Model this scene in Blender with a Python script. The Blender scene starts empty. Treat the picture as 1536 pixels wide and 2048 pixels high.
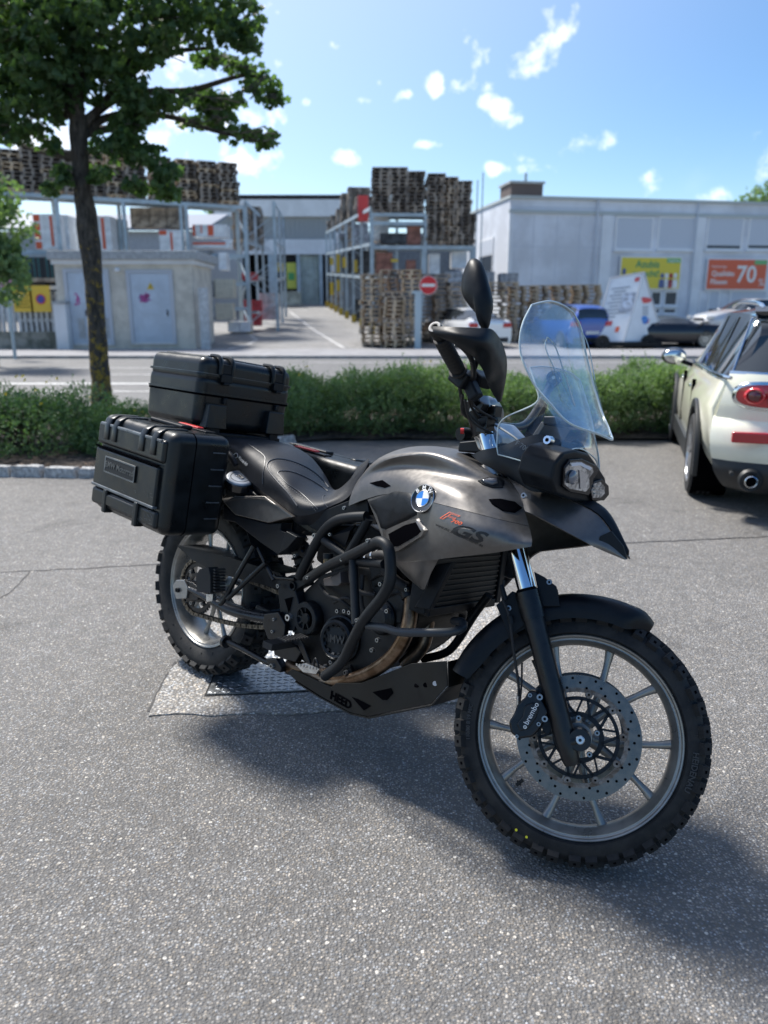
import bpy, bmesh, math, random
from mathutils import Vector, Matrix, noise
from mathutils.bvhtree import BVHTree
R = random.Random(7)
PI = math.pi
S = bpy.context.scene
COL = S.collection
# ------------------------------------------------------------------ camera, light, sky
CAM_H = 1.35; PITCH = math.radians(14.73); FPX = 1538.0
cd = bpy.data.cameras.new('camera'); cam = bpy.data.objects.new('camera', cd); COL.objects.link(cam)
cam.location = (0, 0, CAM_H); cam.rotation_euler = (PI/2 - PITCH, 0, 0)
cd.sensor_fit = 'VERTICAL'; cd.sensor_height = 36; cd.lens = 36*FPX/2048
cd.clip_start = 0.05; cd.clip_end = 5000
cd.dof.use_dof = True; cd.dof.focus_distance = 2.12; cd.dof.aperture_fstop = 2.7
S.camera = cam
SUN_EL = math.radians(54); SUN_AZ = math.radians(-45)      # azimuth measured from +Y towards +X
sd = Vector((math.sin(SUN_AZ)*math.cos(SUN_EL), math.cos(SUN_AZ)*math.cos(SUN_EL), math.sin(SUN_EL)))
sl = bpy.data.lights.new('sun', 'SUN'); sl.energy = 2.6; sl.angle = math.radians(10); sl.color = (1.0, .95, .88)
so = bpy.data.objects.new('sun', sl); COL.objects.link(so)
so.rotation_euler = sd.to_track_quat('Z', 'Y').to_euler(); so.location = (-10, 20, 30)
W = bpy.data.worlds.new('World'); S.world = W; W.use_nodes = True
nt = W.node_tree; nt.nodes.clear()
def N(nt, t, **k):
    n = nt.nodes.new(t)
    for a, b in k.items():
        if a == 'inp':
            for i, v in b.items(): n.inputs[i].default_value = v
        else: setattr(n, a, b)
    return n
def LK(nt, a, ao, b, bi): nt.links.new(a.outputs[ao], b.inputs[bi])
sky = N(nt, 'ShaderNodeTexSky', sky_type='NISHITA', sun_disc=False, sun_elevation=SUN_EL, sun_rotation=SUN_AZ,
        altitude=300, air_density=1.0, dust_density=.35, ozone_density=1.6)
hs = N(nt, 'ShaderNodeHueSaturation', inp={'Hue': .503, 'Saturation': 1.26, 'Value': .66}); LK(nt, sky, 0, hs, 'Color')
tc = N(nt, 'ShaderNodeTexCoord')
# small cumulus clouds: noise thresholded inside soft blobs placed in the sky (world directions)
def mathn(op, a, b=None, clamp=False):
    n = N(nt, 'ShaderNodeMath', operation=op, use_clamp=clamp)
    for i, v in enumerate((a, b)):
        if v is None: continue
        if isinstance(v, (int, float)): n.inputs[i].default_value = v
        else: nt.links.new(v, n.inputs[i])
    return n.outputs[0]
def dir_px(px, py):
    v = Vector(((px-768)/FPX, math.cos(PITCH) + (1024-py)/FPX*math.sin(PITCH), -math.sin(PITCH) + (1024-py)/FPX*math.cos(PITCH)))
    return v.normalized()
clouds = [(1080, 82, .042, .030, -.5), (958, 108, .026, .022, 0), (1025, 110, .02, .01, -.4), (868, 166, .018, .013, 0), (930, 170, .034, .013, 0),
          (982, 210, .024, .013, .3), (1000, 232, .028, .013, .2), (808, 190, .02, .008, -.2), (692, 308, .028, .014, 0), (1172, 290, .036, .013, -.2), (1040, 335, .045, .009, 0), (1042, 316, .02, .011, 0),
          (1300, 368, .014, .012, -.7), (1425, 390, .022, .010, 0), (556, 22, .018, .009, 0), (560, 132, .016, .008, 0), (530, 238, .045, .020, .1), (455, 300, .06, .025, .2), (380, 215, .08, .035, 0),
          (330, 130, .07, .05, 0), (225, 60, .06, .05, 0), (250, 290, .07, .03, 0), (60, 240, .12, .06, 0), (-60, 120, .1, .1, 0), (612, 205, .008, .006, 0), (757, 168, .009, .007, 0), (660, 90, .012, .006, 0), (865, 290, .02, .006, 0), (735, 200, .014, .006, 0),
          (1700, 300, .09, .03, 0), (1900, 180, .07, .04, -.3), (-500, 200, .16, .06, .1), (-900, 100, .12, .08, 0), (2500, 330, .12, .03, 0)]
nz = N(nt, 'ShaderNodeTexNoise', inp={'Scale': 26.0, 'Detail': 7.0, 'Roughness': .58, 'Distortion': .25}); LK(nt, tc, 'Generated', nz, 'Vector')
nz2 = N(nt, 'ShaderNodeTexNoise', inp={'Scale': 9.0, 'Detail': 4.0, 'Roughness': .5}); LK(nt, tc, 'Generated', nz2, 'Vector')
acc = None
for (px, py, rx, ry, tilt) in clouds:
    d = dir_px(px, py); rt = Vector((d.y, -d.x, 0)).normalized(); up = rt.cross(d).normalized()
    a = (rt*math.cos(tilt) - up*math.sin(tilt)) if tilt else rt
    b = d.cross(a).normalized()
    def dot(v, k):
        n = N(nt, 'ShaderNodeVectorMath', operation='DOT_PRODUCT'); LK(nt, tc, 'Generated', n, 0); n.inputs[1].default_value = v*k; return n.outputs['Value']
    u = dot(a, 1/rx); v = dot(b, 1/ry); w = dot(d, 1.0)
    q = mathn('ADD', mathn('MULTIPLY', u, u), mathn('MULTIPLY', v, v))
    q = mathn('SUBTRACT', 1.25, q)
    front = mathn('GREATER_THAN', w, 0.0)
    q = mathn('MULTIPLY', mathn('ADD', q, 30.0), front)     # keep only the front lobe
    q = mathn('SUBTRACT', q, 30.0)
    acc = q if acc is None else mathn('SMOOTH_MAX', acc, q)
for n in nt.nodes:
    if n.type == 'MATH' and n.operation == 'SMOOTH_MAX': n.inputs[2].default_value = .25
nn = mathn('MULTIPLY', mathn('SUBTRACT', nz.outputs[0], .5), 5.5)
den = mathn('ADD', mathn('MULTIPLY', mathn('MAXIMUM', acc, -2.0), .75), nn)
mr = N(nt, 'ShaderNodeMapRange', interpolation_type='SMOOTHSTEP', inp={1: .10, 2: 1.9, 3: 0.0, 4: .92}); nt.links.new(den, mr.inputs[0])
# thin veil, everywhere in the sky
mr2 = N(nt, 'ShaderNodeMapRange', interpolation_type='SMOOTHSTEP', inp={1: .5, 2: .85, 3: 0.0, 4: .10}); LK(nt, nz2, 0, mr2, 0)
gl = N(nt, 'ShaderNodeVectorMath', operation='DOT_PRODUCT'); LK(nt, tc, 'Generated', gl, 0); gl.inputs[1].default_value = sd
mr3 = N(nt, 'ShaderNodeMapRange', interpolation_type='SMOOTHSTEP', inp={1: .30, 2: 1.0, 3: 0.0, 4: .45}); LK(nt, gl, 'Value', mr3, 0)      # pale haze round the sun
fac = mathn('MAXIMUM', mathn('MAXIMUM', mr.outputs[0], mr2.outputs[0]), mr3.outputs[0])
mx = N(nt, 'ShaderNodeMix', data_type='RGBA'); nt.links.new(fac, mx.inputs[0]); LK(nt, hs, 0, mx, 6); mx.inputs[7].default_value = (6.0, 6.2, 6.5, 1)
bg = N(nt, 'ShaderNodeBackground', inp={'Strength': .095}); LK(nt, mx, 2, bg, 'Color')
out = N(nt, 'ShaderNodeOutputWorld'); LK(nt, bg, 0, out, 'Surface')
S.view_settings.view_transform = 'Standard'; S.view_settings.look = 'None'; S.view_settings.gamma = 1
S.view_settings.use_curve_mapping = False; S.view_settings.exposure = 1.45
S.cycles.max_bounces = 8; S.cycles.transparent_max_bounces = 24; S.cycles.transmission_bounces = 8
S.cycles.caustics_reflective = False; S.cycles.caustics_refractive = False

# ------------------------------------------------------------------ geometry from known planes
C0 = Vector((0, 0, CAM_H))
FW = Vector((0, math.cos(PITCH), -math.sin(PITCH))); UPV = Vector((0, math.sin(PITCH), math.cos(PITCH)))
def ray(px, py): return FW*FPX + Vector((px-768, 0, 0)) - UPV*(py-1024)
def at(px, py, Y):
    r = ray(px, py); return C0 + r*(Y/r.y)
def gnd(px, py, z=0.0):
    r = ray(px, py); return C0 + r*((z-CAM_H)/r.z)

# ------------------------------------------------------------------ materials
MATS = {}
def mat(name, col, rough=.5, metal=0.0, var=0.0, vscale=8.0, bump=0.0, bscale=60.0, coat=0.0, spec=.5, col2=None, vlo=.42, vhi=.6, trans=0.0, emis=None, obj=True, ior=None, vdet=5.0, rvar=0.0, bdist=.004):
    if name in MATS: return MATS[name]
    m = bpy.data.materials.new(name); m.use_nodes = True; t = m.node_tree; b = t.nodes['Principled BSDF']
    b.inputs['Base Color'].default_value = (*col, 1); b.inputs['Roughness'].default_value = rough
    b.inputs['Metallic'].default_value = metal; b.inputs['Coat Weight'].default_value = coat
    b.inputs['Specular IOR Level'].default_value = spec
    if ior: b.inputs['IOR'].default_value = ior
    if trans: b.inputs['Transmission Weight'].default_value = trans
    if emis: b.inputs['Emission Color'].default_value = (*emis[:3], 1); b.inputs['Emission Strength'].default_value = emis[3]
    c = N(t, 'ShaderNodeTexCoord')
    if var or col2 or rvar:
        n = N(t, 'ShaderNodeTexNoise', inp={'Scale': vscale, 'Detail': vdet, 'Roughness': .6}); LK(t, c, 'Object', n, 'Vector')
        r = N(t, 'ShaderNodeMapRange', inp={1: vlo, 2: vhi}); LK(t, n, 0, r, 0)
        if var or col2:
            x = N(t, 'ShaderNodeMix', data_type='RGBA'); LK(t, r, 0, x, 0)
            x.inputs[6].default_value = (*[k*(1-var) for k in col], 1)
            x.inputs[7].default_value = (*(col2 or [min(1, k*(1+var)) for k in col]), 1); LK(t, x, 2, b, 'Base Color')
        if rvar:
            q = N(t, 'ShaderNodeMapRange', inp={1: .35, 2: .65, 3: max(0, rough-rvar), 4: rough+rvar}); LK(t, n, 0, q, 0); LK(t, q, 0, b, 'Roughness')
    if bump:
        n = N(t, 'ShaderNodeTexNoise', inp={'Scale': bscale, 'Detail': 3.0}); LK(t, c, 'Object', n, 'Vector')
        u = N(t, 'ShaderNodeBump', inp={'Strength': bump, 'Distance': bdist}); LK(t, n, 0, u, 'Height'); LK(t, u, 0, b, 'Normal')
    MATS[name] = m; return m

# ------------------------------------------------------------------ mesh builder
def basis(d, up=None):
    d = d.normalized(); up = up or (Vector((0, 0, 1)) if abs(d.z) < .9 else Vector((1, 0, 0)))
    u = up.cross(d).normalized(); return u, d.cross(u).normalized(), d
def crom(P, n):
    """Catmull-Rom through the points of a list, n steps a span"""
    P = [Vector(p) for p in P]; out = []
    Q = [P[0]*2-P[1]] + P + [P[-1]*2-P[-2]]
    for i in range(1, len(Q)-2):
        a, b, c, d = Q[i-1:i+3]
        for k in range(n):
            t = k/n
            out.append(.5*((2*b) + (c-a)*t + (2*a-5*b+4*c-d)*t*t + (3*b-3*c+d-a)*t**3))
    out.append(P[-1]); return out
class MB:
    def __init__(s): s.v = []; s.f = []; s.m = []; s.mi = 0
    def add(s, vs, fs, mi=None):
        o = len(s.v); s.v += [Vector(x) for x in vs]; s.f += [tuple(o+i for i in f) for f in fs]; s.m += [s.mi if mi is None else mi]*len(fs); return s
    def box(s, c, d, rot=None, mi=None, taper=1.0):
        c = Vector(c); hx, hy, hz = d[0]/2, d[1]/2, d[2]/2
        vs = [Vector((x*(taper if z > 0 else 1), y*(taper if z > 0 else 1), z)) for z in (-hz, hz) for x, y in ((-hx, -hy), (hx, -hy), (hx, hy), (-hx, hy))]
        if rot is not None: vs = [rot @ v for v in vs]
        return s.add([v+c for v in vs], [(3, 2, 1, 0), (4, 5, 6, 7), (0, 1, 5, 4), (1, 2, 6, 5), (2, 3, 7, 6), (3, 0, 4, 7)], mi)
    def bx(s, x0, x1, y0, y1, z0, z1, mi=None): return s.box(((x0+x1)/2, (y0+y1)/2, (z0+z1)/2), (x1-x0, y1-y0, z1-z0), mi=mi)
    def bar(s, a, b, w, h, up=None, mi=None):
        a = Vector(a); b = Vector(b); u, v, d = basis(b-a, up)
        vs = [p + u*sx*w/2 + v*sy*h/2 for p in (a, b) for sx, sy in ((-1, -1), (1, -1), (1, 1), (-1, 1))]
        return s.add(vs, [(3, 2, 1, 0), (4, 5, 6, 7), (0, 1, 5, 4), (1, 2, 6, 5), (2, 3, 7, 6), (3, 0, 4, 7)], mi)
    def cyl(s, a, b, r, r2=None, n=16, cap=True, mi=None):
        a = Vector(a); b = Vector(b); r2 = r if r2 is None else r2; u, v, d = basis(b-a); vs = []
        for p, q in ((a, r), (b, r2)): vs += [p + (u*math.cos(2*PI*i/n) + v*math.sin(2*PI*i/n))*q for i in range(n)]
        fs = [(i, (i+1) % n, n+(i+1) % n, n+i) for i in range(n)]
        if cap: fs += [tuple(range(n-1, -1, -1)), tuple(range(n, 2*n))]
        return s.add(vs, fs, mi)
    def tube(s, P, r, n=12, k=6, closed=False, mi=None, rad=None, flat=None):
        Q = crom(P, k) if k > 1 else [Vector(p) for p in P]
        rr = None
        if rad: 
            rr = [rad[min(int(i/k), len(rad)-1)]*(1-(i % k)/k) + rad[min(int(i/k)+1, len(rad)-1)]*((i % k)/k) for i in range(len(Q))]
        vs = []; pu = None
        for i, p in enumerate(Q):
            d = (Q[min(i+1, len(Q)-1)]-Q[max(i-1, 0)]).normalized()
            if pu is None: u, v, _ = basis(d)
            else:
                u = (pu - d*pu.dot(d)).normalized(); v = d.cross(u)
            pu = u; q = rr[i] if rr else r
            vs += [p + (u*math.cos(2*PI*j/n) + v*math.sin(2*PI*j/n)*(flat or 1))*q for j in range(n)]
        L = len(Q)
        fs = [(i*n+j, i*n+(j+1) % n, (i+1)*n+(j+1) % n, (i+1)*n+j) for i in range(L-1) for j in range(n)]
        fs += [tuple(range(n-1, -1, -1)), tuple((L-1)*n+j for j in range(n))]
        return s.add(vs, fs, mi)
    def lathe(s, prof, c, axis, n=32, closed=False, mi=None, up=None, a0=0, a1=2*PI):
        c = Vector(c); u, v, d = basis(Vector(axis), up); L = len(prof); full = abs(a1-a0-2*PI) < 1e-6; m = n if full else n+1
        vs = [c + d*h + (u*math.cos(a0+(a1-a0)*i/n) + v*math.sin(a0+(a1-a0)*i/n))*r for i in range(m) for r, h in prof]
        fs = []
        for i in range(n):
            j = (i+1) % m
            for k in range(L if closed else L-1):
                k2 = (k+1) % L; fs.append((i*L+k, j*L+k, j*L+k2, i*L+k2))
        return s.add(vs, fs, mi)
    def prism(s, pts, ext, mi=None, mside=None):
        pts = [Vector(p) for p in pts]; ext = Vector(ext); n = len(pts)
        nrm = Vector((0, 0, 0))
        for i in range(n): nrm += pts[i].cross(pts[(i+1) % n])
        if nrm.dot(ext) > 0: pts = pts[::-1]
        s.add(pts + [p+ext for p in pts], [tuple(range(n)), tuple(range(2*n-1, n-1, -1))], mi)
        o = len(s.v)-2*n
        for i in range(n): s.f.append((o+(i+1) % n, o+i, o+n+i, o+n+(i+1) % n)); s.m.append((s.mi if mi is None else mi) if mside is None else mside)
        return s
    def patch(s, rows, du=4, dv=4, thick=0.0, mi=None, medge=None, flip=False):
        """smooth sheet through a grid of points; thick > 0 gives it a back and edges"""
        rr = [crom(r, du) for r in rows]; cols = [crom([r[j] for r in rr], dv) for j in range(len(rr[0]))]
        w = len(cols); h = len(cols[0]); G = [[cols[j][i] for j in range(w)] for i in range(h)]
        vs = [G[i][j] for i in range(h) for j in range(w)]
        q = lambda i, j: i*w+j
        fs = [(q(i, j), q(i, j+1), q(i+1, j+1), q(i+1, j)) for i in range(h-1) for j in range(w-1)]
        if flip: fs = [f[::-1] for f in fs]
        s.last = (vs, fs)
        if not thick: return s.add(vs, fs, mi)
        nr = [Vector((0, 0, 0)) for _ in vs]
        for f in fs:
            nn = (vs[f[1]]-vs[f[0]]).cross(vs[f[3]]-vs[f[0]]) + (vs[f[3]]-vs[f[2]]).cross(vs[f[1]]-vs[f[2]])
            if nn.length > 0:
                for i in f: nr[i] += nn.normalized()
        bk = [v - n.normalized()*thick if n.length > 0 else v for v, n in zip(vs, nr)]; o = len(vs)
        ring = [q(0, j) for j in range(w)] + [q(i, w-1) for i in range(1, h)] + [q(h-1, j) for j in range(w-2, -1, -1)] + [q(i, 0) for i in range(h-2, 0, -1)]
        s.add(vs + bk, fs + [tuple(o+i for i in f[::-1]) for f in fs], mi)
        base = len(s.v)-2*o
        for a, b in zip(ring, ring[1:]+ring[:1]):
            f = (base+b, base+a, base+o+a, base+o+b) if not flip else (base+a, base+b, base+o+b, base+o+a)
            s.f.append(f); s.m.append((s.mi if mi is None else mi) if medge is None else medge)
        return s
    def ell(s, c, r, n=12, m=8, rot=None, mi=None):
        c = Vector(c); vs = []; fs = []
        for i in range(m+1):
            for j in range(n):
                p = Vector((math.sin(PI*i/m)*math.cos(2*PI*j/n)*r[0], math.sin(PI*i/m)*math.sin(2*PI*j/n)*r[1], math.cos(PI*i/m)*r[2]))
                vs.append(c + (rot @ p if rot is not None else p))
        for i in range(m):
            for j in range(n): fs.append((i*n+j, (i+1)*n+j, (i+1)*n+(j+1) % n, i*n+(j+1) % n))
        return s.add(vs, fs, mi)
    def mirror(s, y=0.0):
        o = len(s.v); nf = len(s.f)
        s.v += [Vector((v.x, 2*y-v.y, v.z)) for v in s.v[:o]]
        s.f += [tuple(o+i for i in f[::-1]) for f in s.f[:nf]]; s.m += s.m[:nf]; return s
    def xf(s, M): s.v = [M @ v for v in s.v]; return s
    def mesh(s, name, mats):
        me = bpy.data.meshes.new(name); me.from_pydata([tuple(v) for v in s.v], [], s.f)
        for m in (mats if isinstance(mats, (list, tuple)) else [mats]): me.materials.append(m)
        if any(s.m): me.polygons.foreach_set('material_index', s.m)
        me.update(); return me
    def build(s, name, mats, parent=None, smooth=True, bev=0.0, sub=0, ang=35, loc=None, seg=2, weld=0):
        me = s.mesh(name, mats); o = bpy.data.objects.new(name, me); COL.objects.link(o)
        if weld:
            b = bmesh.new(); b.from_mesh(me); bmesh.ops.remove_doubles(b, verts=b.verts, dist=weld); b.to_mesh(me); b.free()
        if parent is not None: o.parent = parent
        if loc is not None:
            o.location = loc; me.transform(Matrix.Translation(-Vector(loc)))
        if smooth:
            me.polygons.foreach_set('use_smooth', [True]*len(me.polygons)); me.set_sharp_from_angle(angle=math.radians(ang))
        if bev: 
            m = o.modifiers.new('bevel', 'BEVEL'); m.width = bev; m.segments = seg; m.limit_method = 'ANGLE'; m.angle_limit = math.radians(30); m.harden_normals = True
        if sub:
            m = o.modifiers.new('sub', 'SUBSURF'); m.levels = sub; m.render_levels = sub
        return o
def empty(name, loc=(0, 0, 0), rz=0, parent=None):
    o = bpy.data.objects.new(name, None); COL.objects.link(o); o.location = loc; o.rotation_euler = (0, 0, rz); o.empty_display_size = .1
    if parent is not None: o.parent = parent
    return o
def tag(o, label, cat, group=None):
    o['label'] = label; o['category'] = cat
    if group: o['group'] = group
    return o
def struct(o, kind='structure'): o['kind'] = kind; return o
def dup(o, parent=None, M=None, name=None):
    c = o.copy(); COL.objects.link(c)
    if parent is not None: c.parent = parent
    if M is not None: c.matrix_basis = M
    for ch in list(o.children): dup(ch, c)
    return c
def frameM(o, x, y, z=None):
    x = Vector(x).normalized(); z = Vector(z).normalized() if z is not None else x.cross(Vector(y)).normalized()
    y = z.cross(x).normalized()
    return Matrix(((x.x, y.x, z.x, o[0]), (x.y, y.y, z.y, o[1]), (x.z, y.z, z.z, o[2]), (0, 0, 0, 1)))
def text(s, size, M, m, parent=None, name='lettering', ext=.0008, bold=0.0, shear=0.0, spacing=1.0, align='CENTER', fn=None, wx=1.0):
    cu = bpy.data.curves.new(name, 'FONT'); cu.body = s; cu.size = size; cu.extrude = ext; cu.align_x = align; cu.align_y = 'CENTER'
    cu.offset = bold; cu.shear = shear; cu.space_character = spacing; cu.resolution_u = 3
    t = bpy.data.objects.new(name, cu); COL.objects.link(t); bpy.context.view_layer.update()
    me = bpy.data.meshes.new_from_object(t); bpy.data.objects.remove(t)
    if wx != 1: me.transform(Matrix.Diagonal((wx, 1, 1, 1)))
    me.materials.clear(); me.materials.append(m)
    if M is not None: me.transform(M)
    if fn:
        for v in me.vertices: v.co = fn(v.co)
    o = bpy.data.objects.new(name, me); COL.objects.link(o)
    if parent is not None: o.parent = parent
    return o
# ------------------------------------------------------------------ setting: ground, street, yard
def asphalt(name, base, light, scale, frac, bump, big=.12, tint=(1, 1, 1)):
    m = bpy.data.materials.new(name); m.use_nodes = True; t = m.node_tree; b = t.nodes['Principled BSDF']
    c = N(t, 'ShaderNodeTexCoord')
    v = N(t, 'ShaderNodeTexVoronoi', inp={'Scale': scale, 'Randomness': 1.0}); LK(t, c, 'Object', v, 'Vector')
    sep = N(t, 'ShaderNodeSeparateColor'); LK(t, v, 'Color', sep, 0)
    cr = N(t, 'ShaderNodeValToRGB'); LK(t, sep, 0, cr, 0)
    e = cr.color_ramp.elements; e[0].position = 0; e[0].color = (*[base*.55*k for k in tint], 1); e[1].position = 1; e[1].color = (*[light*k for k in tint], 1)
    for p, q in ((.30, base*.72), (.55, base), (1-frac*3.2, base*1.45), (1-frac*1.5, base*1.9), (1-frac, light*.62)):
        x = e.new(p); x.color = (*[q*k for k in tint], 1)
    # stones stand clear of the binder: only the middle of a cell takes the stone's colour
    mr = N(t, 'ShaderNodeMapRange', inp={1: .62, 2: .30}); LK(t, v, 'Distance', mr, 0)
    mx = N(t, 'ShaderNodeMix', data_type='RGBA'); LK(t, mr, 0, mx, 0); mx.inputs[6].default_value = (*[base*.5*k for k in tint], 1)
    tn = N(t, 'ShaderNodeMix', data_type='RGBA', blend_type='MULTIPLY', inp={0: 1.0}); LK(t, cr, 0, tn, 6)
    tc2 = N(t, 'ShaderNodeValToRGB'); LK(t, sep, 1, tc2, 0); tc2.color_ramp.elements[0].color = (.82, .90, 1.0, 1); tc2.color_ramp.elements[1].color = (1.0, .90, .76, 1); LK(t, tc2, 0, tn, 7); LK(t, tn, 2, mx, 7)
    vb = N(t, 'ShaderNodeTexVoronoi', inp={'Scale': scale*.48, 'Randomness': 1.0}); LK(t, c, 'Object', vb, 'Vector')
    sb_ = N(t, 'ShaderNodeSeparateColor'); LK(t, vb, 'Color', sb_, 0)
    g1 = N(t, 'ShaderNodeMath', operation='GREATER_THAN'); LK(t, sb_, 0, g1, 0); g1.inputs[1].default_value = .93
    g2 = N(t, 'ShaderNodeMapRange', inp={1: .36, 2: .26}); LK(t, vb, 'Distance', g2, 0)
    g3 = N(t, 'ShaderNodeMath', operation='MULTIPLY'); LK(t, g1, 0, g3, 0); LK(t, g2, 0, g3, 1)
    big_ = N(t, 'ShaderNodeMix', data_type='RGBA'); LK(t, g3, 0, big_, 0); LK(t, mx, 2, big_, 6)
    bc_ = N(t, 'ShaderNodeValToRGB'); LK(t, sb_, 2, bc_, 0); bc_.color_ramp.elements[0].color = (base*.55, base*.5, base*.45, 1); bc_.color_ramp.elements[1].color = (light*1.05, light*1.0, light*.9, 1); LK(t, bc_, 0, big_, 7); mx = big_
    n = N(t, 'ShaderNodeTexNoise', inp={'Scale': .9, 'Detail': 6.0, 'Roughness': .6}); LK(t, c, 'Object', n, 'Vector')
    n3 = N(t, 'ShaderNodeTexNoise', inp={'Scale': 14.0, 'Detail': 5.0, 'Roughness': .7}); LK(t, c, 'Object', n3, 'Vector')
    r = N(t, 'ShaderNodeMapRange', inp={1: .3, 2: .7, 3: 1-big, 4: 1+big}); LK(t, n, 0, r, 0)
    r3 = N(t, 'ShaderNodeMapRange', inp={1: .3, 2: .7, 3: .82, 4: 1.18}); LK(t, n3, 0, r3, 0)
    mm0 = N(t, 'ShaderNodeMath', operation='MULTIPLY'); LK(t, r, 0, mm0, 0); LK(t, r3, 0, mm0, 1)
    n4 = N(t, 'ShaderNodeTexNoise', inp={'Scale': 2.7, 'Detail': 4.0, 'Roughness': .55, 'Distortion': .6}); LK(t, c, 'Object', n4, 'Vector')
    r4 = N(t, 'ShaderNodeMapRange', interpolation_type='SMOOTHSTEP', inp={1: .60, 2: .70, 3: 1.0, 4: .78}); LK(t, n4, 0, r4, 0)
    mm = N(t, 'ShaderNodeMath', operation='MULTIPLY'); LK(t, mm0, 0, mm, 0); LK(t, r4, 0, mm, 1)
    mu = N(t, 'ShaderNodeVectorMath', operation='SCALE'); LK(t, mx, 2, mu, 0); LK(t, mm, 0, mu, 3)
    LK(t, mu, 0, b, 'Base Color'); b.inputs['Roughness'].default_value = .72; b.inputs['Specular IOR Level'].default_value = .45
    v2 = N(t, 'ShaderNodeTexNoise', inp={'Scale': scale*1.3, 'Detail': 2.0}); LK(t, c, 'Object', v2, 'Vector')
    ad = N(t, 'ShaderNodeMath', operation='MULTIPLY_ADD'); LK(t, v, 'Distance', ad, 0); ad.inputs[1].default_value = -1.0; LK(t, v2, 0, ad, 2)
    u = N(t, 'ShaderNodeBump', inp={'Strength': bump, 'Distance': .006}); LK(t, ad, 0, u, 'Height'); LK(t, u, 0, b, 'Normal')
    return m
M_LOT = asphalt('lot_asphalt', .235, .52, 150, .05, .7, tint=(1.0, .97, .935))
M_ROAD = asphalt('street_asphalt', .20, .32, 60, .05, .3)
M_YARD = asphalt('yard_asphalt', .30, .42, 40, .05, .2, big=.2)
M_CONC = asphalt('patch_concrete', .36, .74, 100, .22, .8, tint=(1.0, .97, .93))
YS = 27.0; SLOPE = .05
def yz(Y): return 0.0 if Y < YS else (Y-YS)*SLOPE if Y < 66 else (66-YS)*SLOPE
def sheet(name, rows, m, kind='structure', th=0.0):
    """strip between pairs of points (left, right)"""
    b = MB(); vs = [p for r in rows for p in r]
    b.add(vs, [(2*i, 2*i+1, 2*i+3, 2*i+2) for i in range(len(rows)-1)])
    o = b.build(name, m, smooth=False); o['kind'] = kind; return o
sheet('ground', [((-1500, -60, 0), (1500, -60, 0)), ((-1500, YS, 0), (1500, YS, 0)), ((-1500, 66, yz(66)), (1500, 66, yz(66))), ((-1500, 2500, yz(66)), (1500, 2500, yz(66)))], M_LOT)
sheet('street', [((-400, 10.9, .004), (400, 10.9, .004)), ((-400, 22.3, .004), (400, 22.3, .004))], M_ROAD)
sheet('yard', [((-60, YS-.2, .012), (90, YS-.2, .012)), ((-60, YS, .012), (90, YS, .012)), ((-60, 66, yz(66)+.012), (90, 66, yz(66)+.012))], M_YARD)
m_kerb = mat('kerb_concrete', (.30, .30, .30), .8, var=.15, vscale=3, bump=.2)
m_pave = mat('sidewalk_concrete', (.25, .25, .26), .85, var=.12, vscale=1.5, bump=.15, bscale=30)
b = MB(); b.bx(-200, 200, 22.42, 26.8, 0, .055); struct(b.build('sidewalk', m_pave, smooth=False))
b = MB(); x = -40.0
while x < 60: b.bx(x+.006, x+.994, 22.3, 22.42, 0, .085); x += 1.0
o = struct(b.build('street_kerb', m_kerb, smooth=False))
m_line = mat('road_paint', (.50, .50, .49), .6, var=.25, vscale=6, bump=.1, col2=(.58, .58, .57))
def mark(Y, w, x0, x1, z=.0085, name='lane_line'):
    b = MB(); b.add([(x0, Y-w/2, z), (x1, Y-w/2, z), (x1, Y+w/2, z), (x0, Y+w/2, z)], [(0, 1, 2, 3)]); return struct(b.build(name, m_line, smooth=False))
mark(13.2, .13, -22, -3.9); mark(14.6, .30, -8.6, -2.2); mark(14.62, .12, -22, -9.4); mark(16.7, .12, -6.2, -4.1); mark(18.6, .14, -8.2, -4.6); mark(20.6, .10, -2.0, 30)
mark(13.2, .13, 4.6, 24)
# yard edge lines on the driveway
b = MB()
def drive_line(pts, w=.14):
    for (p, q) in zip(pts, pts[1:]):
        p = Vector(p); q = Vector(q); d = (q-p).normalized(); s = Vector((d.y, -d.x, 0))*w/2
        P = [p-s, p+s, q+s, q-s]; b.add([Vector((a.x, a.y, yz(a.y)+.018)) for a in P], [(0, 1, 2, 3)])
drive_line([(-5.4, 27.3, 0), (-5.0, 29, 0), (-5.0, 31, 0), (-5.6, 33, 0)]); drive_line([(-1.4, 27.6, 0), (-3.2, 36, 0), (-6.2, 52, 0)])
struct(b.build('driveway_line', mat('worn_line', (.40, .40, .40), .7, var=.2, vscale=3), smooth=False))
# tar seams across the lot
m_tar = mat('tar', (.022, .022, .024), .6, bump=.5, bscale=200)
def seam(px, w=.010, name='asphalt_seam'):
    P = [gnd(*p) for p in px]; P = crom(P, 14); b = MB(); vs = []
    for i, p in enumerate(P):
        d = (P[min(i+1, len(P)-1)]-P[max(i-1, 0)]).normalized(); s = Vector((-d.y, d.x, 0)); ww = w*(.5+R.random()*.8)
        j = s*(noise.noise(p*9)*.012); vs += [p+j-s*ww/2+Vector((0, 0, .0022)), p+j+s*ww/2+Vector((0, 0, .0022))]
    b.add(vs, [(2*i, 2*i+1, 2*i+3, 2*i+2) for i in range(len(P)-1)]); return struct(b.build(name, m_tar, smooth=False))
seam([(-120, 1150), (60, 1142), (190, 1136), (330, 1128)], .010); seam([(1200, 1089), (1300, 1084), (1420, 1079), (1620, 1070)], .014); seam([(-40, 1215), (20, 1185), (60, 1142)], .008)
seam([(300, 1424), (318, 1385), (335, 1350), (350, 1325)], .016)
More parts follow.
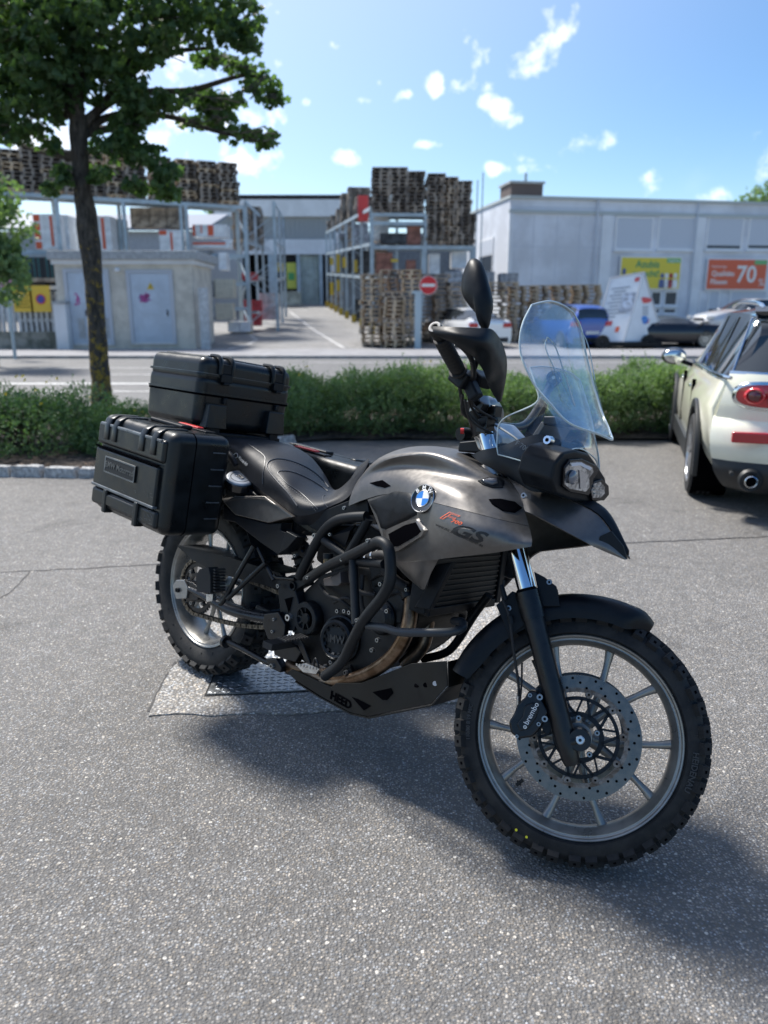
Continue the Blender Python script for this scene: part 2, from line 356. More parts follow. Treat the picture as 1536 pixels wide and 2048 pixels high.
# concrete surround with a chequer plate cover let into it
pc = [(298, 1434), (350, 1428), (420, 1433), (500, 1428), (580, 1431), (660, 1424), (760, 1420), (860, 1412), (950, 1402), (985, 1310), (1000, 1216), (940, 1206), (860, 1202), (700, 1206), (520, 1215), (430, 1240), (380, 1290), (340, 1345), (315, 1390)]
P = [gnd(*p) for p in pc]; P2 = []
for i, p in enumerate(P):
    q = P[(i+1) % len(P)]
    for k in range(6):
        r = p.lerp(q, k/6); P2.append(r + Vector((noise.noise(r*16)*.011, noise.noise(r*16+Vector((5, 5, 5)))*.011, 0)))
b = MB(); b.prism([p+Vector((0, 0, .0045)) for p in P2], Vector((0, 0, -.02))); struct(b.build('concrete_surround', M_CONC, smooth=False))
m_steel = mat('plate_steel', (.34, .36, .38), .42, .85, var=.25, vscale=14, bump=.15, bscale=90, rvar=.12)
m_gap = mat('gap_dark', (.012, .012, .012), .9)
pl = [gnd(*p) for p in ((414, 1393), (720, 1379), (705, 1256), (470, 1262))]
ctr = sum(pl, Vector())/4
cov = empty('manhole_cover', (ctr.x, ctr.y, .0045)); tag(cov, 'rectangular chequer plate steel cover let into the concrete patch beneath the motorcycle', 'cover plate')
b = MB(); b.prism([(p-ctr)*1.035+Vector((0, 0, .0006)) for p in pl], Vector((0, 0, -.01))); b.build('frame', m_gap, cov, smooth=False)
b = MB(); b.prism([(p-ctr)+Vector((0, 0, .005)) for p in pl], Vector((0, 0, -.008))); b.build('plate', m_steel, cov, smooth=False)
b = MB(); b.lathe([(0, .0022), (.45, .0018), (.8, .001), (1.0, -.0005)], (0, 0, 0), (0, 0, 1), n=8)
for i, v in enumerate(b.v): b.v[i] = Vector((v.x*.0145, v.y*.0046, v.z))
loz = b.mesh('lozenge', m_steel); me_l = loz; me_l.polygons.foreach_set('use_smooth', [True]*len(me_l.polygons))
ex = (pl[1]-pl[0]).normalized(); ey = Vector((-ex.y, ex.x, 0)); cnt = 0
def inside(p, poly):
    s = True
    for i in range(len(poly)):
        a = poly[i]; c = poly[(i+1) % len(poly)]
        if (c.x-a.x)*(p.y-a.y)-(c.y-a.y)*(p.x-a.x) < 0: s = False
    return s
for i in range(-14, 30):
    for j in range(0, 24):
        p = pl[0] + ex*(i*.0245+.012) + ey*(j*.0245+.012)
        if cnt >= 298 or not inside(p, [ctr+(q-ctr)*.965 for q in pl]): continue
        a = math.atan2(ex.y, ex.x) + (math.radians(28) if (i+j) % 2 else math.radians(-28))
        o = bpy.data.objects.new('lozenge', me_l); COL.objects.link(o); o.parent = cov
        o.matrix_basis = Matrix.Translation((p.x-ctr.x, p.y-ctr.y, .005)) @ Matrix.Rotation(a, 4, 'Z'); cnt += 1
# planting bed: soil, edging stones
m_soil = mat('soil', (.055, .040, .030), .95, var=.5, vscale=18, bump=1.0, bscale=50, bdist=.02, col2=(.13, .10, .08))
bedf = [(-9, 6.25), (-5.2, 6.25), (-3.24, 6.36), (-2.6, 6.30), (-2.1, 6.42), (-1.7, 6.9), (-1.35, 7.6), (-.9, 8.0), (0, 8.12), (1.5, 8.1), (3.4, 8.1), (7, 8.1), (14, 8.1)]
b = MB(); rows = []
BF = crom([Vector((x, y, 0)) for x, y in bedf], 8)
for k in range(13):
    t = k/12; rows.append([Vector((p.x, p.y*(1-t)+10.75*t, .012+.07*math.sin(PI*min(1, t*1.0+.02))**.5 + noise.noise(Vector((p.x*3, t*9, 0)))*.02)) for p in BF])
b.patch(rows, 1, 2); struct(b.build('planting_bed', m_soil))
m_gran = mat('granite', (.38, .38, .38), .75, var=.3, vscale=30, bump=.8, bscale=35, bdist=.01, col2=(.52, .52, .51))
kb = empty('bed_edging', (-3, 6.3, 0)); struct(kb)
P = crom([Vector((x, y, 0)) for x, y in bedf[:8]], 40); acc_l = 0; nxt = .3; st = P[0]; i0 = 0
i = 0
while i < len(P)-1:
    L = R.uniform(.17, .30); j = i
    while j < len(P)-1 and (P[j]-P[i]).length < L: j += 1
    a, c = P[i], P[j]; d = (c-a); 
    if d.length > .05 and c.x > -7:
        b = MB(); u = d.normalized(); rot = Matrix(((u.x, -u.y, 0), (u.y, u.x, 0), (0, 0, 1)))
        b.box((0, 0, .035), (d.length-.012, .115+R.uniform(-.02, .02), .10+R.uniform(-.012, .012)), rot, taper=.86)
        bm = bmesh.new(); me = b.mesh('edging_stone', m_gran); bm.from_mesh(me); bmesh.ops.subdivide_edges(bm, edges=bm.edges, cuts=2, use_grid_fill=True)
        for v in bm.verts: v.co += Vector((noise.noise(v.co*17+a*3), noise.noise(v.co*17+a*5), noise.noise(v.co*17+a*7)))*.016
        bm.to_mesh(me); bm.free()
        me.polygons.foreach_set('use_smooth', [True]*len(me.polygons)); me.set_sharp_from_angle(angle=math.radians(38))
        o = bpy.data.objects.new('edging_stone', me); COL.objects.link(o); o.parent = kb; m_ = (a+c)/2; o.location = (m_.x+3, m_.y-6.3-.02, 0)
    i = max(j, i+1)
# loose chips on the bed
b = MB()
for k in range(420):
    p = Vector((R.uniform(-5, -1.2), R.uniform(6.5, 7.6), .06)); s = R.uniform(.008, .022)
    b.box(p, (s*2, s, s*.5), Matrix.Rotation(R.random()*PI, 3, 'Z') @ Matrix.Rotation(R.uniform(-.6, .6), 3, 'X'))
struct(b.build('bark_chips', mat('bark_chip', (.22, .15, .10), .9, var=.4, vscale=5), smooth=False), 'stuff')

# ------------------------------------------------------------------ foliage
def leafmat(name, c1, c2, tr=.35, rough=.45):
    m = bpy.data.materials.new(name); m.use_nodes = True; t = m.node_tree; b = t.nodes['Principled BSDF']; o = t.nodes['Material Output']
    c = N(t, 'ShaderNodeTexCoord'); n = N(t, 'ShaderNodeTexNoise', inp={'Scale': 2.6, 'Detail': 8.0, 'Roughness': .75}); LK(t, c, 'Object', n, 'Vector')
    r = N(t, 'ShaderNodeMapRange', inp={1: .38, 2: .64}); LK(t, n, 0, r, 0)
    x = N(t, 'ShaderNodeMix', data_type='RGBA'); LK(t, r, 0, x, 0); x.inputs[6].default_value = (*c1, 1); x.inputs[7].default_value = (*c2, 1)
    LK(t, x, 2, b, 'Base Color'); b.inputs['Roughness'].default_value = rough; b.inputs['Specular IOR Level'].default_value = .35
    tl = N(t, 'ShaderNodeBsdfTranslucent'); g = N(t, 'ShaderNodeVectorMath', operation='MULTIPLY'); LK(t, x, 2, g, 0); g.inputs[1].default_value = (1.5, 1.7, .7); LK(t, g, 0, tl, 'Color')
    s = N(t, 'ShaderNodeMixShader', inp={0: tr}); LK(t, b, 0, s, 1); LK(t, tl, 0, s, 2); LK(t, s, 0, o, 'Surface'); return m
def leaves(b, p, d, ln, w, kind=0):
    """one leaf at p pointing along d; folded along its midrib"""
    u = d.cross(Vector((R.uniform(-1, 1), R.uniform(-1, 1), R.uniform(-1, 1)))).normalized(); n = u.cross(d).normalized()
    if kind == 0:
        b.add([p, p+d*ln*.45+u*w*.5+n*w*.12, p+d*ln, p+d*ln*.45-u*w*.5+n*w*.12], [(0, 1, 2), (0, 2, 3)])
    else:       # lobed leaf
        q = [p, p+d*ln*.12+u*w*.42, p+d*ln*.42+u*w*.28, p+d*ln*.55+u*w*.55, p+d*ln*.72+u*w*.2, p+d*ln-n*ln*.18, p+d*ln*.72-u*w*.2, p+d*ln*.55-u*w*.55, p+d*ln*.42-u*w*.28, p+d*ln*.12-u*w*.42]
        for i in (2, 3, 8, 7): q[i] = q[i] + n*w*.13
        b.add(q, [(0, 1, 2, 3, 4, 5), (0, 5, 6, 7, 8, 9)])
m_bush = leafmat('hedge_leaf', (.095, .16, .075), (.20, .29, .135), .35, .5)
m_bush2 = leafmat('shrub_leaf', (.065, .13, .065), (.15, .24, .105), .3, .5)
m_twig = mat('twig', (.07, .05, .035), .9)
m_yel = mat('blossom', (.72, .55, .04), .6)
def rdir(): 
    z = R.uniform(-1, 1); a = R.uniform(0, 2*PI); q = math.sqrt(1-z*z); return Vector((q*math.cos(a), q*math.sin(a), z))
def shrub(loc, rx, ry, h, n, m, label, group, ls=.022, up=.7, spike=.10, fl=0, cat='shrub', name='shrub', lumps=9):
    rt = empty(name, loc); tag(rt, label, cat, group); b = MB(); tw = MB()
    bl = [(Vector((0, 0, h*.40)), Vector((rx*.98, ry*.95, h*.46)))]
    for i in range(lumps):
        a = R.uniform(0, 2*PI); q = R.uniform(.25, .8)
        bl.append((Vector((math.cos(a)*rx*q, math.sin(a)*ry*q, h*R.uniform(.35, .78))), Vector((rx*R.uniform(.28, .5), ry*R.uniform(.28, .5), h*R.uniform(.16, .32)))))
    for i in range(n):
        c, r = R.choice(bl) if R.random() < .72 else bl[0]; d = rdir()
        k = R.random()**.35; p = c + Vector((d.x*r.x, d.y*r.y, d.z*r.z))*(.55+.5*k)
        if p.z < .01: p.z = R.uniform(.0, .14)
        g = (Vector((d.x, d.y, d.z*.6))*(1-up) + Vector((0, 0, up)) + rdir()*.35).normalized(); sp = spike*R.uniform(.4, 1.2)
        if R.random() < .06: sp *= 1.9
        for q in range(6):
            pp = p + g*sp*q/5; dd = (g*.6 + rdir()*.9).normalized(); leaves(b, pp, dd, ls*R.uniform(.7, 1.3), ls*.42)
        if i % 9 == 0: tw.cyl(p-g*.06, p+g*sp*.9, .0016, .0008, n=3, cap=False)
    for i in range(14):
        a = R.uniform(0, 2*PI); q = R.uniform(.1, .8); tw.tube([(0, 0, 0), (math.cos(a)*rx*q*.5, math.sin(a)*ry*q*.5, h*.3), (math.cos(a)*rx*q, math.sin(a)*ry*q, h*.75)], .007, n=5, k=3)
    fo = b.build('foliage', m, rt, smooth=False); tw.build('stems', m_twig, rt, smooth=False)['kind'] = 'stuff'
    if fl:
        b = MB()
        for i in range(fl):
            a = R.uniform(0, 2*PI); q = math.sqrt(R.random())*.9; p = Vector((math.cos(a)*rx*q, math.sin(a)*ry*q, h*(.78+.32*(1-q*q))*R.uniform(.75, 1.1)))
            for k in range(5): leaves(b, p, (rdir()+Vector((0, 0, .5))).normalized(), .022, .02)
        b.build('blossom', m_yel, rt, smooth=False)
    return rt
G1 = 'green bushes of the low hedge behind the motorcycle'
hedge = [(-1.02, 8.75, .55, .6, .66, 'green bush at the left end of the hedge, right behind the black top case'),
         (-.15, 8.8, .62, .62, .70, 'bushy green shrub in the hedge above the motorcycle tank'),
         (.72, 8.85, .62, .62, .74, 'tallest green bush of the hedge, left of the handlebar'),
         (1.55, 8.8, .58, .62, .62, 'green hedge bush behind the handguard and windscreen'),
         (2.35, 8.85, .60, .62, .68, 'green hedge bush between the windscreen and the cream car'),
         (3.15, 8.9, .6, .62, .74, 'green hedge bush beside the cream car mirror, right end of the visible hedge'),
         (4.1, 8.9, .7, .62, .66, 'green hedge bush hidden mostly behind the cream car')]
for x, y, rx, ry, h, lb in hedge: shrub((x, y-.24, .03), rx, ry*.92, h*.98, 4800, m_bush, lb, G1, ls=.034, up=.42, spike=.085, fl=3)
G2 = 'dark low shrubs in the planting bed under the street tree'
for x, y, rx, ry, h, n, fl, lb in [(-3.35, 7.2, .72, .55, .62, 2600, 26, 'large shrub with yellow blossoms at the left edge, in front of the street markings'),
                        (-4.6, 7.5, .7, .55, .52, 1500, 8, 'shrub at the far left end of the planting bed, cut by the picture edge'),
                        (-2.45, 7.2, .42, .4, .30, 1700, 4, 'low dark shrub between the blossoming shrub and the pannier'),
                        (-2.9, 8.6, .5, .4, .26, 1300, 6, 'shrub growing round the foot of the tree trunk'),
                        (-1.75, 8.45, .45, .45, .46, 1500, 2, 'dark shrub peeping out between the top case and the side case')]:
    shrub((x, y, .03), rx, ry, h, int(n*1.7), m_bush2, lb, G2, ls=.032, up=.35, spike=.075, fl=fl)
# ------------------------------------------------------------------ street tree
def bark():
    m = bpy.data.materials.new('bark'); m.use_nodes = True; t = m.node_tree; b = t.nodes['Principled BSDF']
    c = N(t, 'ShaderNodeTexCoord'); mp = N(t, 'ShaderNodeMapping'); mp.inputs['Scale'].default_value = (1, 1, .28); LK(t, c, 'Object', mp, 0)
    n = N(t, 'ShaderNodeTexNoise', inp={'Scale': 26.0, 'Detail': 8.0, 'Roughness': .7}); LK(t, mp, 0, n, 'Vector')
    r = N(t, 'ShaderNodeValToRGB'); LK(t, n, 0, r, 0); r.color_ramp.elements[0].position = .35; r.color_ramp.elements[0].color = (.022, .019, .017, 1); r.color_ramp.elements[1].position = .68; r.color_ramp.elements[1].color = (.12, .105, .09, 1)
    n2 = N(t, 'ShaderNodeTexNoise', inp={'Scale': 13.0, 'Detail': 9.0, 'Roughness': .75}); LK(t, c, 'Object', n2, 'Vector')
    sp = N(t, 'ShaderNodeSeparateXYZ'); LK(t, c, 'Object', sp, 0)
    h = N(t, 'ShaderNodeMapRange', inp={1: 0.0, 2: 3.6, 3: .47, 4: .66}); LK(t, sp, 2, h, 0)
    s = N(t, 'ShaderNodeMath', operation='SUBTRACT'); LK(t, n2, 0, s, 0); LK(t, h, 0, s, 1)
    q = N(t, 'ShaderNodeMapRange', inp={1: 0.0, 2: .04}); LK(t, s, 0, q, 0)
    x = N(t, 'ShaderNodeMix', data_type='RGBA'); LK(t, q, 0, x, 0); LK(t, r, 0, x, 6); x.inputs[7].default_value = (.32, .22, .035, 1); LK(t, x, 2, b, 'Base Color')
    b.inputs['Roughness'].default_value = .95; u = N(t, 'ShaderNodeBump', inp={'Strength': 1.0, 'Distance': .03}); LK(t, n, 0, u, 'Height'); LK(t, u, 0, b, 'Normal'); return m
m_bark = bark(); m_leaf = leafmat('maple_leaf', (.050, .098, .046), (.120, .190, .082), .5, .42)
TY = 9.9
def tp(px, py, dy=0): return at(px, py, TY+dy)
tree = empty('street_tree', (tp(205, 845).x, TY, 0)); tag(tree, 'street tree with lichen covered trunk and broad dark green crown at the upper left', 'tree')
off = Vector(tree.location)
tr = [((206, 850), 29), ((201, 760), 22), ((196, 690), 20.5), ((190, 600), 20), ((183, 520), 22), ((175, 450), 23.5), ((168, 400), 19), ((161, 330), 19), ((157, 260), 19), ((152, 190), 15), ((146, 110), 11), ((150, 20), 8), ((160, -90), 4)]
b = MB(); b.tube([tp(*p)-off for p, r in tr], .1, n=20, k=8, rad=[r/1538*8.4 for p, r in tr])
b.v = [v + Vector((noise.noise(v*5), noise.noise(v*5+Vector((9, 0, 0))), 0))*.018 for v in b.v]
b.build('trunk', m_bark, tree, ang=80)
limbs = [[((157, 262), 0), ((190, 225), -.1), ((235, 165), -.3), ((285, 60), -.5), ((330, -40), -.6)], [((155, 240), 0), ((120, 190), .2), ((95, 110), .5), ((60, 20), .7)],
         [((158, 315), 0), ((110, 308), -.3), ((50, 292), -.8), ((-60, 240), -1.2)], [((158, 280), 0), ((215, 235), .3), ((330, 232), .6), ((430, 262), .8), ((530, 285), .9)],
         [((160, 250), 0), ((250, 190), .5), ((380, 180), .8), ((500, 150), 1.0), ((545, 190), 1.1)], [((153, 200), 0), ((200, 120), .6), ((330, 50), 1.1), ((470, 20), 1.3)],
         [((150, 180), 0), ((100, 130), -.7), ((20, 90), -1.4)], [((158, 270), 0), ((230, 260), -.6), ((290, 310), -1.0), ((330, 380), -1.2)], [((160, 235), 0), ((90, 220), .9), ((0, 200), 1.5)],
         [((150, 170), 0), ((230, 60), -1.0), ((380, 0), -1.6)], [((235, 165), -.3), ((320, 110), -.5), ((420, 95), -.7)]]
for L in limbs:
    b = MB(); n = len(L); b.tube([tp(p[0], p[1], abs(d)*.8)-off for p, d in L], .05, n=8, k=6, rad=[.048*(1-i/(n-.4))+.007 for i in range(n)]); b.build('limb', m_bark, tree)
blobs = [(60, 10, 150, 95), (220, 10, 150, 90), (380, 20, 125, 85), (465, 40, 62, 62), (500, 80, 28, 26), (60, 130, 130, 80), (200, 115, 100, 55), (300, 95, 70, 45), (70, 60, 120, 90),
         (425, 112, 55, 16), (480, 132, 40, 20), (520, 165, 42, 26), (60, 210, 90, 55), (120, 180, 60, 45), (250, 175, 75, 36), (330, 196, 60, 24), (400, 190, 60, 15), (455, 196, 50, 15), (545, 193, 22, 12),
         (440, 238, 40, 18), (385, 240, 30, 9), (490, 262, 45, 17), (535, 274, 24, 18), (430, 215, 35, 12), (270, 225, 50, 36), (222, 290, 42, 32), (285, 310, 46, 30), (330, 345, 32, 30), (255, 260, 40, 30), (285, 368, 48, 20), (340, 385, 18, 12),
         (20, 255, 60, 30), (95, 282, 26, 14), (122, 345, 18, 26), (95, 372, 20, 8), (200, 340, 22, 22), (-120, 80, 160, 150), (-90, 230, 90, 60), (-330, 40, 160, 150), (100, -140, 260, 110), (380, -130, 170, 100), (-200, -150, 220, 130), (200, -300, 260, 120)]
b = MB(); K = 10.3/1538
for (px, py, rx, ry) in blobs:
    a = rx*ry; big = min(1.6, (rx*K)*.9)
    nclu = int(a/92)+9
    if px < -80 or py < -80: nclu = int(nclu*.35)
    for i in range(nclu):
        d = rdir()*(R.random()**.45); dy = d.y*max(.45, big) + (.9 if px > 380 and py > 100 else 0)
        c = at(px+d.x*rx*.96, py+d.z*ry*.92, TY+dy)-off
        tilt = R.uniform(0, 2*PI)
        for q in range(R.randint(4, 7)):
            dd = (Vector((math.cos(tilt+q*1.1), math.sin(tilt+q*1.1), -.75)) + rdir()*.35).normalized()
            s = R.uniform(.075, .125); leaves(b, c + rdir()*.06, dd, s, s*.95, 1)
b.build('crown', m_leaf, tree, smooth=False)
# twigs
b = MB()
for (px, py, rx, ry) in blobs:
    for i in range(4): 
        b.tube([tp(px+R.uniform(-.5, .5)*rx, py+R.uniform(-.5, .5)*ry, R.uniform(-.3, .3))-off, tp(px+R.uniform(-1, 1)*rx, py+R.uniform(-.6, 1)*ry, R.uniform(-.5, .5))-off], .006, n=4, k=1)
b.build('twigs', m_bark, tree, smooth=False)['kind'] = 'stuff'
def smalltree(loc, h, r, label, n=1500, tk=.12, ls=.16, m=None):
    t = empty('garden_tree', loc); tag(t, label, 'tree'); b = MB(); b.tube([(0, 0, 0), (.05, 0, h*.4), (0, .05, h*.75)], tk, n=8, k=4, rad=[tk, tk*.7, tk*.4]); b.build('trunk', m_bark, t)
    b = MB(); bl = [(Vector((R.uniform(-.5, .5)*r, R.uniform(-.5, .5)*r, h*R.uniform(.45, .85))), r*R.uniform(.35, .6)) for i in range(12)]
    for i in range(n):
        c, q = R.choice(bl); d = rdir(); p = c+d*q*(.6+.45*R.random())
        for k in range(4): leaves(b, p+rdir()*ls*.6, (rdir()+Vector((0, 0, -.3))).normalized(), ls*R.uniform(.7, 1.2), ls*.8)
    b.build('crown', m or m_bush, t, smooth=False); return t
# ------------------------------------------------------------------ motorcycle
PSI = math.radians(42.6); LEAN = math.radians(11)
bF = Vector((math.cos(PSI), -math.sin(PSI), 0)); bL0 = Vector((math.sin(PSI), math.cos(PSI), 0))
bU = Vector((0, 0, 1))*math.cos(LEAN) + bL0*math.sin(LEAN); bL = bL0*math.cos(LEAN) - Vector((0, 0, 1))*math.sin(LEAN)
bO = Vector((-.637, 2.777, .004)) - bL0*.33*math.sin(LEAN)
bM = Matrix(((bF.x, bL.x, bU.x, bO.x), (bF.y, bL.y, bU.y, bO.y), (bF.z, bL.z, bU.z, bO.z), (0, 0, 0, 1))); bI = bM.inverted()
cL = bI @ C0                                    # the viewpoint in the motorcycle's own frame
def rl(px, py): return bI.to_3x3() @ ray(px, py)
def T(px, py, y): r = rl(px, py); return cL + r*((y-cL.y)/r.y)
def TX(px, py, x): r = rl(px, py); return cL + r*((x-cL.x)/r.x)
def TN(px, py, o, n): r = rl(px, py); return cL + r*((Vector(o)-cL).dot(n)/r.dot(n))
def TT(l, y): return [T(a, b, y) for a, b in l]
moto = empty('motorcycle'); moto.matrix_world = bM
tag(moto, 'dark gunmetal adventure motorcycle with black panniers and tall clear windscreen parked on the asphalt', 'motorcycle')
def bv(s): # BVH of a builder
    return BVHTree.FromPolygons([tuple(v) for v in s.v], s.f)
def onto(tree_, px, py, off=.002):
    h = tree_.ray_cast(cL, rl(px, py).normalized())
    if h[0] is None: return None
    n = h[1]; 
    if n.dot(cL-h[0]) < 0: n = -n
    return h[0] + n*off
# materials
mGun = mat('gunmetal_paint', (.150, .143, .137), .40, .72, var=.05, vscale=60, spec=.5, rvar=.04)
mBlk = mat('black_plastic', (.0055, .0078, .0110), .46, spec=.22, var=.2, vscale=25, bump=.25, bscale=700, bdist=.0006, rvar=.08)
mBlk2 = mat('satin_black_metal', (.0055, .0070, .0095), .34, .2, var=.3, vscale=30, rvar=.08)
mTube = mat('powder_coated_tube', (.0060, .0085, .0115), .50, spec=.28, var=.15, vscale=20, bump=.3, bscale=500, bdist=.0006)
mEng = mat('engine_alloy_dark', (.015, .018, .022), .45, .7, var=.35, vscale=22, bump=.4, bscale=260, bdist=.0012, rvar=.1)
mEng2 = mat('engine_black', (.005, .005, .006), .55, .2, var=.4, vscale=12)
mRub = mat('tyre_rubber', (.0085, .0098, .0120), .78, var=.35, vscale=18, bump=.35, bscale=140, bdist=.002, col2=(.019, .0185, .018))
mGrip = mat('grip_rubber', (.012, .012, .013), .7)
mRim = mat('wheel_alloy', (.27, .265, .25), .34, .6, var=.12, vscale=18, rvar=.08)
mAlu = mat('bare_aluminium', (.55, .56, .57), .28, .95, var=.1, vscale=40, rvar=.06)
mDisc = mat('brake_disc_steel', (.155, .150, .142), .34, .9, var=.12, vscale=50, rvar=.08)
mRust = mat('disc_face_rust', (.17, .13, .10), .6, .5, var=.3, vscale=50, col2=(.24, .22, .20))
mChr = mat('chrome', (.75, .77, .80), .06, 1.0)
mExh = mat('heat_tinted_steel', (.20, .125, .075), .38, .85, var=.5, vscale=9, col2=(.30, .22, .16), rvar=.1)
mSeat = mat('seat_leather', (.0075, .0095, .014), .52, spec=.35, var=.2, vscale=12, bump=.5, bscale=420, bdist=.0008, rvar=.06)
mSeat2 = mat('seat_insert', (.024, .026, .034), .50, var=.3, vscale=40, bump=.6, bscale=600, bdist=.0008)
mSti = mat('stitching', (.30, .30, .30), .8)
mCase = mat('case_plastic', (.0050, .0078, .0100), .36, spec=.38, var=.25, vscale=16, bump=.3, bscale=650, bdist=.0006, rvar=.10)
mWearHi = mat('worn_highlit_plastic', (.10, .115, .13), .30, .1, var=.3, vscale=14)  # pale tone for wear, and for edge highlights put into the colour
mRed = mat('red_tab', (.50, .02, .02), .4); mDark = mat('dark_void', (.003, .003, .004), .95, spec=.0)
mSkid = mat('skid_plate_coating', (.0075, .0080, .0080), .42, .0, spec=.3, var=.2, vscale=15, rvar=.06)
mRad = mat('radiator_black', (.005, .0055, .006), .6, 0)
mWhite = mat('white_print', (.78, .78, .76), .5); mBlue = mat('emblem_blue', (.02, .20, .62), .3, coat=.5); mBlkG = mat('gloss_black', (.006, .006, .007), .12, coat=.6)
mOr = mat('orange_print', (.78, .13, .05), .5); mPrint = mat('black_print', (.010, .010, .012), .45); mYel = mat('yellow_paint_dot', (.75, .68, .02), .5)
mAmb = mat('brake_fluid_cup', (.10, .07, .03), .2)
mBolt = mat('bolt_steel', (.30, .31, .32), .35, .9)
def bolt(p, n, r=.006, h=.004, par=None, m=None, name='bolt'):
    n = Vector(n).normalized(); p = Vector(p); b = MB(); b.cyl(p-n*h*.5, p+n*h, r, r*.85, n=10); b.mi = 1; b.cyl(p+n*h*.98, p+n*(h+.0006), r*.42, n=6)
    return b.build(name, [m or mBolt, mDark], par or moto, ang=40)
RT = Vector((0, -1, 0))
# ---- wheels, built about their own centre (axle along y)
def tread_profile(Rt, w, rr, h):      # carcass cross-section: list of (r, y)
    return [(rr-.006, -h+.008), (rr+.001, -h+.003), (rr+.014, -w*.45), (Rt-.055, -w*.5), (Rt-.030, -w*.48), (Rt-.014, -w*.36), (Rt-.009, -w*.16), (Rt-.0085, 0), (Rt-.009, w*.16), (Rt-.014, w*.36), (Rt-.030, w*.48), (Rt-.055, w*.5), (rr+.014, w*.45), (rr+.001, h-.003), (rr-.006, h-.008)]
def wheel(name, M, Rt, w, rr, nblk, rim_w, front):
    b = MB(); A = (0, 1, 0); h = rim_w/2
    prof = [(rr, -h), (rr-.0025, -h-.0025), (rr-.006, -h-.001), (rr-.008, -h+.003), (rr-.011, -h+.0045), (rr-.014, -h+.004), (rr-.0165, -h+.007), (rr-.021, -h*.62), (rr-.028, -h*.34), (rr-.029, 0), (rr-.028, h*.34), (rr-.021, h*.62), (rr-.0165, h-.007), (rr-.014, h-.004), (rr-.011, h-.0045), (rr-.008, h-.003), (rr-.006, h+.001), (rr-.0025, h+.0025), (rr, h), (rr-.006, h*.8), (rr-.020, h*.5), (rr-.020, -h*.5), (rr-.006, -h*.8)]
    b.lathe(prof, (0, 0, 0), A, n=96, closed=True)
    b.lathe([(.016, -.055), (.034, -.055), (.036, -.03), (.040, 0), (.036, .03), (.034, .055), (.016, .055)], (0, 0, 0), A, n=32, closed=True)
    wh = b.build(name, mRim, moto, ang=40); wh.matrix_basis = M
    for i in range(10):
        a = 2*PI*i/10 + (.16 if front else .1); d = Vector((math.cos(a), 0, math.sin(a))); tt = Vector((-math.sin(a), 0, math.cos(a)))
        sk = .012 if i % 2 else -.012; b = MB()
        b.tube([d*.030+tt*sk*.6, d*.10+tt*sk, d*(rr-.07)+tt*sk*.5, d*(rr-.026)], .01, n=10, k=4, rad=[.012, .0080, .0068, .0100], flat=1.25); b.build('spoke', mRim, wh)
    b = MB(); b.lathe(tread_profile(Rt-.004, w, rr, h), (0, 0, 0), A, n=96)
    # bead ring and sidewall ribs
    for s in (-1, 1):
        pass
        for i in range(22):
            a = 2*PI*i/22; d = Vector((math.cos(a), 0, math.sin(a))); b.bar(d*(rr+.017)+Vector((0, s*w*.462, 0)), d*(Rt-.034)+Vector((0, s*w*.492, 0)), .0016, .0024, up=Vector((0, 1, 0)))
    b.build('tyre', mRub, wh, ang=50)
    # knobs: one shoulder and one crown block, shared
    def blk(wx, wy, hz):
        q = MB(); q.box((0, 0, 0), (wx, wy, hz), taper=.86); q.box((0, 0, hz*.5), (wx*.22, wy*.24, .0012), mi=1); me = q.mesh('tread_block', [mRub, mDark]); return me
    pitch = 2*PI*Rt/nblk; ms = blk(pitch*.62, w*.27, .024); mc = blk(pitch*.60, w*.25, .018)
    for i in range(nblk):
        for s in (-1, 1):
            for kind in (0, 1):
                a = 2*PI*(i + (.5 if s > 0 else 0) + kind*.32)/nblk + (.09 if i % 2 and kind == 0 else 0)*.25
                d = Vector((math.cos(a), 0, math.sin(a))); tt = Vector((-math.sin(a), 0, math.cos(a)))
                if kind == 0: pos = d*(Rt-.0215) + Vector((0, s*w*.415, 0)); n = (d*.66 + Vector((0, s*.75, 0))).normalized()
                else: pos = d*(Rt-.0085) + Vector((0, s*w*.145, 0)); n = (d + Vector((0, s*.14, 0))).normalized()
                y = n.cross(tt); o = bpy.data.objects.new('tread_block', ms if kind == 0 else mc); COL.objects.link(o); o.parent = wh
                o.matrix_basis = Matrix(((tt.x, y.x, n.x, pos.x), (tt.y, y.y, n.y, pos.y), (tt.z, y.z, n.z, pos.z), (0, 0, 0, 1)))
    return wh
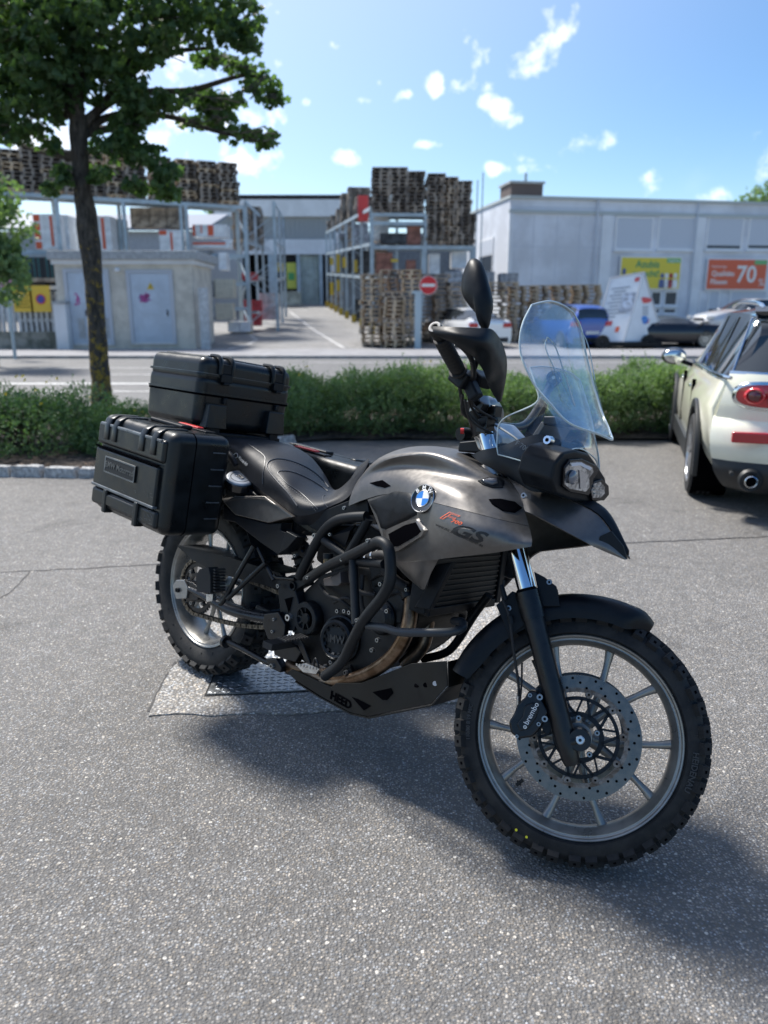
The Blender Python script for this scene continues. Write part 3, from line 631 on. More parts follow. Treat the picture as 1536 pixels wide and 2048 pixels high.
def brake_disc(wh, y, ro, ri, s, carrier=True, nh=16):
    b = MB(); b.lathe([(ri, y-.0025), (ro, y-.0025), (ro, y+.0025), (ri, y+.0025)], (0, 0, 0), (0, 1, 0), n=72, closed=True)
    b.mi = 1
    for k in range(3):
        for i in range(nh):
            a = 2*PI*(i+k/3+.1)/nh; r = ri+(ro-ri)*(.28+.27*k); p = Vector((math.cos(a)*r, y+s*.0026, math.sin(a)*r)); b.cyl(p, p+Vector((0, s*.0004, 0)), .0034, n=8)
    b.mi = 2; b.lathe([(ri-.0005, y+s*.0026), (ri+.007, y+s*.0030), (ri+.0105, y+s*.0026)], (0, 0, 0), (0, 1, 0), n=72)
    d = b.build('brake_disc', [mDisc, mDark, mRust], wh, ang=40)
    if not carrier: return
    b = MB(); rc = ri-.008
    b.lathe([(.050, y-.003), (.062, y-.003), (.062, y+.003), (.050, y+.003)], (0, 0, 0), (0, 1, 0), n=40, closed=True)
    b.lathe([(rc-.012, y-.003), (rc-.003, y-.003), (rc-.003, y+.003), (rc-.012, y+.003)], (0, 0, 0), (0, 1, 0), n=60, closed=True)
    for i in range(10):
        a = 2*PI*i/10; p = Vector((math.cos(a), 0, math.sin(a))); q = Vector((math.cos(a+.28), 0, math.sin(a+.28)))
        b.bar(p*.056+Vector((0, y, 0)), q*(rc-.006)+Vector((0, y, 0)), .007, .006, up=Vector((0, 1, 0)))
        b.bar(p*.056+Vector((0, y, 0)), Vector((math.cos(a-.22), 0, math.sin(a-.22)))*(rc-.008)+Vector((0, y, 0)), .005, .006, up=Vector((0, 1, 0)))
    b.build('disc_carrier', mEng, wh, ang=40)
    for i in range(10):
        a = 2*PI*i/10+.28; p = Vector((math.cos(a)*(ri-.003), y+s*.002, math.sin(a)*(ri-.003))); b = MB()
        b.lathe([(.0030, 0), (.0030, .0035), (.0085, .0035), (.0095, .002), (.0095, 0)], p, (0, s, 0), n=14); b.mi = 1; b.cyl(p, p+Vector((0, s*.0015, 0)), .003, n=8); b.build('rivet', [mRust, mDark], wh)
    for i in range(5):
        a = 2*PI*i/5+.5; p = Vector((math.cos(a)*.047, y+s*.003, math.sin(a)*.047)); bolt(p, (0, s, 0), .0075, .005, wh)
# rear
rw = wheel('rear_wheel', Matrix.Translation((0, 0, .33)), .33, .148, .230, 32, .116, False)
brake_disc(rw, .085, .12, .09, 1, carrier=False)
# steering: everything in front of the head turns about this axis
RAKE = math.radians(27); STEER = math.radians(29); WB = 1.532
sA = Vector((-math.sin(RAKE), 0, math.cos(RAKE))); sN = Vector((math.cos(RAKE), 0, math.sin(RAKE)))
sP = Vector((WB, 0, .33)) - sN*.045
MS = Matrix.Translation(sP) @ Matrix.Rotation(STEER, 4, sA) @ Matrix.Translation(-sP)
fc = Vector((WB, 0, .33))
fc = Vector((WB-.002, 0, .311))
fw = wheel('front_wheel', MS @ Matrix.Translation(fc), .3155, .108, .2515, 40, .088, True)
brake_disc(fw, -.062, .151, .110, -1); brake_disc(fw, .062, .151, .110, 1, carrier=False)
# yellow dots and name on the front tyre
b = MB()
for a in (-110.5, -104.5):
    a = math.radians(a); p = Vector((math.cos(a)*.279, -.0525, math.sin(a)*.279)); b.cyl(p, p+Vector((0, -.0012, 0)), .0032, n=10)
b.build('paint_dots', mYel, fw)
def ringtext(s, r, a0, da, size, y, m, par, ext=.0006, name='sidewall_lettering', flip=1):
    def f(co):
        a = a0 + da*co.x; q = r+co.y; return Vector((math.cos(a)*q, y-co.z, math.sin(a)*q))
    return text(s, size, None, m, par, name, ext=ext, fn=f, align='CENTER', bold=.0004)
mTxt = mat('raised_rubber', (.036, .036, .037), .6)
ringtext('HEIDENAU', .274, math.radians(-2), -1/.274, .020, -.0545, mTxt, fw)
ringtext('110/80 B 19 M/C', .274, math.radians(188), -1/.274, .013, -.0545, mTxt, fw)
def SV(v): return MS @ Vector(v)
# front fork and bits on it: (s = along the steering axis upwards from the axle height, n = forwards, y)
def FK(s, n, y): return SV(fc + sA*s + sN*n + Vector((0, y, 0)))
for sgn in (-1, 1):
    y = .098*sgn; b = MB(); o = -.030
    b.tube([FK(-.055, o, y), FK(.0, o, y), FK(.26, o, y), FK(.32, o, y)], .026, n=20, k=2, rad=[.018, .026, .0265, .028])
    b.cyl(FK(.305, o, y), FK(.375, o, y), .0305, .0305, n=24); b.cyl(FK(.375, o, y), FK(.383, o, y), .029, .024, n=24)
    b.tube([FK(0, -.03, y), FK(.0, -.004, y), FK(0, .012, y)], .024, n=14, k=2); b.cyl(FK(0, .004, y-.022), FK(0, .004, y+.022), .026, n=24)
    b.build('fork_leg', mBlk2, moto)
    b = MB(); b.cyl(FK(.37, o, y), FK(.80, o, y), .0215, n=24); b.build('fork_stanchion', mChr, moto)
b = MB(); p = FK(0, .004, -.118); n = (FK(0, 0, -.2)-FK(0, 0, 0)).normalized(); b.lathe([(.004, .004), (.009, .004), (.011, .002), (.011, -.01)], p, n, n=16); b.mi = 1; b.cyl(p+n*.001, p+n*.002, .0045, n=6); b.build('axle_bolt', [mAlu, mDark], moto)
b = MB(); b.cyl(FK(0, 0, -.1), FK(0, 0, .1), .011, n=16); b.build('front_axle', mAlu, moto)
b = MB()
for z_, th in ((.70, .034), (.88, .03)): 
    b.tube([FK(z_, -.03, -.10), FK(z_, 0, -.06), FK(z_, 0, .06), FK(z_, -.03, .10)], .026, n=12, k=4, flat=1.0)
    for s in (-1, 1): b.cyl(FK(z_-th/2, -.03, .098*s), FK(z_+th/2, -.03, .098*s), .034, n=24)
b.build('triple_clamp', mBolt, moto)
# front mudguard: a curved sheet round the tyre
def ms_pt(a, r, y): return SV(fc + Vector((math.cos(a)*r, y, math.sin(a)*r)))
rows = []
for a in [167, 158, 149, 140, 132, 124, 116, 108, 100, 92, 85, 79, 74, 69]:
    ra = math.radians(a); t = min(1, (a-68)/10); w = .070*(.30+.70*min(1, t)) if a < 90 else .072
    r0 = .352 - (.012 if a < 71 else 0); drop = .060*min(1, .35+.65*t)*(1 if a < 160 else .8)
    rows.append([ms_pt(ra, r0-drop, -w*1.0), ms_pt(ra, r0-drop*.45, -w*1.0), ms_pt(ra, r0-.006, -w*.72), ms_pt(ra, r0, 0), ms_pt(ra, r0-.006, w*.72), ms_pt(ra, r0-drop*.45, w), ms_pt(ra, r0-drop, w)])
b = MB(); b.patch(rows, 3, 2, thick=.004); 
mud = b.build('front_mudguard', mBlk, moto, ang=60)
for s in (-1, 1):      # bracket wings of the mudguard
    b = MB()
    q = [FK(.36, -.115, s*.078), FK(.385, -.065, s*.080), FK(.37, -.045, s*.08), FK(.30, -.045, s*.078), FK(.275, -.10, s*.078)]
    b.prism(q, (SV((0, s*.006, 0))-SV((0, 0, 0)))); b.build('mudguard_bracket', mBlk, mud, smooth=False, bev=.002); b = MB()
    q = [FK(.42, .000, s*.082), FK(.40, .022, s*.083), FK(.37, .045, s*.082), FK(.32, .040, s*.082), FK(.33, -.005, s*.082)]
    b.prism(q, (SV((0, s*.006, 0))-SV((0, 0, 0)))); b.build('mudguard_bracket', mBlk, mud, smooth=False, bev=.002)
for (s_, n_) in ((.345, -.085), (.385, .03)):
    bolt(FK(s_, n_, -.086), (FK(0, 0, -1)-FK(0, 0, 0)), .008, .004, mud)
# caliper (in front-right, behind the fork leg)
nR = (FK(0, 0, -1)-FK(0, 0, 0)).normalized()
def CN(px, py, d=0.0):   # a point on the caliper plane
    o = FK(0, 0, -.072-d); return TN(px, py, o, nR)
b = MB()
out_ = [(1052, 1392), (1060, 1378), (1075, 1380), (1086, 1398), (1098, 1420), (1090, 1440), (1078, 1458), (1066, 1470), (1040, 1474), (1024, 1462), (1020, 1440), (1030, 1425), (1036, 1408)]
b.prism([CN(*p) for p in out_], nR*.040)
cal = b.build('brake_caliper', mBlk2, moto, bev=.006, seg=3)
b = MB(); b.prism([CN(*p, .042) for p in [(1050, 1412), (1066, 1405), (1078, 1416), (1072, 1436), (1056, 1458), (1040, 1462), (1034, 1448), (1046, 1432)]], nR*.006); b.build('caliper_bridge', mBlk2, cal, bev=.003)
b = MB(); b.prism([CN(*p) for p in [(1075, 1372), (1100, 1380), (1105, 1400), (1108, 1450), (1098, 1470), (1086, 1462), (1078, 1430)]], nR*.014); b.build('caliper_bracket', mEng, cal, bev=.002)
for (x, y, r) in ((1080, 1393, .009), (1090, 1436, .009), (1061, 1389, .006), (1078, 1446, .006), (1035, 1470, .005)): bolt(CN(x, y, .022), nR, r, .02 if r > .008 else .024, cal)
u = (CN(1066, 1420)-CN(1050, 1450)).normalized(); text('brembo', .0185, frameM(CN(1063, 1427, .049), u, None, nR), mWhite, cal, ext=.0003)
b = MB(); pc_ = CN(1050, 1454, .0485); b.lathe([(.0028, 0), (.0042, 0), (.0042, .0004), (.0028, .0004)], pc_, nR, n=16, closed=True); b.cyl(pc_, pc_+nR*.0004, .0014, n=8); b.build('caliper_mark', mWhite, cal)
# brake hose along the mudguard
b = MB(); hs_ = [((1008, 1160), .10), ((1005, 1195), .10), ((1018, 1232), .105), ((1027, 1300), .10), ((1037, 1370), .085), ((1036, 1418), .075)]
b.tube([TN(p[0], p[1], FK(0, 0, -y_), nR) for p, y_ in hs_], .0036, n=8, k=8); b.build('brake_hose', mGrip, moto)
b = MB(); b.tube([TN(1065, 1320, FK(0, 0, -.07), nR), TN(1075, 1345, FK(0, 0, -.07), nR), TN(1082, 1375, FK(0, 0, -.07), nR)], .003, n=6, k=6); b.tube([TN(1044, 1325, FK(0, 0, -.09), nR), TN(1043, 1370, FK(0, 0, -.085), nR), TN(1038, 1420, FK(0, 0, -.08), nR)], .0025, n=6, k=6); b.build('sensor_cable', mGrip, moto)
b = MB(); b.cyl(TN(1036, 1392, FK(0, 0, -.082), nR), TN(1036, 1416, FK(0, 0, -.076), nR), .0042, n=10); b.build('hose_fitting', mAlu, cal)
b = MB(); b.cyl(TN(1003, 1170, FK(0, 0, -.10), nR), TN(1012, 1200, FK(0, 0, -.105), nR), .006, n=10); b.cyl(TN(1020, 1232, FK(0, 0, -.105), nR), TN(1023, 1247, FK(0, 0, -.104), nR), .008, n=10); b.build('hose_clip', mBlk, moto)
# valve
vv = math.radians(-126); b = MB(); d = Vector((math.cos(vv), 0, math.sin(vv))); b.cyl(d*.207, d*.185, .0045, n=10); b.cyl(d*.20, d*.196, .008, n=10); b.build('tyre_valve', mGrip, fw)

# ---- body panels (right half traced, left half mirrored)
bodyT = [  # rows run rear -> front; each point (px, py, y)
 [(748, 932, 0), (775, 908, 0), (815, 895, 0), (860, 892, 0), (905, 897, 0), (945, 908, 0), (985, 925, 0)],
 [(730, 945, -.075), (757, 917, -.075), (802, 901, -.08), (855, 898, -.085), (905, 904, -.08), (955, 925, -.07), (1000, 945, -.06)],
 [(715, 962, -.12), (742, 932, -.125), (790, 912, -.155), (852, 906, -.178), (908, 918, -.178), (968, 944, -.155), (1030, 975, -.115)],
 [(706, 980, -.135), (735, 952, -.132), (783, 932, -.135), (838, 934, -.160), (900, 950, -.188), (970, 968, -.178), (1042, 998, -.140)],
 [(700, 996, -.142), (733, 972, -.145), (780, 958, -.162), (840, 966, -.214), (908, 980, -.24), (978, 1000, -.21), (1050, 1025, -.15)],
 [(697, 1012, -.146), (732, 998, -.152), (778, 988, -.175), (845, 1000, -.245), (912, 1016, -.265), (985, 1035, -.24), (1058, 1052, -.165)],
]
def P3(rows): return [[T(*p) for p in r] for r in rows]
b = MB(); rows = P3(bodyT); b.patch([r[::-1] for r in rows], 5, 5, thick=.005); bT = bv(b); b.mirror(); 
tank = b.build('tank_cover', mGun, moto, ang=50)
bodyS = [
 [(735, 999, -.152), (778, 989, -.176), (845, 1001, -.246), (912, 1017, -.266), (985, 1036, -.241), (1058, 1053, -.166)],
 [(752, 1040, -.165), (785, 1030, -.19), (850, 1040, -.255), (915, 1052, -.278), (985, 1064, -.255), (1062, 1068, -.185)],
 [(768, 1085, -.18), (798, 1082, -.205), (850, 1084, -.255), (912, 1088, -.272), (985, 1088, -.252), (1064, 1082, -.20)],
 [(785, 1122, -.185), (810, 1125, -.215), (850, 1122, -.245), (905, 1115, -.258), (985, 1106, -.24), (1062, 1093, -.205)],
]
b = MB(); rows = P3(bodyS); b.patch([r[::-1] for r in rows], 5, 5, thick=.005); bS = bv(b); b.mirror(); side = b.build('side_fairing', mGun, moto, ang=50)
# lower spike of the fairing
b = MB(); sp = [[(785, 1121, -.186), (808, 1124, -.215), (838, 1122, -.24), (878, 1118, -.25)], [(800, 1140, -.19), (818, 1142, -.222), (845, 1138, -.235), (872, 1128, -.238)], [(820, 1160, -.20), (830, 1160, -.222), (848, 1156, -.228), (862, 1146, -.23)], [(842, 1178, -.212), (845, 1179, -.214), (849, 1178, -.216), (852, 1172, -.22)]]
b.patch([[T(*p) for p in r][::-1] for r in sp], 4, 4, thick=.005); b.build('fairing_spike', mGun, moto, ang=50); n_ = len(b.v); b.mirror(); b.f = b.f[len(b.f)//2:]; b.m = b.m[len(b.m)//2:]; b.f = [tuple(i-n_ for i in f) for f in b.f]; b.v = b.v[n_:]; b.build('fairing_spike', mGun, moto, ang=50)
bvAll = [bT, bS]
def surf(px, py, off=.002):
    best = None
    for t_ in bvAll:
        p = onto(t_, px, py, off)
        if p is not None and (best is None or (p-cL).length < (best-cL).length): best = p
    return best if best is not None else T(px, py, -.23)
def decal(name, poly, m, par, off=.0025, th=.003, n=3, bulge=0.0, inner=None):
    """plate following the body surface inside a traced outline"""
    P = []
    for i, p in enumerate(poly):
        q = poly[(i+1) % len(poly)]
        for k in range(n): P.append((p[0]+(q[0]-p[0])*k/n, p[1]+(q[1]-p[1])*k/n))
    cx = sum(p[0] for p in P)/len(P); cy = sum(p[1] for p in P)/len(P); b = MB(); rings = [1.0, .94, .7, .4, .15]; L = len(P); vs = []
    for j, s in enumerate(rings): vs += [surf(cx+(p[0]-cx)*s, cy+(p[1]-cy)*s, (0 if j == 0 else off+bulge*(1-s*s))) for p in P]
    vs.append(surf(cx, cy, off+bulge)); fs = []
    for j in range(len(rings)-1): fs += [(j*L+i, j*L+(i+1) % L, (j+1)*L+(i+1) % L, (j+1)*L+i) for i in range(L)]
    fs += [((len(rings)-1)*L+i, (len(rings)-1)*L+(i+1) % L, len(vs)-1) for i in range(L)]
    b.add(vs, fs); return b.build(name, m, par, ang=60)
decal('knee_panel', [(737, 1003), (790, 982), (822, 986), (836, 1008), (834, 1030), (800, 1048), (772, 1060), (762, 1056), (754, 1030)], mBlk, tank, .004, bulge=.006)
decal('intake_surround', [(767, 1062), (812, 1042), (838, 1036), (856, 1060), (850, 1072), (800, 1104), (785, 1104), (772, 1090)], mGun, side, .0075, n=4)
decal('intake_opening', [(780, 1068), (815, 1049), (838, 1043), (849, 1062), (842, 1070), (800, 1094), (790, 1094), (784, 1084)], mDark, side, .0085, n=4)
decal('indicator_recess', [(955, 962), (975, 955), (1000, 956), (1010, 964), (1006, 976), (985, 976), (965, 970)], mBlk, tank, .003)
decal('indicator_lens', [(962, 963), (978, 958), (992, 960), (995, 968), (985, 972), (970, 968)], mat('smoked_lens', (.10, .10, .11), .12, coat=1.0), tank, .007, bulge=.004)
decal('front_vent', [(977, 999), (1000, 998), (1030, 1004), (1045, 1016), (1030, 1026), (1005, 1022), (985, 1010)], mDark, tank, .003)
decal('tank_recess', [(739, 966), (765, 960), (782, 972), (770, 976), (752, 972)], mDark, tank, .002)
bolt(surf(1048, 991, .002), (0, -1, .2), .0075, .003, tank)
# roundel emblem
pe = surf(849, 999, .004); ne = (surf(849, 985, 0)-surf(849, 1013, 0)).cross(surf(835, 999, 0)-surf(863, 999, 0)).normalized()
if ne.dot(cL-pe) < 0: ne = -ne
ne = (ne*.75 + (cL-pe).normalized()*.25).normalized()
emb = MB(); emb.lathe([(0, .003), (.0195, .0032), (.0205, .0042), (.0345, .0042), (.0355, .005), (.0368, .004), (.0375, -.006)], pe, ne, n=40); em = emb.build('emblem', mBlkG, tank, ang=50)
ux = Vector((1, 0, 0)); ux = (ux-ne*ux.dot(ne)).normalized(); ux = (Matrix.Rotation(math.radians(8), 3, ne) @ ux); uy = ne.cross(ux)
b = MB()
b.lathe([(.0198, .0045), (.0210, .0052), (.0222, .0045)], pe, ne, n=36); b.lathe([(.0348, .0048), (.0360, .0060), (.0374, .0045)], pe, ne, n=36); b.build('emblem_ring', mAlu, tank)
for k, m_ in ((0, mBlue), (1, mWhite), (2, mBlue), (3, mWhite)):
    q = MB(); a0 = PI/2*k+PI/2; vs = [pe+ne*.0046] + [pe+ne*.0046+(ux*math.cos(a0-PI/2+PI/2*i/8)+uy*math.sin(a0-PI/2+PI/2*i/8))*.0198 for i in range(9)]
    q.add(vs, [(0, i, i+1) for i in range(1, 9)]); 
    q.build('emblem_quarter', mWhite if k in (0, 2) else mBlue, tank, smooth=False)
for ch, a in (('B', 135), ('M', 90), ('W', 45)):
    a = math.radians(a); d = ux*math.cos(a)+uy*math.sin(a); text(ch, .0165, frameM(pe+ne*.0048+d*.0280, (ux*math.sin(a)-uy*math.cos(a)), None, ne), mWhite, tank, 'emblem_letter', ext=.0004, bold=.0003)
# printing on the fairing: letters laid on the surface through their outline
def surftext(s, size, p0, p1, m, name, shear=0.0, bold=0.0, off=.0016, wx=1.0, spacing=1.0, outline=False):
    cu = bpy.data.curves.new(name, 'FONT'); cu.body = s; cu.size = 1; cu.shear = shear; cu.offset = bold; cu.resolution_u = 3; cu.space_character = spacing
    if outline: cu.fill_mode = 'NONE'; cu.bevel_depth = .014
    t = bpy.data.objects.new(name, cu); COL.objects.link(t); bpy.context.view_layer.update(); me = bpy.data.meshes.new_from_object(t); bpy.data.objects.remove(t)
    xs = [v.co.x for v in me.vertices]; x0, x1 = min(xs), max(xs)
    d = Vector((p1[0]-p0[0], p1[1]-p0[1])); up = Vector((d.y, -d.x)).normalized()*size
    for v in me.vertices:
        k = (v.co.x-x0)/(x1-x0); q = Vector(p0) + d*k + up*v.co.y; v.co = surf(q.x, q.y, off + (v.co.z*.01 if outline else 0))
    me.materials.clear(); me.materials.append(m); o = bpy.data.objects.new(name, me); COL.objects.link(o); o.parent = tank; return o
surftext('F', 26, (880, 1036), (915, 1049), mOr, 'fairing_lettering', shear=.35, outline=True)
surftext('700', 9.5, (902, 1044), (924, 1051), mOr, 'fairing_lettering', shear=.3, bold=.02)
surftext('GS', 33, (903, 1067), (972, 1090), mPrint, 'fairing_lettering', shear=.35, bold=.03)
surftext('www.motorrad-holzleitner.de', 8.5, (871, 1051), (965, 1094), mPrint, 'fairing_lettering', shear=0, bold=.02, spacing=1.1)
# beak
bk = [[(1000, 945, -.055), (1052, 958, -.06), (1105, 985, -.055), (1160, 1010, -.045), (1205, 1040, -.028), (1252, 1112, -.006)],
      [(1020, 960, -.095), (1062, 982, -.10), (1112, 1012, -.088), (1165, 1040, -.07), (1210, 1072, -.045), (1253, 1116, -.010)],
      [(1038, 990, -.13), (1068, 1006, -.128), (1115, 1036, -.11), (1165, 1065, -.088), (1205, 1090, -.058), (1252, 1119, -.012)],
      [(1050, 1022, -.15), (1070, 1030, -.148), (1112, 1052, -.125), (1160, 1078, -.10), (1196, 1097, -.065), (1248, 1119, -.015)]]
b = MB(); b.patch([[T(*p) for p in r][::-1] for r in bk], 5, 5, thick=.004); b.mirror(); beak = b.build('beak', mGun, moto, ang=50)
b = MB(); top = [[TT([(1052, 957)], -.058)[0], T(1105, 984, -.053), T(1160, 1009, -.043), T(1205, 1039, -.026), T(1252, 1111, -.004)]]
mid = [Vector((p.x, 0, p.z+.012)) for p in top[0]]
b.patch([[Vector((p.x, -p.y, p.z)) for p in top[0]][::-1], mid[::-1], top[0][::-1]][::-1], 4, 4, thick=.004); b.build('beak_top', mBlk, beak, ang=50)
b = MB(); q = [(1192, 1094), (1200, 1072), (1222, 1062), (1246, 1092), (1254, 1119), (1225, 1110)]; b.prism([T(x, y, -.068+(x-1192)/62*.058) for x, y in q], (0, .006, 0)); b.build('beak_tip', mBlk, beak, smooth=False, bev=.0015)
b = MB(); b.patch([[T(1050, 1020, -.10), T(1110, 1050, -.08), T(1190, 1092, -.045), T(1245, 1115, -.008)][::-1], [Vector((p.x, -p.y, p.z)) for p in (T(1050, 1020, -.10), T(1110, 1050, -.08), T(1190, 1092, -.045), T(1245, 1115, -.008))][::-1]], 2, 2, thick=.003, flip=True); b.build('beak_underside', mBlk, beak)
# black front fairing round the headlight
ff = [[(943, 910, -.105), (965, 900, -.115), (1000, 893, -.12), (1045, 876, -.115), (1085, 868, -.09), (1120, 880, -.06)],
      [(960, 925, -.12), (985, 918, -.128), (1015, 915, -.13), (1052, 905, -.125), (1092, 905, -.10), (1125, 915, -.075)],
      [(985, 938, -.125), (1010, 942, -.13), (1040, 946, -.135), (1070, 940, -.13), (1100, 945, -.11), (1122, 955, -.09)],
      [(1010, 952, -.12), (1035, 966, -.13), (1062, 982, -.135), (1085, 985, -.13), (1105, 990, -.11), (1125, 998, -.09)]]
b = MB(); b.patch([[T(*p) for p in r][::-1] for r in ff], 4, 4, thick=.004); b.mirror(); nose = b.build('nose_fairing', mBlk, moto, ang=50)
b = MB(); b.prism([T(x, y, -.137) for x, y in [(1058, 946), (1062, 938), (1075, 940), (1088, 950), (1086, 960), (1070, 962)]], (0, -.004, 0)); b.build('screen_mount_plate', mDark, nose, smooth=False)
bolt(T(1071, 952, -.142), (0, -1, 0), .009, .006, nose); bolt(T(1098, 881, -.13), (0, -1, .1), .0125, .01, nose, mChr)
# headlight: housing, lenses
hx = Vector((1, -.06, -.10)).normalized()
def HL(px, py, d=0.0): return TN(px, py, Vector((1.475, 0, .97))+hx*d, hx)
b = MB(); b.prism([HL(*p) for p in [(1112, 925), (1128, 905), (1150, 900), (1180, 908), (1196, 930), (1212, 955), (1217, 985), (1205, 1003), (1180, 1008), (1140, 1000), (1112, 988), (1102, 960)]], -hx*.10)
hl = b.build('headlight', mBlk, moto, bev=.008, seg=3)
m_glass = mat('lamp_glass', (.9, .93, .96), .02, trans=1.0, ior=1.45); m_refl = mat('lamp_reflector', (.40, .42, .45), .12, .9, var=.5, vscale=60); m_bezel = mat('lamp_bezel', (.01, .01, .012), .2, .2)
def lens(pts, pts2, col, bez=.007):
    b = MB(); b.prism([HL(*p, .001) for p in pts], hx*bez); b.build('bezel', m_bezel, hl, bev=.002)
    b = MB(); b.prism([HL(*p, bez+.0005) for p in pts2], hx*.002); b.build('reflector', m_refl, hl, smooth=False)
lens([(1124, 934), (1136, 918), (1160, 916), (1188, 930), (1192, 942), (1182, 958), (1184, 976), (1172, 990), (1136, 983), (1122, 972)], [(1130, 936), (1140, 924), (1160, 922), (1183, 934), (1186, 943), (1177, 956), (1178, 974), (1170, 983), (1138, 977), (1128, 968)], 0)
lens([(1184, 962), (1200, 957), (1213, 970), (1214, 988), (1204, 1000), (1180, 1000), (1176, 982)], [(1187, 967), (1199, 963), (1208, 973), (1208, 987), (1200, 995), (1184, 995), (1181, 982)], 0)
b = MB(); b.ell(HL(1146, 955, .014), (.008, .017, .017), n=20, m=12); b.build('projector_lens', mat('lens_glass', (.12, .13, .16), .04, coat=1.0), hl)
b = MB(); b.prism([HL(*p, .0105) for p in [(1140, 926), (1160, 924), (1181, 935), (1178, 940), (1158, 930), (1142, 932)]], hx*.003); b.build('daytime_strip', mat('clear_strip', (.55, .6, .7), .1, coat=1.0), hl)
b = MB()
for i in range(3): 
    yy = 973+i*7; b.bar(HL(1187+i*1, yy, .011), HL(1204-i*1, yy+2, .011), .003, .003)
b.build('lamp_fins', mat('fin_silver', (.35, .37, .4), .25, .8), hl, smooth=False)
b = MB(); b.prism([HL(*p, .0105) for p in [(1158, 940), (1176, 950), (1170, 962), (1172, 975), (1160, 978)]], hx*.002); b.build('reflector_facet', mat('facet', (.50, .52, .56), .15, .9), hl, smooth=False)
def rrect(u0, u1, v0, v1, r, n=6):
    P = []
    for cu, cv, a0 in ((u1-r, v1-r, 0), (u0+r, v1-r, PI/2), (u0+r, v0+r, PI), (u1-r, v0+r, 1.5*PI)): P += [(cu+r*math.cos(a0+PI/2*i/n), cv+r*math.sin(a0+PI/2*i/n)) for i in range(n+1)]
    return P
# ---- windscreens
def screen_mat():
    m = bpy.data.materials.new('clear_screen'); m.use_nodes = True; t = m.node_tree; o = t.nodes['Material Output']; t.nodes.remove(t.nodes['Principled BSDF'])
    tr = N(t, 'ShaderNodeBsdfTransparent', inp={'Color': (.965, .98, .985, 1)}); g = N(t, 'ShaderNodeBsdfGlossy', inp={'Roughness': .03, 'Color': (1, 1, 1, 1)})
    d = N(t, 'ShaderNodeBsdfTranslucent', inp={'Color': (.8, .85, .9, 1)})
    f = N(t, 'ShaderNodeFresnel', inp={'IOR': 1.5}); mu = N(t, 'ShaderNodeMath', operation='MULTIPLY', use_clamp=True); LK(t, f, 0, mu, 0); mu.inputs[1].default_value = .38
    s = N(t, 'ShaderNodeMixShader'); LK(t, mu, 0, s, 0); LK(t, tr, 0, s, 1); LK(t, g, 0, s, 2)
    c = N(t, 'ShaderNodeTexCoord'); n = N(t, 'ShaderNodeTexNoise', inp={'Scale': 9.0, 'Detail': 4.0}); LK(t, c, 'Object', n, 'Vector')
    r = N(t, 'ShaderNodeMapRange', inp={1: .35, 2: .75, 3: .0, 4: .010}); LK(t, n, 0, r, 0)
    s2 = N(t, 'ShaderNodeMixShader'); LK(t, r, 0, s2, 0); LK(t, s, 0, s2, 1); LK(t, d, 0, s2, 2); LK(t, s2, 0, o, 'Surface'); return m
def edge_mat():
    m = bpy.data.materials.new('screen_edge'); m.use_nodes = True; t = m.node_tree; b = t.nodes['Principled BSDF']
    b.inputs['Base Color'].default_value = (.62, .74, .78, 1); b.inputs['Roughness'].default_value = .12; b.inputs['Coat Weight'].default_value = 1.0; b.inputs['Transmission Weight'].default_value = .25; return m
mScr = screen_mat(); mEdg = edge_mat()
sp = [  # spoiler screen, rows top -> bottom, right edge -> left edge
 [(1063, 610, -.10), (1085, 604, -.05), (1105, 603, 0), (1128, 611, .06), (1146, 624, .11)],
 [(1044, 652, -.155), (1075, 648, -.09), (1110, 648, 0), (1142, 652, .09), (1162, 656, .155)],
 [(1041, 705, -.165), (1078, 708, -.10), (1122, 712, 0), (1155, 712, .10), (1172, 706, .165)],
 [(1066, 764, -.162), (1098, 770, -.10), (1145, 775, 0), (1174, 772, .10), (1187, 768, .165)],
 [(1100, 806, -.15), (1128, 812, -.10), (1168, 822, 0), (1193, 822, .09), (1202, 818, .15)],
 [(1139, 846, -.12), (1160, 850, -.08), (1192, 856, 0), (1212, 856, .07), (1216, 852, .11)],
 [(1192, 866, -.05), (1203, 870, -.03), (1223, 879, 0), (1225, 878, .02), (1225, 876, .035)]]
b = MB(); rows = [[T(*p) for p in r] for r in sp]; b.patch(rows, 6, 5, thick=.0035, mi=0, medge=1, flip=True)
scr = b.build('windscreen_spoiler', [mScr, mEdg], moto, ang=60)
def edgeline(rows, r, name, par, sides='all'):
    tp_ = [crom([q for q in rr], 6) for rr in ([rows[0]], [rows[-1]])[0:0]]
    ring = crom(rows[0], 6)[:-1] + crom([q[-1] for q in rows], 6)[:-1] + crom(rows[-1][::-1], 6)[:-1] + crom([q[0] for q in rows][::-1], 6)
    b = MB(); b.tube(ring, r, n=8, k=1); return b.build(name, mEdg, par)
edgeline(rows, .0024, 'rolled_edge', scr)
b = MB()
for q in ([(1095, 674, -.06), (1091, 695, -.06), (1112, 745, -.058), (1148, 812, -.055)], [(1095, 674, -.06), (1111, 694, -.045), (1130, 750, -.04), (1150, 811, -.055)], [(1159, 655, .10), (1176, 690, .115), (1190, 760, .11), (1206, 828, .08)]):
    b.tube([T(x, y, z+.004) for x, y, z in q], .0022, n=6, k=5)
b.add([T(1095, 674, -.062), T(1112, 694, -.047), T(1150, 811, -.057), T(1092, 695, -.062)], [(0, 1, 2, 3)])
b.build('screen_channel', mEdg if False else mScr, scr)
b = MB()
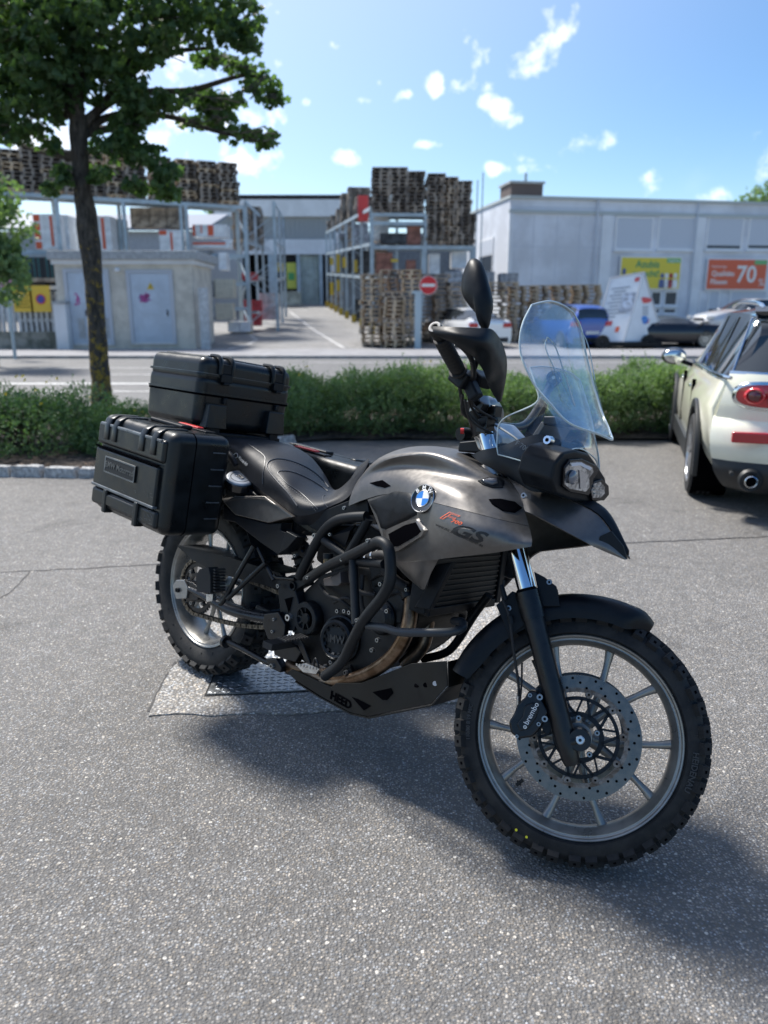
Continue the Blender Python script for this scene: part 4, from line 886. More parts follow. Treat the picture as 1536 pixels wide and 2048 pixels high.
for q in ([(1095, 674, -.06), (1091, 695, -.06), (1112, 745, -.058)], [(1095, 674, -.06), (1111, 694, -.045), (1130, 750, -.04), (1150, 811, -.055)], [(1159, 655, .10), (1176, 690, .115), (1190, 760, .11)]):
    b.tube([T(x, y, z+.006) for x, y, z in q], .0013, n=6, k=5)
b.build('channel_edge', mEdg, scr)
ls_ = [  # lower screen
 [(1060, 735, -.12), (1082, 733, -.06), (1110, 736, .0), (1140, 745, .06), (1160, 760, .12)],
 [(1072, 772, -.13), (1095, 775, -.07), (1128, 782, .0), (1158, 790, .07), (1172, 798, .13)],
 [(1072, 806, -.135), (1104, 812, -.075), (1144, 820, .0), (1174, 830, .075), (1183, 836, .14)],
 [(1004, 840, -.138), (1085, 852, -.10), (1156, 862, .0), (1186, 872, .07), (1190, 876, .14)],
 [(994, 884, -.138), (1080, 888, -.112), (1166, 892, .0), (1192, 903, .08), (1197, 912, .14)],
 [(996, 909, -.138), (1088, 929, -.118), (1150, 897, -.03), (1188, 915, .06), (1199, 940, .13)]]
b = MB(); rows = [[T(*p) for p in r] for r in ls_]; b.patch(rows, 6, 5, thick=.003, mi=0, medge=1, flip=True); scr2 = b.build('windscreen', [mScr, mEdg], moto, ang=60)
edgeline(rows, .0017, 'rolled_edge', scr2)
# ---- cockpit
b = MB(); b.prism([T(x, y, -.03) for x, y in [(1086, 832), (1110, 832), (1120, 842), (1118, 850), (1085, 850)]], (0, .16, 0)); b.build('instrument_visor', mBlk, moto, bev=.004)
b = MB(); b.prism([T(x, y, -.02) for x, y in [(1083, 842), (1090, 850), (1066, 888), (1055, 884)]], (0, .14, 0)); b.build('instrument_cluster', mat('grey_plastic', (.10, .105, .11), .5), moto, bev=.003)
b = MB(); b.prism([T(x, y, -.06) for x, y in [(1000, 905), (1060, 872), (1110, 880), (1125, 920), (1060, 930)]], (0, .12, 0)); b.build('cockpit_panel', mBlk, moto, bev=.004)
text('F 700 GS', .018, frameM(T(1052, 898, -.146), T(1075, 912, -.146)-T(1045, 892, -.146), None, (0, -1, .0)), mat('faint_print', (.18, .19, .2), .4), moto, ext=.0003)
# handlebar: right end traced, riser to the clamp
E_ = T(872, 659, -.405); Gr = T(917, 742, -.275); Cn = T(968, 838, -.06)
b = MB(); b.tube([E_.lerp(Gr, .02), E_.lerp(Gr, .5), Gr, T(950, 800, -.12), Cn, T(1002, 852, .06), T(1050, 850, .20), T(1085, 800, .33), T(1100, 775, .40)], .0125, n=14, k=5); bar = b.build('handlebar', mBlk2, moto)
b = MB(); d = (Gr-E_).normalized(); b.tube([E_+d*.03, E_+d*.08, Gr-d*.01], .0185, n=16, k=3)
for k in range(9): b.cyl(E_+d*(.04+.011*k), E_+d*(.044+.011*k), .0192, n=16)
b.cyl(Gr-d*.006, Gr, .023, n=16); b.build('grip', mGrip, bar)
b = MB(); b.lathe([(.006, -.0085), (.008, -.010), (.0145, -.010), (.016, -.006), (.0165, .02)], E_, d, n=24); b.mi = 1; b.lathe([(0, -.004), (.006, -.004), (.006, -.010)], E_, d, n=16); b.mi = 2; b.lathe([(.0105, -.0104), (.0140, -.0102), (.0150, -.0090)], E_, d, n=24); b.build('bar_end_weight', [mBlk2, mDark, mat('machined_ring', (.16, .17, .18), .5)], bar)
b = MB(); b.box(Gr+d*.028, (.05, .045, .042), Matrix.Rotation(.5, 3, 'Y')); b.box(Gr+d*.04+Vector((.03, 0, -.02)), (.05, .03, .03), Matrix.Rotation(.9, 3, 'Y')); b.build('switch_housing', mBlk, bar, bev=.006)
b = MB(); b.tube([Gr+d*.03+Vector((.03, 0, 0)), Gr+Vector((.06, -.02, -.005)), E_.lerp(Gr, .4)+Vector((.075, 0, -.02)), E_.lerp(Gr, .05)+Vector((.055, -.005, -.015))], .0065, n=10, k=4, flat=.8); b.build('brake_lever', mBlk2, bar)
b = MB(); b.prism([T(x, y, -.22) for x, y in [(925, 745), (945, 735), (962, 752), (958, 775), (935, 770)]], (0, .05, 0)); b.build('brake_fluid_reservoir', mBlk, bar, bev=.005)
b = MB(); b.cyl(T(951, 768, -.20), T(957, 762, -.20), .006, n=10); b.build('starter_switch', mRed, bar)
for (p, q, rr) in (((925, 790), (960, 850), .0042), ((930, 800), (985, 868), .0038), ((918, 765), (975, 862), .005), ((935, 770), (992, 840), .0035), ((945, 750), (965, 845), .004)):
    b = MB(); m_ = ((p[0]+q[0])/2-16, (p[1]+q[1])/2+6); b.tube([T(*p, -.24), T(*m_, -.19), T(*q, -.08)], rr, n=8, k=8); b.build('control_cable', mGrip, bar)
b = MB(); b.tube([T(990, 850, -.07), T(1015, 865, -.10), T(1035, 880, -.11), T(1045, 895, -.11)], .003, n=6, k=6); b.build('control_cable', mat('braided_hose', (.20, .21, .22), .4), bar)
b = MB()   # riser clamp blocks
b.tube([T(945, 800, -.10), T(952, 835, -.09), T(962, 870, -.08)], .022, n=14, k=3); b.tube([T(982, 805, -.02), T(985, 850, -.02)], .020, n=14, k=2); b.box(T(985, 822, -.06), (.04, .035, .03)); b.box(T(960, 812, -.10), (.035, .03, .028), Matrix.Rotation(.4, 3, 'Y')); b.box(T(972, 850, -.09), (.03, .04, .045)); b.build('bar_riser', mBlk2, bar, bev=.003)
b = MB(); q = [(938, 835), (975, 842), (1000, 870), (1002, 890), (985, 895), (955, 880), (940, 862)]; b.prism([T(x, y, -.07) for x, y in q], (0, .14, 0)); b.build('fork_bridge', mat('silver_casting', (.42, .43, .44), .38, .8, var=.15, vscale=20), moto, bev=.008, seg=3)
b = MB(); q = [(943, 868), (985, 880), (1000, 905), (978, 912), (955, 898)]; b.prism([T(x, y, -.055) for x, y in q], (0, .11, 0)); b.build('lower_bridge', MATS['silver_casting'], moto, bev=.006)
b = MB(); b.cyl(T(920, 868, -.10), T(936, 868, -.07), .018, .017, n=16); b.build('ignition_switch', mBlk, moto); b = MB(); b.cyl(T(921, 862, -.115), T(928, 862, -.11), .008, n=10); b.build('switch_button', mRed, moto)
b = MB(); b.prism([T(x, y, -.05) for x, y in [(918, 884), (958, 880), (962, 905), (915, 903)]], (0, .10, 0)); b.build('tank_bag_mount', mBlk, moto, bev=.004)
# hand guard
hgr = [[(864, 652, -.428), (912, 654, -.425), (960, 656, -.39), (986, 660, -.35), (1005, 688, -.27), (1014, 722, -.20), (1012, 758, -.16), (1003, 803, -.14)],
       [(866, 663, -.432), (912, 668, -.438), (952, 678, -.415), (978, 692, -.375), (997, 715, -.30), (1006, 740, -.235), (1006, 768, -.19), (1001, 803, -.158)],
       [(873, 671, -.428), (912, 681, -.43), (948, 697, -.405), (968, 714, -.36), (984, 738, -.30), (992, 758, -.245), (996, 780, -.20), (998, 804, -.165)],
       [(882, 676, -.41), (912, 690, -.41), (944, 712, -.38), (962, 734, -.335), (973, 757, -.285), (979, 775, -.235), (987, 790, -.20), (996, 805, -.165)]]
b = MB(); b.patch([[T(*p) for p in r] for r in hgr], 6, 5, thick=.006, flip=True); b.build('handguard', mBlk, moto, ang=60)
hgl = [[(1117, 742, .42), (1098, 752, .41), (1086, 786, .38), (1072, 825, .30), (1052, 862, .20)], [(1122, 758, .42), (1108, 772, .41), (1096, 800, .37), (1086, 838, .30), (1070, 872, .20)]]
b = MB(); b.patch([[T(*p) for p in r] for r in hgl], 4, 5, thick=.02); b.build('handguard', mBlk, moto, ang=60)
b = MB(); p = T(1107, 755, .395); nn_ = (cL-p).normalized(); b.cyl(p-nn_*.03, p+nn_*.004, .023, .021, n=20); b.mi = 1; b.cyl(p+nn_*.004, p+nn_*.006, .006, n=12); b.build('bar_end_weight', [mBlk, mAlu], bar)
# mirror
mo = [(952, 517), (963, 525), (973, 551), (982, 586), (985, 609), (982, 630), (976, 655), (967, 658), (960, 652), (955, 632), (943, 617), (929, 598), (924, 577), (928, 550), (935, 530), (943, 519)]
c0 = sum((T(x, y, -.34) for x, y in mo), Vector())/len(mo); P = crom([T(x, y, -.34) for x, y in mo+mo[:1]], 3)[:-1]; dd = Vector((.25, -.97, .1)).normalized(); b = MB(); L = len(P); vs = []
for s_, o_ in ((.60, -.020), (.86, -.016), (.97, -.008), (1.0, 0), (.97, .009), (.84, .020), (.5, .028), (.18, .030)): vs += [c0+(p-c0)*s_+dd*o_ for p in P]
b.add(vs + [c0+dd*.030], [(k*L+i, k*L+(i+1) % L, (k+1)*L+(i+1) % L, (k+1)*L+i) for k in range(7) for i in range(L)] + [(7*L+i, 7*L+(i+1) % L, 8*L) for i in range(L)] + [tuple(range(L-1, -1, -1))])
mir = b.build('mirror', mBlk, moto, ang=60); b = MB(); b.tube([T(967, 650, -.335), T(968, 670, -.31), T(962, 700, -.27), T(945, 745, -.22)], .007, n=10, k=4); b.build('mirror_stem', mBlk2, mir)
# ---- seat
sr = [  # columns rear -> nose; rows: right bottom, right top, crown right, centre, left top, left bottom
 [(440, 893, -.115), (470, 928, -.135), (515, 975, -.15), (562, 1008, -.160), (592, 1030, -.160), (628, 1027, -.145), (662, 1012, -.125), (694, 996, -.105), (716, 966, -.085), (737, 925, -.07)],
 [(444, 880, -.118), (480, 903, -.135), (528, 944, -.15), (566, 976, -.160), (592, 1003, -.160), (625, 1010, -.145), (658, 1002, -.120), (690, 983, -.095), (712, 953, -.078), (737, 922, -.065)],
 [(452, 874, -.09), (497, 888, -.095), (545, 916, -.10), (578, 948, -.11), (602, 976, -.11), (632, 993, -.10), (660, 995, -.085), (690, 975, -.065), (712, 947, -.05), (737, 920, -.04)],
 [(462, 872, 0), (515, 880, 0), (566, 898, 0), (602, 925, 0), (628, 956, 0), (648, 978, 0), (668, 986, 0), (694, 967, 0), (715, 938, 0), (738, 917, 0)],
 [(475, 872, .09), (530, 878, .095), (585, 892, .10), (618, 912, .11), (641, 940, .11), (655, 965, .10), (672, 980, .085), (698, 961, .065), (717, 934, .05), (738, 916, .04)],
 [(482, 884, .12), (538, 890, .135), (592, 905, .14), (628, 925, .145), (650, 950, .14), (664, 975, .13), (680, 990, .11), (702, 968, .095), (718, 942, .08), (738, 920, .065)]]
b = MB(); rows = [[T(*p) for p in r] for r in sr]; b.patch(rows, 5, 4); bSeat = bv(b); b.patch([[p+Vector((0, .02, -.03)) for p in rows[0]], rows[0]], 5, 1); seat = b.build('seat', mSeat, moto, ang=75)
def sline(pts, r, m, name, par, off=.0012, k=8):
    P = []
    for i, p in enumerate(crom([Vector((x, y, 0)) for x, y in pts], k)):
        q = onto(bSeat, p.x, p.y, off)
        if q is not None: P.append(q)
    if len(P) > 2:
        b = MB(); b.tube(P, r, n=6, k=1); return b.build(name, m, par)
mPip = mat('seat_piping', (.075, .078, .085), .4)
sline([(595, 1012), (590, 1005), (575, 985), (555, 963), (540, 945), (534, 933), (540, 922), (560, 918), (590, 925), (618, 938), (640, 955), (657, 975)], .0022, mPip, 'piping', seat)
sline([(636, 1018), (622, 1005), (600, 985), (575, 968), (560, 952), (556, 946), (562, 942), (585, 944), (612, 955), (635, 968), (655, 982)], .0015, mPip, 'piping', seat)
sline([(526, 968), (526, 950), (530, 925), (528, 912), (510, 898), (496, 888)], .0014, mPip, 'piping', seat)
sline([(657, 1016), (648, 1005), (646, 994), (650, 990)], .0014, mPip, 'piping', seat)
b = MB()
for path in ([(588, 998), (570, 975), (548, 950), (541, 934), (548, 924), (570, 922), (600, 932), (630, 950), (650, 970)], [(632, 1022), (614, 1003), (590, 983), (568, 966), (553, 948)]):
    Q = crom([Vector((x, y, 0)) for x, y in path], 12)
    for i in range(0, len(Q)-1, 2):
        p = onto(bSeat, Q[i].x, Q[i].y, .0012); q = onto(bSeat, Q[i+1].x, Q[i+1].y, .0012)
        if p is not None and q is not None: b.cyl(p, p.lerp(q, .8), .0006, n=4)
b.build('stitching', mSti, seat)['kind'] = 'stuff'
def seattext(s, size, p0, p1, m):
    cu = bpy.data.curves.new('t', 'FONT'); cu.body = s; cu.size = 1; cu.offset = .02; cu.resolution_u = 2; t = bpy.data.objects.new('t', cu); COL.objects.link(t); bpy.context.view_layer.update(); me = bpy.data.meshes.new_from_object(t); bpy.data.objects.remove(t)
    x1 = max(v.co.x for v in me.vertices); d = Vector((p1[0]-p0[0], p1[1]-p0[1])); up = Vector((d.y, -d.x)).normalized()*size
    for v in me.vertices:
        q = Vector(p0)+d*(v.co.x/x1)+up*v.co.y; h = onto(bSeat, q.x, q.y, .0012); v.co = h if h is not None else T(q.x, q.y, -.14)
    me.name = 'lettering'; me.materials.clear(); me.materials.append(m); o = bpy.data.objects.new('lettering', me); COL.objects.link(o); o.parent = seat
seattext('Wunderlich', 9, (476, 916), (493, 932), mWhite)
P = [onto(bSeat, 472.5+4*math.cos(a), 911+4.6*math.sin(a), .0012) for a in [2*PI*i/12 for i in range(12)]]
if all(p is not None for p in P): 
    b = MB(); b.tube(P+P[:1], .0009, n=5, k=1); b.build('seat_logo', mWhite, seat)
# ---- tail panels, fuel cap
b = MB(); q = [(446, 1004), (468, 992), (528, 992), (585, 1034), (536, 1046), (470, 1030)]; b.prism([T(x, y, -.175) for x, y in q], (0, .04, 0)); 
tl = b.build('tail_panel', mGun, moto, bev=.004)
b = MB(); b.patch([[T(440, 992, -.12), T(470, 990, -.12), T(530, 991, -.13), T(575, 1018, -.15)], [T(448, 1004, -.175), T(470, 998, -.178), T(530, 998, -.178), T(584, 1033, -.176)]], 2, 2, thick=.003, flip=True); b.build('tail_panel_top', mGun, tl)
b = MB(); q = [(445, 1008), (470, 1030), (536, 1047), (562, 1046), (560, 1060), (594, 1074), (574, 1097), (556, 1110), (520, 1085), (470, 1045), (445, 1040)]; b.prism([T(x, y, -.168) for x, y in q], (0, .05, 0)); b.build('tail_underpanel', mBlk, moto, bev=.004)
b = MB(); b.prism([T(x, y, -.183) for x, y in [(572, 1062), (594, 1074), (574, 1097), (557, 1108)]], (0, .02, 0)); b.build('tail_fin', mBlk, moto, bev=.002)
b = MB(); q = [(426, 962), (442, 966), (520, 974), (540, 992), (470, 998), (440, 988), (424, 972)]; b.prism([T(x, y, -.09) for x, y in q], (0, -.055, 0)); b.build('filler_housing', mBlk, moto, bev=.006, seg=3)
pc2 = T(480, 959, -.150); vw = (cL-pc2).normalized(); vh = Vector((vw.x, vw.y, 0)).normalized(); nc = Vector((0, 0, 1))
for k_ in range(60):
    nc = (Vector((0, 0, 1)) + vh*k_*.02).normalized()
    if nc.dot(vw) > .50: break
b = MB(); b.lathe([(.0, .010), (.040, .010), (.046, .0085), (.048, .006), (.0485, -.006)], pc2, nc, n=40); cap = b.build('fuel_cap', mat('brushed_cap', (.40, .43, .47), .4, .3), moto, ang=40)
b = MB(); b.lathe([(.049, -.010), (.0495, .004), (.053, .006), (.056, .004), (.057, -.02)], pc2, nc, n=40); b.build('fuel_cap_ring', mBlkG, cap)
b = MB(); u_, v_, _ = basis(nc, Vector((1, 0, 0))); b.bar(pc2+nc*.0108-v_*.014, pc2+nc*.0108+v_*.014, .016, .003, up=nc); b.build('fuel_cap_lock', mAlu, cap, bev=.001); b = MB(); b.lathe([(.031, .0103), (.0322, .0108), (.0334, .0103)], pc2, nc, n=32); b.bar(pc2+nc*.0125-v_*.005, pc2+nc*.0125+v_*.004, .003, .001, up=nc); b.build('fuel_cap_groove', mDark, cap)
# side frame covers between seat and crash bar
b = MB(); b.prism([T(x, y, -.13) for x, y in [(600, 1040), (700, 1000), (735, 998), (738, 1030), (690, 1035), (645, 1068), (620, 1055)]], (0, .03, 0)); b.build('frame_cover', mBlk, moto, bev=.003)
b = MB(); q = [T(660, 1072, -.135), T(714, 1046, -.135), T(690, 1094, -.135)]; ap = T(700, 1062, -.155); b.add(q+[ap], [(0, 1, 3), (1, 2, 3), (2, 0, 3)]); b.build('side_cover', mBlk, moto, smooth=False)
b = MB(); b.prism([T(x, y, -.12) for x, y in [(588, 1044), (598, 1040), (652, 1068), (646, 1082)]], (0, .02, 0)); b.build('subframe_rail', mBlk2, moto, bev=.002)
for (x, y, r) in ((629, 1071, .008), (661, 1069, .006), (689, 1016, .006), (557, 1172, .008), (591, 1111, .006)): bolt(T(x, y, -.150), RT, r, .005)
# ---- frame, crash bars (powder coated tubes)
def tb(name, pts, r, m=mTube, par=None, k=5, mirror=False):
    P = [T(*p) for p in pts]; b = MB(); b.tube(P, r, n=14, k=k); o = b.build(name, m, par or moto)
    if mirror: c = MB(); c.tube([Vector((p.x, -p.y, p.z)) for p in P], r, n=14, k=k); c.build(name, m, par or moto)
    return o
tb('frame_tube', [(598, 1155, -.135), (625, 1100, -.14), (648, 1062, -.145), (672, 1042, -.15), (700, 1035, -.155), (733, 1033, -.155)], .0155, mirror=True)
tb('frame_tube', [(648, 1080, -.142), (692, 1112, -.142)], .0135, k=1, mirror=True)
tb('frame_tube', [(738, 1036, -.150), (715, 1078, -.148), (688, 1125, -.14)], .0145, mirror=True)
cb = tb('crash_bar', [(614, 1160, -.16), (655, 1133, -.19), (700, 1112, -.235), (740, 1092, -.27), (760, 1084, -.285), (776, 1096, -.29), (781, 1130, -.292), (779, 1165, -.292), (764, 1195, -.285), (728, 1240, -.27), (704, 1285, -.25), (683, 1325, -.22), (650, 1352, -.18)], .0155, mirror=True)
tb('crash_bar_strut', [(706, 1118, -.235), (709, 1180, -.245), (712, 1248, -.262)], .0125, par=cb, k=2); tb('crash_bar_strut', [(718, 1123, -.23), (768, 1128, -.288)], .0115, par=cb, k=1)
tb('crash_bar_strut', [(736, 1252, -.262), (770, 1256, -.27), (800, 1264, -.27), (860, 1265, -.25), (902, 1264, -.215), (925, 1256, -.175), (924, 1244, -.14), (908, 1242, -.10)], .0112, mat('grey_tube', (.022, .027, .033), .45, var=.15, vscale=20), par=cb)
tb('crash_bar', [(978, 1190, .05), (948, 1230, .05), (915, 1282, .05), (890, 1306, .05), (845, 1318, .04)], .0125, mTube); tb('crash_bar_strut', [(905, 1218, .0), (926, 1222, .06), (922, 1245, .08)], .012, mTube, par=cb)
for (x, y, z) in ((686, 1119, -.232), (617, 1155, -.178), (716, 1240, -.275), (738, 1081, -.285)): bolt(T(x, y, z), RT, .006, .008, cb)
# pivot casting
b = MB(); b.prism([T(x, y, -.135) for x, y in [(554, 1160), (582, 1150), (612, 1152), (610, 1170), (590, 1180), (600, 1215), (588, 1262), (575, 1262), (560, 1225), (556, 1190)]], (0, .04, 0)); fr = b.build('pivot_casting', mTube, moto, bev=.004)
b = MB(); b.prism([T(x, y, -.137) for x, y in [(570, 1198), (585, 1194), (578, 1225)]], (0, -.002, 0)); b.build('casting_recess', mDark, fr, smooth=False)
b = MB(); b.lathe([(.002, -.001), (.0095, -.001), (.011, .003), (.015, .004), (.016, 0)], T(585, 1172, -.138), RT, n=20); b.mi = 1; b.cyl(T(585, 1172, -.1385), T(585, 1172, -.140), .008, n=12); b.build('casting_boss', [mTube, mDark], fr)
bolt(T(578, 1235, -.139), RT, .013, .008, fr, mAlu); 
# heel guard plate
b = MB(); b.prism([T(x, y, -.155) for x, y in [(528, 1228), (556, 1224), (570, 1250), (568, 1270), (552, 1282), (535, 1278), (525, 1250)]], (0, .02, 0)); hg = b.build('heel_guard', mBlk2, moto, bev=.003)
for x, y in ((548, 1239), (545, 1263)): bolt(T(x, y, -.157), RT, .006, .004, hg)
# ---- engine
b = MB()
b.prism([T(x, y, -.105) for x, y in [(600, 1190), (640, 1150), (700, 1130), (770, 1140), (825, 1180), (835, 1240), (800, 1300), (720, 1350), (640, 1350), (600, 1320), (585, 1270)]], (0, .23, 0)); eng = b.build('engine_block', mEng2, moto, bev=.01)
b = MB(); b.prism([T(x, y, -.10) for x, y in [(640, 1050), (740, 1050), (800, 1090), (820, 1150), (790, 1180), (680, 1160), (630, 1120)]], (0, .20, 0)); b.build('airbox', mEng2, moto, bev=.01)
b = MB(); b.prism([T(x, y, -.11) for x, y in [(735, 1125), (775, 1120), (815, 1180), (800, 1250), (758, 1240), (742, 1180)]], (0, .22, 0)); b.build('cylinder_block', mEng, eng, bev=.008)
for k in range(4):
    b = MB(); b.tube([T(742+k*9, 1160+k*12, -.113), T(760+k*10, 1150+k*12, -.116), T(785+k*7, 1150+k*12, -.113)], .004, n=6, k=3); b.build('engine_rib', mEng, eng)
pk = T(674, 1279, -.135)   # clutch cover with raised lettering
nk = Vector((.10, -1, .04)).normalized()
b = MB(); b.lathe([(0, .004), (.045, .004), (.0465, .010), (.053, .012), (.060, .008), (.063, -.002), (.066, -.012), (.072, -.014), (.074, -.05)], pk, nk, n=48); b.mi = 1
cc = b.build('clutch_cover', mEng, eng, ang=35)
b = MB()
for i in range(12):
    a = 2*PI*i/12; u_, v_, _ = basis(nk); d_ = u_*math.cos(a)+v_*math.sin(a); b.bar(pk+nk*.005+d_*.041, pk+nk*.009+d_*.0465, .010, .007, up=nk)
b.build('cover_notches', mEng, cc, smooth=False)
ex_ = (T(694, 1283, -.135)-T(657, 1276, -.135)).normalized(); text('BMW', .034, frameM(pk+nk*.0055-ex_*.004, ex_, None, nk), mat('raised_letter', (.05, .054, .06), .35, .5), cc, ext=.0016, bold=.0006)
for i, (x, y) in enumerate([(676, 1222), (690, 1222), (651, 1333), (663, 1324), (756, 1340-60), (775, 1222), (762, 1168), (700, 1225), (745, 1300)]): bolt(T(x, y, -.135), RT, .0075, .006, eng)
pa = T(760, 1235, -.12); b = MB(); b.lathe([(0, .010), (.028, .010), (.032, .006), (.046, .003), (.052, -.004), (.054, -.03)], pa, RT, n=36); b.build('alternator_cover', mEng, eng)
# front sprocket cover with spokes
ps_ = T(612, 1237, -.130); b = MB(); b.lathe([(.034, 0), (.036, .007), (.050, .007), (.054, .002), (.056, -.03)], ps_, RT, n=40); b.lathe([(0, .006), (.015, .006), (.018, 0)], ps_, RT, n=24)
for i in range(5):
    a = PI/2+PI*.25+PI*i/4.2; d_ = Vector((math.cos(a), 0, math.sin(a))); b.bar(ps_+d_*.010+RT*.002, ps_+d_*.036+RT*.002, .0055, .006, up=RT)
b.prism([T(582, 1222, -.128), T(600, 1205, -.128), T(612, 1204, -.128), T(612, 1268, -.128), T(585, 1264, -.128)], (0, .02, 0)); b.build('sprocket_cover', mEng, eng, ang=40)
# hoses, reservoir, rectifier
b = MB(); b.cyl(T(655, 1136, -.16), T(656, 1116, -.16), .013, .014, n=20); cu_ = b.build('rear_brake_reservoir', mAmb, moto); b = MB(); b.cyl(T(656, 1117, -.16), T(656, 1107, -.16), .0155, .0155, n=20); b.build('reservoir_cap', mBlk, cu_)
b = MB(); b.prism([T(x, y, -.15) for x, y in [(646, 1158), (672, 1150), (680, 1144), (682, 1166), (676, 1172), (648, 1172)]], (0, .04, 0)); b.build('reservoir_bracket', mat('brown_grey_box', (.085, .075, .075), .4), moto, bev=.002)
for P_, r_ in (([(700, 1130, -.13), (706, 1170, -.15), (722, 1185, -.14), (750, 1190, -.12)], .008), ([(735, 1115, -.14), (765, 1110, -.16), (790, 1120, -.16)], .014), ([(640, 1170, -.12), (655, 1190, -.14), (680, 1200, -.14), (700, 1215, -.12)], .006), ([(668, 1205, -.13), (690, 1195, -.14), (712, 1205, -.12)], .005), ([(725, 1150, -.12), (722, 1200, -.13), (730, 1230, -.12)], .007), ([(770, 1140, -.13), (795, 1165, -.14), (815, 1175, -.13)], .016)): tb('hose', [p for p in P_], r_, mGrip)
for x, y in ((748, 1112), (758, 1110), (735, 1120)): 
    b = MB(); b.lathe([(.015, -.003), (.0162, -.003), (.0162, .003), (.015, .003)], T(x, y, -.15), T(x+10, y-2, -.15)-T(x, y, -.15), n=20, closed=True); b.build('hose_clamp', mAlu, moto)
# exhaust
ex1 = tb('exhaust_header', [(822, 1185, -.115), (822, 1215, -.12), (815, 1260, -.13), (795, 1300, -.135), (765, 1330, -.135), (725, 1352, -.13), (680, 1364, -.125), (640, 1366, -.12)], .0205, mExh, k=6)
tb('exhaust_header', [(862, 1200, -.02), (855, 1240, -.02), (845, 1290, -.03), (810, 1330, -.04)], .022, mExh)
tb('exhaust_collector', [(580, 1333, -.10), (610, 1342, -.105), (640, 1356, -.11), (668, 1366, -.115)], .027, mExh)
b = MB(); b.cyl(T(818, 1178, -.11), T(822, 1196, -.115), .028, .026, n=24); b.build('exhaust_flange', mEng, ex1); bolt(T(814, 1179, -.145), RT, .006, .006, ex1)
# radiator: core with fins, frame
RX = T(850, 1216, -.17).x; RZ = T(850, 1216, -.17).z
b = MB(); b.bx(RX-.03, RX, -.165, .165, RZ, RZ+.24); rad = b.build('radiator', mRad, moto, smooth=False)
for i in range(14): b = MB(); b.bx(RX+.0005, RX+.006, -.155, .155, RZ+.008+i*.015, RZ+.012+i*.015); b.build('cooling_fin', mat('fin_black', (.010, .010, .011), .5, .2), rad, smooth=False)
b = MB(); b.bx(RX-.045, RX+.01, -.185, -.160, RZ-.015, RZ+.25); b.bx(RX-.045, RX+.01, .160, .185, RZ-.015, RZ+.25); b.bx(RX-.04, RX+.008, -.16, .16, RZ-.025, RZ); b.build('radiator_frame', mBlk, rad, bev=.004)
b = MB(); b.prism([T(x, y, -.19) for x, y in [(868, 1130), (905, 1124), (880, 1175), (858, 1220), (828, 1215), (850, 1178)]], (0, .02, 0)); b.build('radiator_shroud', mBlk, moto, bev=.003)
# skid plate: bent sheet with cut outs shown as recesses
A_ = T(895, 1317, -.02); sk = MB()
pol = [(575, 1345), (584, 1338), (600, 1345), (662, 1374), (672, 1366), (722, 1366), (822, 1327), (893, 1322), (894, 1372), (862, 1408), (735, 1433), (700, 1425), (640, 1392), (590, 1360)]
sk.prism([T(x, y, -.150) for x, y in pol], (0, .004, 0)); skid = sk.build('skid_plate', mSkid, moto, smooth=False, bev=.0015)
b = MB(); bot = [T(590, 1362, -.150), T(640, 1394, -.150), T(702, 1427, -.150), T(738, 1435, -.150), T(862, 1410, -.150), T(895, 1373, -.150), T(895, 1323, -.150)]
b.patch([bot, [p+Vector((0, .27, 0)) for p in bot]], 1, 1, thick=.004); b.build('skid_plate_floor', mSkid, skid, smooth=False)
for q in ([(704, 1394), (715, 1398), (742, 1412), (728, 1421)], [(745, 1384), (782, 1376), (786, 1386), (774, 1400), (766, 1400)]): 
    b = MB(); b.prism([T(x, y, -.1515) for x, y in q], (0, -.001, 0)); b.build('cut_out', mDark, skid, smooth=False)
for x in (833, 851): b = MB(); b.cyl(T(x, 1370+ (851-x)*.1, -.1505), T(x, 1370, -.152), .0065, n=16); b.build('cut_out', mDark, skid)
b = MB(); b.cyl(T(870, 1367, -.1505), T(870, 1367, -.152), .0065, n=16); b.build('cut_out', mat('seen_through', (.5, .5, .5), .7), skid)
d_ = T(702, 1410, -.15)-T(662, 1388, -.15); text('HEED', .036, frameM(T(681, 1401, -.1520), d_, None, RT), mDark, skid, ext=.0006, bold=.001)
bolt(T(692, 1345, -.14), RT, .008, .006); b = MB(); b.prism([T(x, y, -.135) for x, y in [(665, 1355), (680, 1335), (700, 1330), (706, 1352), (690, 1366)]], (0, .01, 0)); b.build('skid_bracket', mBlk2, skid)
# foot peg, brake pedal
b = MB(); p0, p1 = T(560, 1290, -.14), T(560, 1290, -.245); b.box((p0+p1)/2+Vector((0, 0, .004)), (.045, .105, .022)); 
for k in range(9): b.bx(p1.x-.022, p1.x+.022, p1.y+.004+k*.011, p1.y+.009+k*.011, p1.z+.013, p1.z+.020)
b.build('footpeg', mGrip, moto, smooth=False, bev=.002)
b = MB(); b.prism([T(x, y, -.15) for x, y in [(545, 1296), (590, 1290), (602, 1305), (590, 1325), (565, 1318), (548, 1310)]], (0, .03, 0)); b.build('footpeg_bracket', mBlk2, moto, bev=.004)
b = MB(); pp = [(568, 1272), (598, 1278), (604, 1285), (620, 1325), (613, 1328), (595, 1290), (570, 1282)]; b.prism([T(x, y, -.165) for x, y in pp], (0, .008, 0)); ped = b.build('brake_pedal', mBlk2, moto, bev=.0015)
b = MB(); b.prism([T(x, y, -.175) for x, y in [(592, 1330), (612, 1326), (638, 1338), (632, 1348), (606, 1344)]], (0, .03, 0))
for k in range(7): b.box(T(594+k*6.2, 1329+k*1.3, -.176), (.006, .004, .008))
b.build('pedal_plate', mAlu, ped, smooth=False); tb('pedal_loop', [(627, 1343, -.17), (628, 1325, -.17), (631, 1317, -.17), (636, 1328, -.17), (640, 1352, -.16)], .0035, mBlk2, ped)
